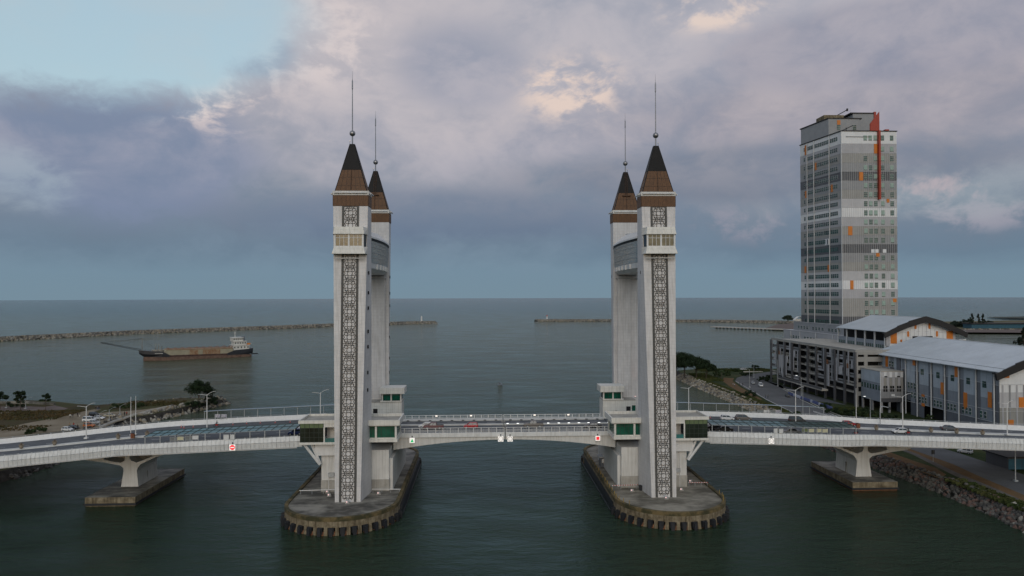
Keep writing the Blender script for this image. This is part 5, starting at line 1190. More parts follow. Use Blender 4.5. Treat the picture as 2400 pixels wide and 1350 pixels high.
# LED studs and lanterns on the span
E_led = mat('led_white', (.9,.9,.9), .5, 0, 1, emit=(1,1,.98), estr=1.6)
for i, px in enumerate((1190,1214,1239,1263,1286,1311,1335,1359,1382,1407,1430)):
    p = deckpt(px, 994, .3); T = thing('road_lamp', 'small lit lamp strip on the right leaf median, '+('first','second','third','fourth','fifth','sixth','seventh','eighth','ninth','tenth','eleventh')[i]+' from mid span', 'lamp', (p.x, .9, ZD+.3), 'lit lamp strips on the right leaf median')
    bx('housing', M_galv, T, p.x-.35,.78,ZD+.29,p.x+.35,1.02,ZD+.36); bx('lens', E_led, T, p.x-.30,.76,ZD+.30,p.x+.30,.90,ZD+.40)
for px, lab in ((1023,'leftmost lantern on the far railing'),(1104,'second lantern from the left on the far railing'),(1253,'third lantern from the left on the far railing'),(1332,'rightmost lantern on the far railing')):
    p = atY(px, 973, 9.3); T = thing('railing_lantern', lab, 'lamp', (p.x, 9.2, 16.9), 'lanterns on the far railing')
    bx('lens', mat('lantern_warm', (.9,.85,.8), .5, 0, 1, emit=(1,.85,.72), estr=.8), T, p.x-.28,9.1,16.95,p.x+.28,9.25,17.25); bx('housing', M_plainw, T, p.x-.3,9.26,16.9,p.x+.3,9.36,17.3)

# street lamps ---------------------------------------------------------
def street_lamp(x, y, z, h, label, arms=2, tilt=0.0, lit=False, grp='street lamps along the viaduct', m=None):
    m = m or M_plainw
    T = thing('street_lamp', label, 'street lamp', (x, y, z), grp); o = MB(); o.lathe([(.24,z),(.24,z+.4),(.14,z+.45),(.09,z+h)], (x,y), 8); o.build('pole', m, T)
    MB().box(x-.42,y-.42,z,x+.42,y+.42,z+.35).build('base', m, T)
    for k in ([1,-1] if arms == 2 else [1]):
        a = MB(); dx = 1.6; up = 1.0 if k > 0 else .25
        c, s = math.cos(tilt), math.sin(tilt)
        pts = [(x+k*dx*t_*c, y+k*dx*t_*s, z+h-.3+up*(t_**.6)) for t_ in (0,.3,.65,1)]; a.path(pts, .05, 6); a.build('arm', m, T)
        hd = MB(); hd.box(-.38,-.11,-.05,.38,.11,.05); o = hd.build('lamp_head', E_led if lit else M_galv, T, local=True); o.location = Vector(pts[-1])+Vector((k*.35*c,k*.35*s,.05))-Vector(T.location); o.rotation_euler[2] = tilt
    return T
for px, pyb, h_, lab in ((202,1028,8.6,'white double-arm street lamp on the left approach median near the frame edge'),(485,1007,9.4,'white double-arm street lamp rising over the left canopy'),(1865,994,9.4,'white double-arm street lamp over the right canopy'),(2116,1007,8.9,'white double-arm street lamp in front of the mall'),(2361,1019,8.4,'white double-arm street lamp nearest the right frame edge')):
    p = deckpt(px, pyb, .3); street_lamp(p.x, p.y, zroad(p.x)+.3, h_, lab)
p = atY(751, 918, 12.5); street_lamp(p.x, 12.5, ZD-.2, p.z-ZD, 'white street lamp behind the left stair hall')
p = atY(1614, 907, 12.5); street_lamp(p.x, 12.5, ZD-.2, p.z-ZD, 'white street lamp behind the right stair hall')
for i, (px, pyb, top, lab) in enumerate(((306.5,1020,930,'left one of two tall bare white poles on the approach'),(318,1018,928,'right one of two tall bare white poles on the approach'),(2007,1000,910,'tall bare white pole in front of the mall'))):
    p = deckpt(px, pyb, .1); z = zroad(p.x)+.1; q = atY(px, top, p.y)
    T = thing('flag_pole', lab, 'pole', (p.x,p.y,z), 'bare white poles'); MB().lathe([(.12,z),(.06,q.z)], (p.x,p.y), 6).build('pole', M_plainw, T); MB().box(p.x-.25,p.y-.25,z,p.x+.25,p.y+.25,z+.15).build('base', M_plainw, T)
def utility_box(px, py, label):
    p = deckpt(px, py, .3); z = zroad(p.x)+.3; T = thing('barrier_box', label, 'barrier box', (p.x,p.y,z), 'orange barrier boxes on the median')
    bx('case', mat('faded_orange_box', (.17,.050,.022), .6, .2, 1), T, p.x-.42,p.y-.3,z,p.x+.12,p.y+.3,z+1.25); bx('side_case', M_rust, T, p.x+.16,p.y-.25,z,p.x+.5,p.y+.25,z+1.1); bx('cap', M_rubber, T, p.x-.45,p.y-.33,z+1.25,p.x+.15,p.y+.33,z+1.33)
utility_box(311,1027,'orange barrier box at the foot of the two bare poles'); utility_box(2011,1003,'orange barrier box behind the motorcycle')
# planters
def dry_bush(seed):
    random.seed(seed); b = MB()
    for i in range(46):
        a = random.random()*6.28; e = random.uniform(.5,1.4); l = random.uniform(.35,.75); d = Vector((math.cos(a)*math.cos(e),math.sin(a)*math.cos(e),math.sin(e)))
        b.tube((0,0,.9), Vector((0,0,.9))+d*l, .028, 3, .008)
    return b.mesh('dry_shrub', mat('dry_twigs', (.22,.16,.10), .9, .25, 3))
POT = MB().lathe([(.30,0),(.46,.25),(.50,.7),(.62,.95),(.55,.95),(.45,.8)], (0,0), 12).mesh('pot', mat('stone_pot', (.26,.22,.17), .85, .2, 2)); BUSH = [dry_bush(1), dry_bush(2)]
for i, (px, py, lab) in enumerate(((50,1051,'stone planter with dry shrub, leftmost on the left median'),(128,1043,'stone planter with dry shrub, second from the left frame edge'),(277,1028,'stone planter with dry shrub, left of the two bare poles'),(345,1022,'stone planter with dry shrub at the start of the left canopy'),(1994,1003,'stone planter with dry shrub beside the red hatchback'),(2054,1008,'stone planter with dry shrub left of the white hatchback'),(2182,1013,'stone planter with dry shrub left of the grey saloon'),(2242,1016,'stone planter with dry shrub in front of the grey saloon'),(2303,1019,'stone planter with dry shrub, rightmost on the right median'))):
    p = deckpt(px, py, .32); T = thing('planter', lab, 'planter', (p.x, p.y, zroad(p.x)+.32), 'stone planters on the median')
    obj('pot', POT, T); o = obj('dry_shrub', BUSH[i % 2], T)
# traffic cones
CONE = MB().lathe([(.24,0),(.24,.04),(.15,.05),(.03,.72)], (0,0), 8).mesh('cone_body', M_red); CBAND = MB().lathe([(.112,.28),(.075,.48)], (0,0), 8).mesh('white_band', M_plainw)
for i, (px, py) in enumerate(((425,1002),(431,1003.5),(453,1001.5),(546,996),(578,993.5),(610,992),(645,991),(680,990),(705,988),(1665,980))):
    p = deckpt(px, py); T = thing('traffic_cone', 'traffic cone behind the right stair hall' if px > 1600 else 'traffic cone on the far lanes of the left approach, '+('first','second','third','fourth','fifth','sixth','seventh','eighth','ninth')[i]+' from the left', 'traffic cone', (p.x,p.y,zroad(p.x)+.005), 'traffic cones')
    obj('cone_body', CONE, T); obj('white_band', CBAND, T)
# gantry signal arm by the mall
p = deckpt(2092, 1002, .3); z = zroad(p.x); T = thing('signal_gantry', 'grey traffic signal on a curved arm before the mall', 'traffic light', (p.x, p.y+6, z)); yq = p.y+6
MB().path([(p.x,yq,z),(p.x,yq,z+4.3),(p.x+.25,yq,z+4.9),(p.x+.8,yq,z+5.1),(p.x+2.6,yq,z+4.7)], .12, 6).build('arm', M_galv, T); bx('signal_head', M_rubber, T, p.x+2.4,yq-.2,z+4.1,p.x+2.9,yq+.2,z+4.9)

# ================================================================== vehicles
TYRE = MB().tube((0,-.1,0),(0,.1,0),.31,14).mesh('tyre', M_rubber); RIM = MB().tube((0,-.115,0),(0,.115,0),.19,10).mesh('rim', M_galv)
E_tail = mat('tail_lamp', (.35,.01,.01), .3, 0, 1); M_head = mat('head_lamp', (.6,.6,.58), .2, 0, 1)
KINDS = {  # length, half width, belt z, roof z, bonnet z, tail z ; greenhouse x: rear base, rear top, front top, front base (from the tail)
 'hatch': (3.75,.80,.95,1.50,.92,.95,(.12,.42,2.15,2.85)), 'sedan': (4.5,.87,.95,1.44,.90,.97,(.75,1.35,2.75,3.45)), 'suv': (4.4,.90,1.08,1.66,1.05,1.08,(.12,.45,2.75,3.35)),
 'mpv': (4.5,.88,1.02,1.72,.98,1.02,(.10,.30,3.0,3.75)), 'van': (4.7,.92,1.15,1.95,1.10,1.15,(.10,.22,3.4,4.0)), 'pickup': (5.2,.91,1.10,1.75,1.08,1.08,(1.75,1.95,3.2,3.85)), 'jeep': (3.9,.85,1.0,1.72,1.0,1.0,(.25,.30,2.2,2.55))}
CARM = {}
def paint(c):
    nme, col, r = c; return mat('paint_'+nme, col, r, .03, 1, spec=.35)
def car_parts(kind, pc):
    key = (kind, pc[0])
    if key in CARM: return CARM[key]
    Ln, hw_, zb, zr_, zh, zt, g = KINDS[kind]; pm = paint(pc); P = []
    x = lambda t: t-Ln/2; gz = .24
    b = MB(); sec = []
    st = [(0,.42,zt-.12,.88),(.10,.28,zt,.96),(g[0],gz,zt if kind != 'pickup' else zt,1),(Ln*.35,gz,zb,1),(Ln*.6,gz,zb,1),(g[3],gz,zb-.02,1),(g[3]+.25,gz,zh+.0,.99),(Ln-.25,.26,zh-.14,.95),(Ln,.36,zh-.30,.82)]
    for t, z0, z1, k in st:
        w_ = hw_*k; sec.append([(x(t),-w_*.92,z0),(x(t),-w_,z0+.16),(x(t),-w_,lerp(z0,z1,.62)),(x(t),-w_*.90,z1),(x(t),w_*.90,z1),(x(t),w_,lerp(z0,z1,.62)),(x(t),w_,z0+.16),(x(t),w_*.92,z0)])
    b.loft(sec); P.append(('body', b.mesh('body', pm), None))
    w0, w1 = hw_*.88, hw_*.70
    gl = MB().hexa([(x(g[0]),-w0,zb-.05),(x(g[3]),-w0,zb-.05),(x(g[3]),w0,zb-.05),(x(g[0]),w0,zb-.05),(x(g[1]),-w1,zr_-.06),(x(g[2]),-w1,zr_-.06),(x(g[2]),w1,zr_-.06),(x(g[1]),w1,zr_-.06)])
    P.append(('windows', gl.mesh('windows', M_glassd), None))
    rf = MB().hexa([(x(g[1])-.05,-w1-.02,zr_-.07),(x(g[2])+.04,-w1-.02,zr_-.07),(x(g[2])+.04,w1+.02,zr_-.07),(x(g[1])-.05,w1+.02,zr_-.07),(x(g[1])+.12,-w1+.1,zr_),(x(g[2])-.14,-w1+.1,zr_),(x(g[2])-.14,w1-.1,zr_),(x(g[1])+.12,w1-.1,zr_)])
    P.append(('roof', rf.mesh('roof', pm), None))
    pl = MB(); mx = (g[0]+g[3])/2; mt = (g[1]+g[2])/2
    for k in (-1,1):
        for ta, tb in ((g[0],g[1]),(mx,mt),(g[3],g[2])): pl.tube((x(ta),k*(w0+.005),zb-.04),(x(tb),k*(w1+.012),zr_-.05),.05,5)
    P.append(('pillars', pl.mesh('pillars', pm), None))
    for k in (-1,1):
        P.append(('head_lamp', MB().box(x(Ln-.2),k*hw_*.62-.16,zh-.42,x(Ln)-.01,k*hw_*.62+.16,zh-.24).mesh('head_lamp', M_head), None)); P.append(('tail_lamp', MB().box(x(0)-.005,k*hw_*.68-.12,zt-.42,x(.09),k*hw_*.68+.12,zt-.12).mesh('tail_lamp', E_tail), None))
        P.append(('mirror', MB().box(x(g[3])-.3,k*(hw_+.06)-.08,zb,x(g[3])-.15,k*(hw_+.06)+.08,zb+.14).mesh('mirror', pm), None))
    P.append(('bumper', MB().box(x(Ln)-.12,-hw_*.8,.30,x(Ln)+.03,hw_*.8,.46).mesh('bumper', M_rubber), None))
    if kind == 'pickup': P.append(('load_bed', MB().box(x(.12),-hw_*.78,zt+.005,x(1.7),hw_*.78,zt+.03).mesh('load_bed', M_rubber), None))
    CARM[key] = P; return P
def car(kind, pc, x, y, z, rz, label, grp):
    T = thing('pickup_truck' if kind == 'pickup' else ('van' if kind == 'van' else ('jeep' if kind == 'jeep' else 'car')), label, {'pickup':'pickup truck','van':'van','jeep':'jeep'}.get(kind,'car'), (x,y,z), grp, rz)
    for nme, me, _ in car_parts(kind, pc): obj(nme, me, T)
    Ln, hw_ = KINDS[kind][:2]; k = 1.12 if kind in ('suv','pickup','van','jeep') else 1
    for a in (.19,.80):
        for s in (-1,1):
            w_ = obj('wheel', TYRE, T); w_.location = (Ln*(a-.5), s*(hw_-.10), .31*k); w_.scale = (k,k,k); obj('rim', RIM, w_)
    return T
WHT=('white',(.62,.62,.62),.3); SIL=('silver',(.34,.35,.36),.3); GRY=('grey',(.10,.105,.11),.3); DGR=('dark_grey',(.038,.036,.034),.3); BLK=('black',(.010,.010,.012),.25); RED=('red',(.36,.010,.014),.3); MAR=('maroon',(.085,.010,.012),.3); BLU=('blue',(.010,.035,.16),.3); BEI=('beige',(.34,.30,.22),.35); ORG=('orange',(.42,.12,.025),.4); BRZ=('bronze_grey',(.13,.115,.10),.35)
LEFT, RIGHT = math.pi, 0.0
gb = 'vehicles crossing the bridge'
def bcar(kind, pc, px, py, rz, label, bump=0):
    p = deckpt(px, py); z = ZD+.006 if abs(p.x) < 44 else zroad(p.x)+.006
    if abs(p.x) > 44: 
        o = car(kind, pc, p.x, p.y, z, rz, label, gb); sl = (zroad(p.x+1)-zroad(p.x-1))/2; o.rotation_euler[1] = -math.atan(sl)*(1 if rz == 0 else -1); return o
    return car(kind, pc, p.x, p.y, z, rz, label, gb)
bcar('hatch',WHT,998,1003,LEFT,'white hatchback beside the maroon pickup on the left leaf'); bcar('pickup',MAR,1016,1005.5,LEFT,'dark maroon pickup in front of the white hatchback on the left leaf'); bcar('hatch',RED,1103.5,1003.5,LEFT,'bright red hatchback near the middle of the span')
bcar('pickup',BRZ,1250,1001,LEFT,'grey double-cab pickup on the right leaf'); bcar('sedan',BLK,1390,1003,LEFT,'dark saloon half hidden by the railing near the right towers')
bcar('hatch',BLU,693,1019,LEFT,'blue car beside the left stair hall'); bcar('suv',BLK,1671,1008,LEFT,'black car beside the right stair hall'); bcar('sedan',DGR,1696,1011.5,LEFT,'dark saloon under the right canopy beside the stair hall'); bcar('hatch',WHT,1704,985,RIGHT,'white hatchback on the far lanes behind the right canopy')
bcar('suv',BRZ,1742,985.5,RIGHT,'bronze grey sport utility car behind the white hatchback'); bcar('mpv',DGR,1868,990,RIGHT,'dark people carrier passing the lamp post right of the canopy'); bcar('sedan',SIL,1853,1017,LEFT,'silver saloon under the right canopy by the cabinets'); bcar('hatch',RED,1990,999,RIGHT,'red hatchback on the far lanes before the mall')
bcar('hatch',WHT,2108,1016,LEFT,'white hatchback in front of the mall'); bcar('sedan',GRY,2225,1009,RIGHT,'dark grey saloon near the mall corner')
gr = 'cars along the riverside road'
def gcar(kind, pc, px, py, rz, label, grp, z=2.74):
    p = at(px, py, z); return car(kind, pc, p.x, p.y, z, rz, label, grp)
U = math.radians(-103)
gcar('van',WHT,1783,906,U,'white van coming down the riverside road',gr); gcar('hatch',SIL,1765,900,U,'silver car behind the white van',gr); gcar('sedan',DGR,1846,930,U,'dark saloon driving past the car park',gr); gcar('sedan',WHT,1742,868,.1,'white car parked on the grass near the far shore',gr,2.72); gcar('hatch',RED,2022,990,.4,'red car half hidden behind the right barrier',gr)
gl_ = 'cars parked on the sandy track'
gcar('suv',BLK,221,975.5,-.35,'black sport utility car parked on the sand track',gl_,2.63); gcar('sedan',WHT,231,983,-.1,'white saloon beside the black sport utility car',gl_,2.63); gcar('sedan',BEI,258,977,-.05,'beige saloon at the right end of the parked row',gl_,2.63); gcar('van',WHT,209,988,-.1,'white van in the middle of the parked row',gl_,2.63); gcar('hatch',SIL,222,993.5,-.1,'silver hatchback beside the white van',gl_,2.63)
gcar('jeep',ORG,209,1001,-.1,'orange jeep parked nearest the bridge',gl_,2.63); gcar('hatch',WHT,158,1010,-.15,'white hatchback just above the left barrier',gl_,2.63); gcar('sedan',BLK,170,1006,-.15,'black saloon behind the white hatchback',gl_,2.63)

# ================================================================== people
def person_mesh(pose=0):
    me = bpy.data.meshes.new('body')
    k = 1 if pose == 0 else 0
    if pose == 0: v = [(0,0,.95),(0,0,1.2),(0,0,1.42),(0,0,1.52),(0,-.02,1.64),(-.2,0,1.40),(-.27,.02,1.12),(-.27,-.08,.86),(.2,0,1.40),(.27,.02,1.12),(.26,-.06,.86),(-.1,0,.9),(-.12,-.05,.5),(-.12,.03,.06),(-.12,-.12,.04),(.1,0,.9),(.13,.08,.5),(.13,.12,.06),(.13,-.02,.04),(0,-.02,1.72)]
    else: v = [(0,0,.95),(0,-.12,1.18),(0,-.2,1.38),(0,-.24,1.48),(0,-.28,1.6),(-.2,-.2,1.36),(-.25,-.4,1.2),(-.22,-.62,1.15),(.2,-.2,1.36),(.25,-.4,1.2),(.22,-.62,1.15),(-.12,0,.92),(-.15,-.42,.82),(-.15,-.28,.42),(-.15,-.42,.38),(.12,0,.92),(.15,-.42,.82),(.15,-.28,.42),(.15,-.42,.38),(0,-.29,1.68)]
    e = [(0,1),(1,2),(2,3),(3,4),(4,19),(2,5),(5,6),(6,7),(2,8),(8,9),(9,10),(0,11),(11,12),(12,13),(13,14),(0,15),(15,16),(16,17),(17,18)]
    me.from_pydata(v, e, []); r = [.15,.15,.16,.07,.11,.075,.055,.04,.075,.055,.04,.11,.075,.05,.04,.11,.075,.05,.04,.085]
    sl = me.skin_vertices if me.skin_vertices else None
    o = bpy.data.objects.new('body', me); COL.objects.link(o); md = o.modifiers.new('skin','SKIN'); md.use_smooth_shade = True
    for i, q in enumerate(o.data.skin_vertices[0].data): q.radius = (r[i],r[i]*.8); q.use_root = i == 0
    md2 = o.modifiers.new('sub','SUBSURF'); md2.levels = 1; md2.render_levels = 1
    dg = bpy.context.evaluated_depsgraph_get(); me2 = bpy.data.meshes.new_from_object(o.evaluated_get(dg)); me2.name = 'body'; bpy.data.objects.remove(o); return me2
BODY = [person_mesh(0), person_mesh(1)]
CL = {'white':(.55,.55,.53),'black':(.015,.015,.017),'red':(.30,.03,.02),'blue':(.03,.05,.14),'grey':(.12,.12,.12),'tan':(.25,.19,.12)}
def cloth_mat(top, bot):
    key = f'clothes_{top}_{bot}'
    if key in MATS: return MATS[key]
    m = bpy.data.materials.new(key); m.use_nodes = True; t = m.node_tree; b = t.nodes['Principled BSDF']; b.inputs['Roughness'].default_value = .85
    tcn = t.nodes.new('ShaderNodeTexCoord'); s = t.nodes.new('ShaderNodeSeparateXYZ'); t.links.new(tcn.outputs['Object'], s.inputs[0]); mr = t.nodes.new('ShaderNodeMath'); mr.operation = 'DIVIDE'; t.links.new(s.outputs[2], mr.inputs[0]); mr.inputs[1].default_value = 1.8
    r = t.nodes.new('ShaderNodeValToRGB'); r.color_ramp.interpolation = 'CONSTANT'; t.links.new(mr.outputs[0], r.inputs[0])
    while len(r.color_ramp.elements) < 4: r.color_ramp.elements.new(.5)
    for e, (p_, c) in zip(r.color_ramp.elements, ((0,(.03,.025,.02)),(.05,CL[bot]),(.52,CL[top]),(.82,(.30,.17,.10)))): e.position = p_; e.color = (*c,1)
    t.links.new(r.outputs[0], b.inputs['Base Color']); MATS[key] = m; return m
HAIR = MB().ball((0,-.01,1.70), .118, 10, 7, sz=.9).mesh('hair', M_black); HAIR1 = MB().ball((0,-.27,1.66), .13, 10, 7).mesh('helmet', M_black)
PM = {}
def person(x, y, z, rz, top, bot, label, grp, pose=0):
    T = thing('person', label, 'person', (x,y,z), grp, rz); key = (pose,top,bot)
    if key not in PM: me = BODY[pose].copy(); me.materials.clear(); me.materials.append(cloth_mat(top,bot)); PM[key] = me
    obj('body', PM[key], T); obj('hair' if pose == 0 else 'helmet', HAIR if pose == 0 else HAIR1, T); return T
def gp(px, py, rz, top, bot, label, z=2.66, grp='people on the sandy track'):
    p = at(px, py, z); person(p.x, p.y, z-.02, rz, top, bot, label, grp)
for q in ((164.5,980,.3,'white','black','person in a white top walking left on the track edge'),(170.5,979,.2,'black','grey','person in dark clothes beside the walker in white'),(182,976.5,1,'black','black','person in black in the pair near the parked cars'),(187,977,2,'black','white','person with pale trousers in the pair near the parked cars'),(224,961,0,'black','black','tall dark figure left of the three by the shore'),(228.3,961,0,'grey','blue','small middle figure of the three by the shore'),(232,960.5,.4,'black','blue','dark figure right of the three by the shore'),(163,1002,.5,'tan','grey','person in tan behind the white hatchback'),(172.5,1001,.3,'red','black','person in red near the orange jeep'),(182,1006,.3,'black','black','person in black beside the orange jeep'),(259,986,2,'black','blue','seated-line figure at the lower end of the sea wall'),(266,983.5,2,'black','black','dark figure standing midway along the wall'),(271.5,982,2,'grey','black','grey figure midway along the wall'),(292,974.5,1,'black','black','left figure of the pair at the wall end'),(297,974,1,'red','black','right figure of the pair at the wall end in red')): gp(*q)
for q in ((1718,905,1,'white','grey','person in white at the road bend, leftmost'),(1722,906,1,'white','blue','second person in white at the road bend'),(1733,902,1,'grey','black','person in grey at the road bend'),(1741,905,2,'black','black','person in black at the road bend'),(1800,934,1,'black','black','standing person in black on the grass verge'),(1794,934,1,'black','blue','person to the left of the standing one on the verge')): gp(*q, z=2.74, grp='people on the river bank')
# motorcycles and riders
def moto(px, py, rz, label, rl, top='black', bot='black', bicycle=False):
    p = deckpt(px, py); z = zroad(p.x)+.006
    T = thing('bicycle' if bicycle else 'motorcycle', label, 'bicycle' if bicycle else 'motorcycle', (p.x,p.y,z), 'two-wheelers on the bridge', rz)
    for a in (-.6,.6):
        w_ = MB(); n = 16; R0 = .31
        w_.loft([[(a+(R0+.05*math.cos(u))*math.cos(2*math.pi*i/n), .05*math.sin(u), R0+(R0+.05*math.cos(u))*math.sin(2*math.pi*i/n)) for u in [2*math.pi*j/6 for j in range(6)]] for i in range(n)]+[[(a+(R0+.05*math.cos(u)), .05*math.sin(u), R0) for u in [2*math.pi*j/6 for j in range(6)]]], cap=False)
        w_.build('wheel', M_rubber, T, local=True)
    f = MB(); f.path([(-.6,0,.31),(-.1,0,.42),(.35,0,.72),(.6,0,.31)], .05, 6); f.tube((.35,0,.72),(.28,0,1.0),.04,6); f.tube((-.6,0,.31),(-.25,0,.7),.04,6); f.build('frame', M_rubber, T, local=True)
    hb = MB(); hb.tube((.28,-.3,1.0),(.28,.3,1.0),.03,6); hb.build('handlebar', M_steel, T, local=True)
    MB().box(-.6,-.13,.68,.05,.13,.80).build('seat', M_black, T, local=True)
    if not bicycle: MB().hexa([(-.25,-.13,.3),(.3,-.13,.3),(.3,.13,.3),(-.25,.13,.3),(-.3,-.1,.66),(.4,-.1,.72),(.4,.1,.72),(-.3,.1,.66)]).build('engine_fairing', M_red, T, local=True)
    off = Vector((-.22,0,-.12)); off.rotate(Matrix.Rotation(rz,3,'Z'))
    person(p.x+off.x, p.y+off.y, z-.10, rz+math.pi/2, top, bot, rl, 'riders on the bridge', 1)
moto(508,1000,RIGHT,'motorcycle on the far lanes behind the left canopy','rider in dark clothes on the motorcycle behind the left canopy'); moto(2006,1019,LEFT,'motorcycle below the orange barrier box','rider in dark clothes below the orange barrier box'); moto(2129,1018,LEFT,'motorcycle following the white hatchback','rider in dark clothes following the white hatchback')
ORD = ['first','second','third','fourth','fifth','sixth','seventh','eighth','ninth','tenth','eleventh','twelfth','thirteenth','fourteenth','fifteenth','sixteenth','seventeenth','eighteenth','nineteenth','twentieth','twenty-first','twenty-second']
_kp = 0

# ================================================================== small things on the pier islands
def rail_bar(a, b_, label, dashed=False):
    T = thing('barrier_rail', label, 'barrier', a, 'barrier rails across the pier islands'); a, b_ = Vector(a), Vector(b_); n = 22
    if dashed:
        for i in range(n): MB().tube(a.lerp(b_,i/n)+Vector((0,0,.9)), a.lerp(b_,(i+1)/n)+Vector((0,0,.9)), .09, 6).build('rail_segment', M_red if i % 2 else M_plainw, T)
    else: MB().tube(a+Vector((0,0,.9)), b_+Vector((0,0,.9)), .10, 6).build('rail', M_plainw, T)
    for i in range(4): p = a.lerp(b_, (i+.1)/3.2); MB().tube(p, p+Vector((0,0,.95)), .06, 6).build('post', M_galv, T)
rail_bar((-49.0,-17.6,ZP),(-40.6,-17.0,ZP),'white rail on the left island, outer side'); rail_bar((-32.0,-17.2,ZP),(-25.2,-17.6,ZP),'white rail on the left island, channel side')
rail_bar((25.6,-17.0,ZP),(32.0,-16.6,ZP),'red and white rail on the right island, channel side',True); rail_bar((44.8,-15.2,ZP),(49.6,-15.4,ZP),'red and white rail on the right island, outer side',True)
E_pink = mat('floodlight_lens', (.8,.6,.6), .4, 0, 1, emit=(1,.62,.58), estr=.5)
def flood(x, y, label):
    T = thing('floodlight', label, 'floodlight', (x,y,ZP), 'small floodlights on the pier islands')
    MB().box(x-.5,y-.3,ZP,x+.5,y+.3,ZP+.12).build('plate', M_conc, T); MB().box(x-.35,y-.2,ZP+.2,x+.35,y+.15,ZP+.62).build('housing', M_galv, T); MB().box(x-.3,y-.24,ZP+.28,x-.02,y-.2,ZP+.56).build('lens', E_pink, T); MB().tube((x,y,ZP+.1),(x,y,ZP+.25),.08,6).build('stem', M_galv, T)
for x, y, lab in ((-41.6,-19.5,'floodlight at the outer corner of the near left tower'),(-36.2,-25.6,'floodlight right in front of the near left tower'),(-30.2,-18.6,'floodlight at the channel corner of the near left tower'),(-42.6,-16.6,'floodlight beside the left machinery wall'),(-27.6,-14.2,'floodlight by the left machinery house corner'),(30.0,-19.3,'floodlight at the channel corner of the near right tower'),(36.6,-25.8,'floodlight right in front of the near right tower'),(42.0,-19.0,'floodlight at the outer corner of the near right tower'),(46.4,-11.5,'floodlight beside the right machinery wall'),(45.6,-6.0,'farther floodlight beside the right machinery wall')): flood(x, y, lab)
for i in range(34):                                     # yellow posts along the right island kerb
    if i < 20: a = math.pi+math.pi*.02+math.pi*1.0*i/19; x, y = 37.45+12.35*math.cos(a), -24.2+12.35*math.sin(a)
    else: x, y = 37.45-12.35, -23+3.2*(i-20)
    if 0 < i < 20 and math.sin(math.pi+math.pi*i/19) < -.55: continue
    T = thing('kerb_post', 'short yellow kerb post on the right island, '+ORD[_kp]+' from the channel side' if i < 20 else 'yellow post on the channel edge of the right island, '+ORD[i-20]+' from near end', 'bollard', (x,y,3.7), 'yellow kerb posts on the right island')
    _kp += 1
    MB().tube((x,y,3.7),(x,y,4.55),.07,6).build('post', mat('yellow_post', (.30,.20,.05), .7, .3, 2), T); MB().ball((x,y,4.58), .1, 8, 5).build('cap', mat('yellow_post', (.30,.20,.05), .7, .3, 2), T)
p = at(1416,1092,ZP); T = thing('guard_booth', 'small dark guard booth on the right island', 'booth', (p.x,p.y,ZP))
bx('walls', M_stripe3, T, p.x-1.2,p.y-1.2,ZP,p.x+1.2,p.y+1.2,ZP+2.6); bx('roof', M_galv, T, p.x-1.7,p.y-1.7,ZP+2.6,p.x+1.7,p.y+1.7,ZP+2.85); bx('window', M_plainw, T, p.x-.8,p.y-1.26,ZP+1.2,p.x-.1,p.y-1.2,ZP+2.2); bx('water_tank', M_plainw, T, p.x+.3,p.y-2.0,ZP,p.x+1.3,p.y-1.25,ZP+1.3)
p = at(1503,1149,ZP); T = thing('waste_bin', 'black bin beside the near right tower', 'bin', (p.x,p.y,ZP)); MB().hexa([(p.x-.45,p.y-.4,ZP),(p.x+.45,p.y-.4,ZP),(p.x+.45,p.y+.4,ZP),(p.x-.45,p.y+.4,ZP),(p.x-.55,p.y-.5,ZP+1.1),(p.x+.55,p.y-.5,ZP+1.1),(p.x+.55,p.y+.5,ZP+1.1),(p.x-.55,p.y+.5,ZP+1.1)]).build('body', M_rubber, T); bx('lid', M_rubber, T, p.x-.58,p.y-.53,ZP+1.1,p.x+.58,p.y+.53,ZP+1.2)
# lit floodlight washing the rear right tower pink
T = thing('tower_uplight', 'lit floodlight on the control house roof washing the tower pink', 'floodlight', (38.3, 15.0, 20.95)); bx('lens', E_pink, T, 38.1,14.9,21.1,38.5,15.1,21.3); bx('housing', M_galv, T, 38.0,14.8,20.95,38.6,15.2,21.1)
sp = bpy.data.lights.new('uplight', 'SPOT'); sp.energy = 420; sp.color = (1,.38,.30); sp.spot_size = math.radians(26); sp.spot_blend = .8; sp.shadow_soft_size = .1
so = bpy.data.objects.new('uplight', sp); COL.objects.link(so); so.parent = T; so.location = (0,-.1,.45); so.rotation_euler = (math.radians(176),0,0)

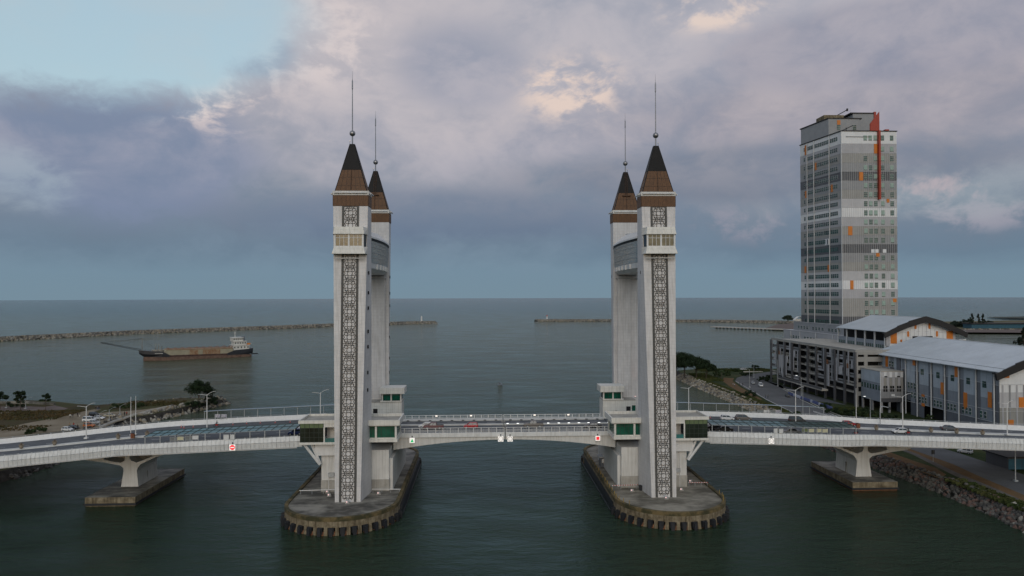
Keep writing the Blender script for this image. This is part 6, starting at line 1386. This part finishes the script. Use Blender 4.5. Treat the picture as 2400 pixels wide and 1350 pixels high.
# ================================================================== the ship, boats and beacons
def ship():
    A, B_ = at(338,846,0), at(587,834,0); d = (B_-A); Ln = d.length; rz = math.atan2(d.y, d.x)      # local +x points to the stern
    T = thing('cargo_ship', 'rusty sand carrier with long bow boom anchored in the harbour', 'ship', ((A.x+B_.x)/2,(A.y+B_.y)/2,0), None, rz); T.scale = (1,1,1.28)
    hl = Ln/2; W_ = 7.2
    def st(x, w, z0, z1, k=.8): return [(x,-w*k,z0),(x,-w,lerp(z0,z1,.45)),(x,-w,z1),(x,w,z1),(x,w,lerp(z0,z1,.45)),(x,w*k,z0)]
    low = MB().loft([st(-hl-.6,.4,-1,2.2,.3),st(-hl+1,2.6,-1.2,2.6,.5),st(-hl+6,5.6,-1.5,2.4,.8),st(-hl+14,W_,-1.5,2.1,.95),st(hl-12,W_,-1.5,1.6,.95),st(hl-4,W_*.94,-1.5,1.5,.9),st(hl-.5,W_*.8,-.6,1.4,.8)]); low.build('lower_hull', mat('ship_red_boot', (.085,.045,.034), .8, .25, .4, col2=(.17,.115,.085), streak=.25), T, local=True)
    mid = MB().loft([st(-hl+13,W_*.985,2.0,3.2,1),st(hl-12,W_*.985,1.55,2.6,1)]); mid.build('hull_strake', mat('ship_rust_strake', (.055,.030,.024), .85, .4, .6), T, local=True)
    bk = mat('ship_black_hull', (.016,.018,.024), .5, .3, .5, streak=.2)
    MB().loft([st(-hl-3.6,.5,4.4,6.6,.2),st(-hl-.5,2.6,2.6,6.4,.3),st(-hl+4,5.2,2.4,6.0,.7),st(-hl+12,W_,2.1,5.6,.97),st(-hl+17,W_+.02,2.1,3.4,1)]).build('bow', bk, T, local=True)
    MB().loft([st(hl-20,W_+.02,1.6,2.8,1),st(hl-14,W_+.02,1.6,4.6,1),st(hl-4,W_*.96,1.6,5.0,.95),st(hl+.6,W_*.82,2.2,5.4,.85)]).build('stern', bk, T, local=True)
    bx_ = lambda nme, m, *c: MB().box(*c).build(nme, m, T, local=True)
    hm = mat('ship_hold_paint', (.30,.275,.20), .8, .12, .3, streak=.2); rs = mat('ship_rust_streak', (.20,.095,.045), .85, .3, .5, col2=(.30,.22,.14))
    xa, xb = -hl+15, hl-15.5
    MB().loft([[(xa-3,-6.6,3.2),(xa-3,6.6,3.2),(xa-1,6.6,6.2),(xa-1,-6.6,6.2)],[(xa,-6.6,3.0),(xa,6.6,3.0),(xa,6.6,6.4),(xa,-6.6,6.4)],[(xb,-6.6,2.6),(xb,6.6,2.6),(xb,6.6,5.8),(xb,-6.6,5.8)]]).build('hold_coaming', hm, T, local=True)
    n = 15
    for i in range(n):
        x0, x1 = lerp(xa,xb,i/n), lerp(xa,xb,(i+1)/n); z = lerp(3.0,2.6,i/n)
        MB().box(x0+.1,-6.78,z+.1,x1-.1,-6.6,z+3.0).build('coaming_panel', rs if i in (5,6,9,10,11) or i == 8 else hm, T, local=True)
    MB().hexa([(xa,-6.9,6.4),(xb,-6.9,5.8),(xb,6.9,5.8),(xa,6.9,6.4),(xa,-6.9,6.75),(xb,-6.9,6.15),(xb,6.9,6.15),(xa,6.9,6.75)]).build('coaming_rim', rs, T, local=True)
    for i in range(10):
        x = lerp(xa+1,xb-1,i/9); b = MB(); b.path([(x,-6,6.4),(x+1.2,-3,7.3),(x+1.2,3,7.3),(x,6,6.4)], .16, 5); b.build('hatch_beam', M_rust, T, local=True)
    MB().path([(xa,-6.2,7.4),(xb,-6.2,6.9)], .10, 5).build('hatch_rail', M_rust, T, local=True)
    # bridge house stepping up at the stern
    wh = mat('ship_white', (.56,.56,.53), .55, .08, .4, streak=.18)
    for (x0,x1,w_,z0,z1), nme in zip(((hl-15,hl-2.5,6.2,4.4,7.4),(hl-14.2,hl-4.5,5.4,7.4,10.0),(hl-15.2,hl-7.0,5.0,10.0,12.4)),('deckhouse','cabin_deck','wheelhouse')):
        h_ = bx_(nme, wh, x0,-w_,z0,x1,w_,z1); MB().box(x0-.5,-w_-.6,z1-.02,x1+.5,w_+.6,z1+.18).build('deck_edge', wh, h_, local=True)
        for k in range(5):
            x = lerp(x0+1,x1-1,k/4); MB().box(x-.45,-w_-.06,lerp(z0,z1,.45),x+.45,-w_-.01,lerp(z0,z1,.78)).build('window', M_glassd, h_, local=True)
    bx_('funnel', M_stripe3, hl-7.2,-1.4,10.0,hl-5.0,1.4,13.0); bx_('lifeboat', M_orange, hl-4.2,-6.4,7.8,hl-1.6,-5.0,8.8)
    m = MB(); m.tube((hl-12.5,0,12.4),(hl-12.5,0,17.0),.30,8,.16); m.tube((hl-13.4,0,15.4),(hl-11.6,0,15.4),.1,5); m.build('mast', wh, T, local=True)
    r_ = MB(); 
    for x in (hl-9,hl-5,hl-1): r_.tube((x,-5.8,7.5),(x,-5.8,8.5),.07,5)
    r_.path([(hl-10,-5.8,8.5),(hl-.5,-5.8,8.5)], .07, 5); r_.build('stern_rail', wh, T, local=True)
    # bow gear: mast, long lattice boom and stays
    b = MB(); b.tube((-hl-1.5,0,6.4),(-hl-1.5,0,14.2),.28,6,.18); b.tube((-hl-1.5,-.8,13),(-hl-1.5,.8,13),.12,5); b.build('bow_mast', M_concd, T, local=True)
    bm = MB(); P0, P1 = Vector((-hl-2.0,0,6.2)), Vector((-hl-29.5,0,11.9))
    for o in ((0,-.5,0),(0,.5,0),(0,0,.9)): bm.tube(P0+Vector(o), P1+Vector(o)*.4, .13, 5)
    for i in range(14): q, w_ = P0.lerp(P1,i/14), P0.lerp(P1,(i+.5)/14); bm.tube(q+Vector((0,-.45,0)), w_+Vector((0,0,.7)), .07, 4); bm.tube(w_+Vector((0,0,.7)), P0.lerp(P1,(i+1)/14)+Vector((0,-.4,0)), .07, 4)
    bm.build('boom', M_rubber, T, local=True)
    sy_ = MB(); tp = Vector((-hl-1.5,0,13.9))
    for t_ in (.55,.85,1): sy_.tube(tp, P0.lerp(P1,t_), .06, 4)
    sy_.tube(tp, Vector((-hl+9,0,6.2)), .06, 4); sy_.build('stays', M_rubber, T, local=True)
    wd = MB()
    for x in (-hl+8,-hl+10,-hl+12.2): wd.tube((x,-2,5.6),(x,-2,8.6+(x % 2)),.2,5); wd.tube((x,2,5.6),(x,2,8.2),.2,5)
    wd.box(-hl+5.5,-3,5.6,-hl+13,3,6.6); wd.build('windlass', M_concd, T, local=True)
    MB().box(-hl+6,-W_*.80,4.55,-hl+12.2,-W_*.80-.02,4.95).build('name_stripe', wh, T, local=True) if False else None
    MB().box(hl+.6,-.6,1.0,hl+6.0,.6,1.7).build('stern_fender', M_rubber, T, local=True)
    # pale lettering stripe on the bow: unreadable dashes
    nm = MB()
    for i in range(9): x = -hl+7.0+.62*i; w_ = lerp(5.2,W_,(x+hl-4)/8); nm.box(x-.22,-w_-.10,4.35,x+.22,-w_-.0,4.75)
    nm.build('bow_lettering', wh, T, local=True)
ship()
def skiff(px, py, ln, label, cabin=True, rz=.2):
    p = at(px, py, 0); T = thing('boat', label, 'boat', (p.x,p.y,0), 'small boats', rz); h = ln/2
    MB().loft([[(x,-w,.7+k),(x,-w*.7,-.3),(x,w*.7,-.3),(x,w,.7+k)] for x, w, k in ((-h,.7,0),(-h*.3,.9,0),(h*.4,.8,.1),(h,.1,.5))]).build('hull', (M_stripe2 if ln < 5 else M_plainw) if cabin else M_stripe3, T, local=True)
    if cabin: MB().box(-h*.5,-.5,.7,h*.1,.5,1.5).build('cabin', M_stripe3, T, local=True); MB().box(-h*.6,-.6,1.5,h*.2,.6,1.6).build('roof', M_stripe3, T, local=True); MB().tube((-h*.6,0,.7),(-h*.6,0,1.9),.03,5).build('mast', M_galv, T, local=True)
    else: MB().box(-h*.3,-.4,.6,-h*.1,.4,1.1).build('outboard', M_rubber, T, local=True)
skiff(1172,903,2.6,'small grey boat with dark cabin in mid channel'); skiff(2256,797,8,'pale roofed boat on the far lagoon',True,.0); skiff(2332,806,5,'low dark boat on the far lagoon behind the mall roof',False,.1)
def beacon(px, py, h, mats, label):
    p = at(px, py, 3.8); x, y = p.x, p.y; T = thing('harbour_beacon', label, 'beacon', (x,y,3.8)); z = 3.8
    MB().lathe([(2.2,z-1),(2.2,z+.5),(1.2,z+.6),(1.1,z+h*.75)], (x,y), 10).build('tower', mats[0], T); MB().lathe([(2.0,z+h*.75),(2.0,z+h*.79)], (x,y), 10).build('gallery', mats[1], T); MB().lathe([(.9,z+h*.79),(.9,z+h*.95),(.2,z+h)], (x,y), 10).build('lantern', mats[1], T)
beacon(988,753,9.5,(M_plainw,M_plainw),'white beacon at the end of the left breakwater'); beacon(1282,748,8.0,(M_plainw,M_red),'white and red beacon at the end of the right breakwater')
# foam where the swell meets the breakwater heads
M_foam = mat('foam', (.55,.57,.57), .9, .3, .3)
for px, py, ln in ((1019,759,9),(1258,755,5)):
    p = at(px, py, 0); b = MB(); b.v = [(p.x+ln*math.cos(a)*(.7+.3*math.sin(5*a)), p.y+5*math.sin(a), .05) for a in [2*math.pi*i/20 for i in range(20)]]; b.f = [tuple(range(20))]; b.m = [0]; stuff(b.build('foam', M_foam)); 
for o in list(COL.objects):
    if o.name.startswith('foam'): o['label'] = 'white foam at the breakwater head'; o['category'] = 'foam'
# piled jetty on the right
J = thing('jetty', 'long low jetty on dark piles behind the car park', 'jetty', (385,822,0)); a, b_ = Vector((346.6,875,0)), Vector((430,768,0)); d = (b_-a).normalized(); nn = Vector((-d.y,d.x,0))
q = [a,b_,b_+nn*-14,a+nn*-14]; MB().hexa([(p.x,p.y,1.6) for p in q]+[(p.x,p.y,2.6) for p in q]).build('deck', M_conc, J)
for i in range(22):
    for off in (0.6,): p = a.lerp(b_,(i+.3)/22)+nn*0.3; MB().box(p.x-1.2,p.y-.9,-.6,p.x+1.2,p.y+.9,1.9).build('pile', M_rubber, J)
sheet('quay_apron', [(400,815),(440,770),(520,700),(760,640),(760,1000),(600,985),(545,1010),(470,940)], 2.4, G_pave)
p = at(1872,752,2.4); T = thing('event_tent', 'small white domed tent beyond the jetty', 'tent', (p.x,p.y,2.4)); MB().loft([[(p.x-9+18*i/8, p.y+yy, 2.4+8*math.sin(math.pi*(.06+.88*i/8))) for i in range(9)]+[(p.x+8.4-16.8*i/8, p.y+yy, 2.4+7.6*math.sin(math.pi*(.06+.88*(8-i)/8))) for i in range(9)] for yy in (-4,4)]).build('canvas', M_plainw, T); MB().box(p.x-9,p.y+3.5,2.4,p.x+9,p.y+3.9,6).build('back_wall', M_plainw, T)
# far headland on the right
fl_ = [(560,770),(640,755),(760,740),(930,700),(1400,560),(1700,900),(1000,1050),(760,1000),(640,930)]
fr_land = land('far_headland', [(x,y) for x,y in fl_], [(x-3,y-6) for x,y in fl_], 3.0, ground_mat('dune_grass', [(.3,(.05,.055,.025)),(.5,(.11,.10,.055)),(.7,(.17,.15,.11))], .03))
rp = bank_points([(560,766),(640,751),(760,736),(930,696)][::-1], -5, 420, 0, 2.6); rock_cloud('rocks', rp, 1.2+1.2*rng.random(len(rp)), [RK[1],RK[2],RK[0]], fr_land)
T = thing('waterfront_shed', 'long low shed with dark roof at the right frame edge', 'shed', (790,745,3)); x_ = at(2368,776,3).x; bx('walls', M_blue, T, x_,762,3,x_+90,780,9.0); bx('roof', C_bf, T, x_-1.5,760,9.0,x_+92,782,10.2)
hb_ = MB(); hb_.loft([[(1075+620*t_+60*math.cos(u), 1150+120*math.sin(u), 2+(20 if t_ > .3 else 6*t_)*max(0,math.sin(u))) for u in [math.pi*i/8 for i in range(9)]] for t_ in (0,.12,.32,.7,1)]); structure(hb_.build('far_hill', mat('far_scrub', (.030,.042,.030), .95, .4, .03)))

# ================================================================== trees and plants
LEAF = {k: mat('leaves_'+k, c, .7, .45, .5, spec=.2) for k, c in dict(dark=(.016,.030,.012), mid=(.030,.050,.016), pine=(.016,.026,.016), dry=(.075,.070,.030), far=(.028,.042,.030)).items()}
BARK = mat('bark', (.070,.055,.042), .95, .3, 2)
def leaves_mesh(name, centers, radii, per, size, m, flat=.75):
    c = np.repeat(np.array(centers), per, 0); r = np.repeat(np.array(radii), per); k = len(c)
    d = rng.normal(size=(k,3)); d /= np.linalg.norm(d,axis=1)[:,None]; p = c+d*(r*rng.random(k)**.45)[:,None]*np.array([1,1,flat])
    R_ = rand_rot(k); s = size*(.6+.8*rng.random(k)); base = np.array([(-1,-.5,0),(1,-.5,0),(1,.5,0),(-1,.5,0)])*.5
    V = np.einsum('kij,nj->kni', R_, base)*s[:,None,None]+p[:,None,:]
    me = bpy.data.meshes.new(name); me.from_pydata(V.reshape(-1,3).tolist(), [], np.arange(4*k).reshape(-1,4).tolist()); me.materials.append(m); me.update(); return me
def tree(px_or_loc, h, sp, label, kind='dark', grp=None, cat='tree', clumps=26, per=120, leaf=.5, trunk=.35, shape='round', name='broadleaf_tree'):
    x, y, z = px_or_loc; T = thing(name, label, cat, (x,y,z), grp)
    t = MB(); lean = random.uniform(-.06,.06)*h; rings = []
    for i in range(6): f = i/5; rings.append([(lean*f*f+trunk*h*.06*(1.3-f)*math.cos(a), trunk*h*.06*(1.3-f)*math.sin(a), h*.72*f) for a in [2*math.pi*j/7 for j in range(7)]])
    t.loft(rings); cs, rs_ = [], []
    for i in range(clumps):
        if shape == 'umbrella': a = random.random()*6.28; q = random.random()**.5; c = Vector((math.cos(a)*sp*q, math.sin(a)*sp*q, h*(.98-.30*q*random.uniform(.5,1.3)))); r = sp*random.uniform(.20,.34)
        elif shape == 'cone': f = random.random(); q = (1-f)*random.random()**.5; a = random.random()*6.28; c = Vector((math.cos(a)*sp*q, math.sin(a)*sp*q, h*(.18+.8*f))); r = sp*random.uniform(.12,.26)*(1.15-f)
        elif shape == 'low': a = random.random()*6.28; q = random.random()**.5; c = Vector((math.cos(a)*sp*q, math.sin(a)*sp*q, h*random.uniform(.12,.85)*(1-.45*q*q))); r = sp*random.uniform(.2,.34)
        else: a = random.random()*6.28; e = random.uniform(-.35,1.45); q = random.uniform(.45,1); c = Vector((math.cos(a)*math.cos(e)*sp*q, math.sin(a)*math.cos(e)*sp*q, h*.58+math.sin(e)*h*.36*q)); r = sp*random.uniform(.2,.36)
        cs.append(tuple(c)); rs_.append(r)
        if i % 3 == 0: s0 = Vector((lean*.2,0,h*random.uniform(.2,.5))); t.tube(s0, c, trunk*h*.022, 5, trunk*h*.008)
    t.build('trunk', BARK, T, local=True); obj('crown', leaves_mesh('crown', cs, rs_, per, leaf, LEAF[kind]), T); return T
random.seed(21)
P3 = lambda px, py, z: tuple(at(px, py, z))
tree(P3(466,951,2.4),11.2,6.0,'dense dark tree on the rocky point at the left',grp=None,clumps=44,per=150,leaf=.42); tree(P3(452,954,2.2),4.5,3.2,'low dark bush at the foot of the tree on the rocky point',clumps=14,per=110,leaf=.38,shape='low',cat='bush',name='bush'); tree(P3(492,948,1.8),5.2,3.4,'dark bush at the tip of the rocky point',clumps=18,per=120,leaf=.38,shape='low',cat='bush',name='bush')
gt = 'young trees along the promenade'
tree(P3(106.5,960,2.6),7.2,2.1,'young slim-trunked tree, rightmost of three on the promenade',grp=gt,clumps=18,per=110,leaf=.35,shape='round',trunk=.25,kind='dark'); tree(P3(48,961,2.6),8.8,2.7,'taller young tree, middle of three on the promenade',grp=gt,clumps=24,per=120,leaf=.36,shape='round',trunk=.25); tree(P3(1,959,2.6),7.8,2.6,'young tree cut by the left frame edge',grp=gt,clumps=20,per=120,leaf=.36,shape='round',trunk=.25); tree(P3(38,955,2.6),4.6,3.2,'bush behind the middle promenade tree',clumps=12,per=80,leaf=.35,shape='low',cat='bush',name='bush')
for i, (px, py, w, h, lab) in enumerate(((275,956,3.6,2.6,'green bush on the headland shore, left one'),(305,955,3.2,2.2,'green bush on the headland shore, middle one'),(330,953,2.6,1.9,'green bush on the headland shore, right one'),(97,1011,2.8,1.6,'scrubby bush beside the track, left of the pair'),(70,1015,2.2,1.3,'low scrub beside the track, right above the barrier'))): tree(P3(px,py,2.6),h,w,lab,'mid','low bushes on the headland','bush',10,90,.3,.2,'low','bush')
# big trees on the right bank
gR = 'big trees on the right bank'
for px, py, h, w, lab in ((1604,884,14.5,7.5,'great spreading tree right behind the near right tower'),(1632,888,12.0,6.5,'dark spreading tree right of the great one'),(1655,890,9.0,5.0,'lower dark tree at the right of the bank grove'),(1585,880,12.0,6.0,'dark tree partly hidden by the near right tower')): tree(P3(px,py,2.7),h,w,lab,'dark',gR,clumps=48,per=150,leaf=.55,shape='umbrella' if px in (1632,1655) else 'round')
for i, (px, py, h, w, kind, lab) in enumerate(((1679,883,4.2,2.4,'mid','small leafy tree left of the palm'),(1703,880,3.6,3.2,'mid','rounded shrub near the far shore'),(1748,880,4.0,3.6,'dark','dark shrub beside the road bend'),(1771,868,4.6,2.8,'dark','dark little tree by the car park corner'),(1756,930,3.2,3.6,'dark','round dark bush on the grass verge'),(1690,872,2.6,3.0,'mid','low shrub on the far shore, left'),(1725,870,2.4,3.4,'mid','low shrub on the far shore, right'),(1781,893,3.6,1.8,'dark','first young tree at the car park corner'),(1793,893,3.6,1.8,'dark','second young tree at the car park corner'),(1801,893,4.2,2.2,'dark','third young tree at the car park corner'),(1872,975,2.8,2.4,'mid','bush behind the right canopy poster'),(1880,985,2.2,2.0,'mid','small bush near the right lamp post'))): tree(P3(px,py,2.72),h,w,lab,kind,'small trees and bushes on the right bank','bush' if h < 3.4 else 'tree',14,90,.38,.25,'low','bush' if h < 3.4 else 'small_tree')
# palm
p = at(1690,888,2.7); T = thing('palm_tree', 'small palm tree on the right bank', 'palm', tuple(p)); MB().tube((0,0,0),(.3,0,4.6),.16,6,.11).build('trunk', BARK, T, local=True)
fr = MB()
for i in range(14):
    a = i*2.4; 
    for s in range(5):
        t0, t1 = s/5, (s+1)/5; f0 = Vector((.3+math.cos(a)*2.6*t0, math.sin(a)*2.6*t0, 4.6+1.1*t0-2.3*t0*t0)); f1 = Vector((.3+math.cos(a)*2.6*t1, math.sin(a)*2.6*t1, 4.6+1.1*t1-2.3*t1*t1)); sd = Vector((-math.sin(a),math.cos(a),0))*.32*(1-t1*.7)
        fr.add([f0-sd,f1-sd,f1+sd,f0+sd],[(0,1,2,3)])
fr.build('crown', LEAF['mid'], T, local=True)
# planting below the garage and mall
k = 0
for px, py, h, w, lab in ((1955,968,2.6,3.0,'hedge bush below the car park, first from the left'),(1975,972,2.8,3.0,'hedge bush below the car park, second'),(1996,975,3.0,3.2,'hedge bush below the car park, third'),(2018,978,3.0,3.2,'hedge bush beside the annex stilts'),(2040,972,3.4,3.2,'bush under the lit lamp by the annex'),(2060,985,2.6,3.0,'bush in front of the annex column'),(2092,986,2.8,2.6,'bush right of the annex column'),(2178,990,3.6,1.6,'dark young tree against the mall wall'),(1935,955,2.2,2.4,'low bush at the car park ramp')): tree(P3(px,py,2.72),h,w,lab,'mid' if k % 2 else 'dark','planting below the car park','bush',13,90,.36,.2,'low','bush'); k += 1
tree(P3(2400,818,3),19,7.5,'conifer cut by the right frame edge beyond the mall roof','pine',None,clumps=60,per=130,leaf=.7,shape='cone',name='conifer_tree')
tree((517,1010,2.4),12,9,'lone bushy tree at the root of the right breakwater','far',None,clumps=40,per=110,leaf=1.0,shape='round')
gF = 'trees on the far headland'
for i, (px, py, h, w, sh, lab) in enumerate(((2278,769,21,5.5,'cone','feathery conifer, left of the three on the far headland'),(2293,769,20,5.5,'cone','feathery conifer, middle of the three on the far headland'),(2304,769,20,5,'cone','feathery conifer, right of the three on the far headland'))): tree((lambda p: (p.x,p.y,3))(at(px,py,3)),h,w,lab,'far',gF,clumps=34,per=90,leaf=1.3,shape=sh,name='conifer_tree')
for i, px in enumerate((2236,2246,2257,2266,2312,2320,2330,2340,2350)): tree((lambda p: (p.x,p.y,3))(at(px,766,3)),(9,10,11,13,11,10,6,5,5)[i],(8,8,9,9,9,8,7,7,7)[i],('leftmost','second','third','fourth','fifth','sixth','seventh','eighth','rightmost')[i]+' dark round scrub clump in the row on the far headland','far',gF,'bush',16,80,1.3,.2,'low','bush')
for k_, yy in enumerate((1052,1066,1080)): pass
# tufts of grass on both banks: uncountable
def tufts(name, polys, n, size, m, z, label):
    P = []
    for (x0,x1,y0,y1), k in polys: P.append(np.c_[x0+(x1-x0)*rng.random(k), y0+(y1-y0)*rng.random(k), np.full(k,z)+size*.25])
    P = np.vstack(P); k = len(P); a = rng.random(k)*6.28; s = size*(.5+rng.random(k))
    V = np.stack([np.c_[P[:,0]-np.cos(a)*s*.6,P[:,1]-np.sin(a)*s*.6,P[:,2]-s*.3],np.c_[P[:,0]+np.cos(a)*s*.6,P[:,1]+np.sin(a)*s*.6,P[:,2]-s*.3],np.c_[P[:,0]+np.cos(a)*s*.8,P[:,1]+np.sin(a)*s*.8,P[:,2]+s*.6],np.c_[P[:,0]-np.cos(a)*s*.5,P[:,1]-np.sin(a)*s*.5,P[:,2]+s*.9]],1)
    me = bpy.data.meshes.new(name); me.from_pydata(V.reshape(-1,3).tolist(), [], np.arange(4*k).reshape(-1,4).tolist()); me.materials.append(m); me.update(); o = obj(name, me); o['label'] = label; o['category'] = 'grass'; return stuff(o)
tufts('grass', [((113.6,118.5,96,215),5200),((113.5,117,75,96),700),((112.4,117.0,-60,-11),1700),((113.6,117.6,55,75),300),((118,128,200,235),1500),((130,175,248,262),1500),((140,150,84,104),900)], 0, .55, mat('grass_blades', (.030,.048,.014), .8, .5, .2, col2=(.075,.075,.028), spec=.1), 2.7, 'rough green grass on the right river bank')
tufts('grass', [((-165,-140,128,142),700),((-230,-172,95,118),2000),((-215,-165,72,82),500)], 0, .40, mat('dry_grass_blades', (.045,.046,.018), .85, .5, .2, col2=(.095,.065,.032), spec=.1), 2.62, 'dry brown grass on the left headland')

# ================================================================== land furniture
# water-filled barriers beside the road
BAR = MB(); BAR.hexa([(-.95,-.42,0),(.95,-.42,0),(.95,.42,0),(-.95,.42,0),(-.95,-.2,1.25),(.95,-.2,1.25),(.95,.2,1.25),(-.95,.2,1.25)]); BAR.box(-.7,-.5,.25,.7,.5,.5)
M_bblue = mat('barrier_blue', (.055,.075,.19), .6, .15, .6); M_bwhite = mat('barrier_pale', (.36,.38,.44), .6, .12, .6); BM = [BAR.mesh('barrier_body', M_bblue), BAR.mesh('barrier_body', M_bwhite)]
FT = MB(); FT.box(-.9,-.55,0,-.5,.55,.18); FT.box(.5,-.55,0,.9,.55,.18); FT = FT.mesh('foot', M_rubber)
for i in range(22):
    t_ = i/21; p = Vector((139.9,144,0)).lerp(Vector((138.6,101,0)), t_); w_ = 3 <= i <= 6 or i in (12,16)
    T = thing('traffic_barrier', ('pale' if w_ else 'blue')+' plastic barrier, '+ORD[i]+' from the far end of the row beside the car park', 'barrier', (p.x,p.y,2.735), ('pale' if w_ else 'blue')+' barriers beside the car park', math.radians(88))
    obj('barrier_body', BM[1 if w_ else 0], T); obj('foot', FT, T)
def small_lamp(px, pyb, pyt, label, lit=False, z=2.72):
    p = at(px, pyb, z); q = atY(px, pyt, p.y); street_lamp(p.x, p.y, z, q.z-z, label, 1, math.pi*.9, lit, 'lamps on the right bank', M_galv)
for q in ((1878,935,884,'lit lamp standing by the car park ramp',True),(2040,985,934,'lit lamp standing beside the annex stilts',True),(1757,908,866,'lamp with white head at the road bend',False),(1767,885,853,'farther lamp at the road bend',False),(1823,905,843,'lamp against the far end of the car park',False),(1838,902,850,'slim lamp beside the car park corner',False),(1882,975,905,'slim grey lamp near the barriers',False)): small_lamp(*q)
for px, pyb, pyt, lab in ((256,985,960,'short lamp post by the parked cars, right one'),(281,972,952,'short lamp post on the headland grass'),(233,998,968,'lamp post beside the orange jeep'),(60,958,936,'thin lamp post on the promenade, right one'),(15,956,934,'thin lamp post on the promenade, left one')):
    p = at(px, pyb, 2.6); q = atY(px, pyt, p.y); street_lamp(p.x, p.y, 2.6, q.z-2.6, lab, 1, .5, False, 'lamps on the headland', M_galv)
# sea walls on the headland
w_ = MB(); pp = [at(px,py,2.6) for px,py in ((-150,945),(0,946),(60,946),(103,948.5),(128,949.5))]
for a, b_ in zip(pp, pp[1:]): w_.hexa([(a.x,a.y,2.0),(b_.x,b_.y,2.0),(b_.x,b_.y+.6,2.0),(a.x,a.y+.6,2.0),(a.x,a.y,3.6),(b_.x,b_.y,3.6),(b_.x,b_.y+.6,3.6),(a.x,a.y+.6,3.6)])
tag(w_.build('sea_wall', M_concd), 'low dark sea wall along the promenade shore', 'wall')
w_ = MB(); pp = [at(px,py,2.4) for px,py in ((232,1003),(262,990),(300,978),(345,965),(398,953))]
for a, b_ in zip(pp, pp[1:]): w_.hexa([(a.x,a.y,0),(b_.x,b_.y,0),(b_.x+3.4,b_.y-.4,-.4),(a.x+3.4,a.y-.4,-.4),(a.x,a.y,3.0),(b_.x,b_.y,3.0),(b_.x+.5,b_.y,3.0),(a.x+.5,a.y,3.0)])
tag(w_.build('quay_wall', M_conc), 'sloping concrete quay wall beside the parked cars', 'wall')
p = at(2380,1128,2.72); q = atY(2380,1050,p.y); street_lamp(p.x,p.y,2.72,q.z-2.72,'pale lamp post under the right viaduct by the blue shed',1,math.pi,False,'lamps on the right bank',M_galv)
p = at(2187,1083,2.72); T = thing('road_sign', 'dark back of a road sign under the right viaduct', 'sign', tuple(p)); MB().tube((0,0,0),(0,0,3.4),.05,6).build('post', M_galv, T, local=True); MB().box(-.45,-.03,2.2,.45,.03,3.4).build('plate', M_rubber, T, local=True)
p = at(2262,1062,2.72); car('jeep', WHT, p.x, p.y, 2.72, 2.2, 'small pale truck parked under the right viaduct', 'vehicles under the viaduct')
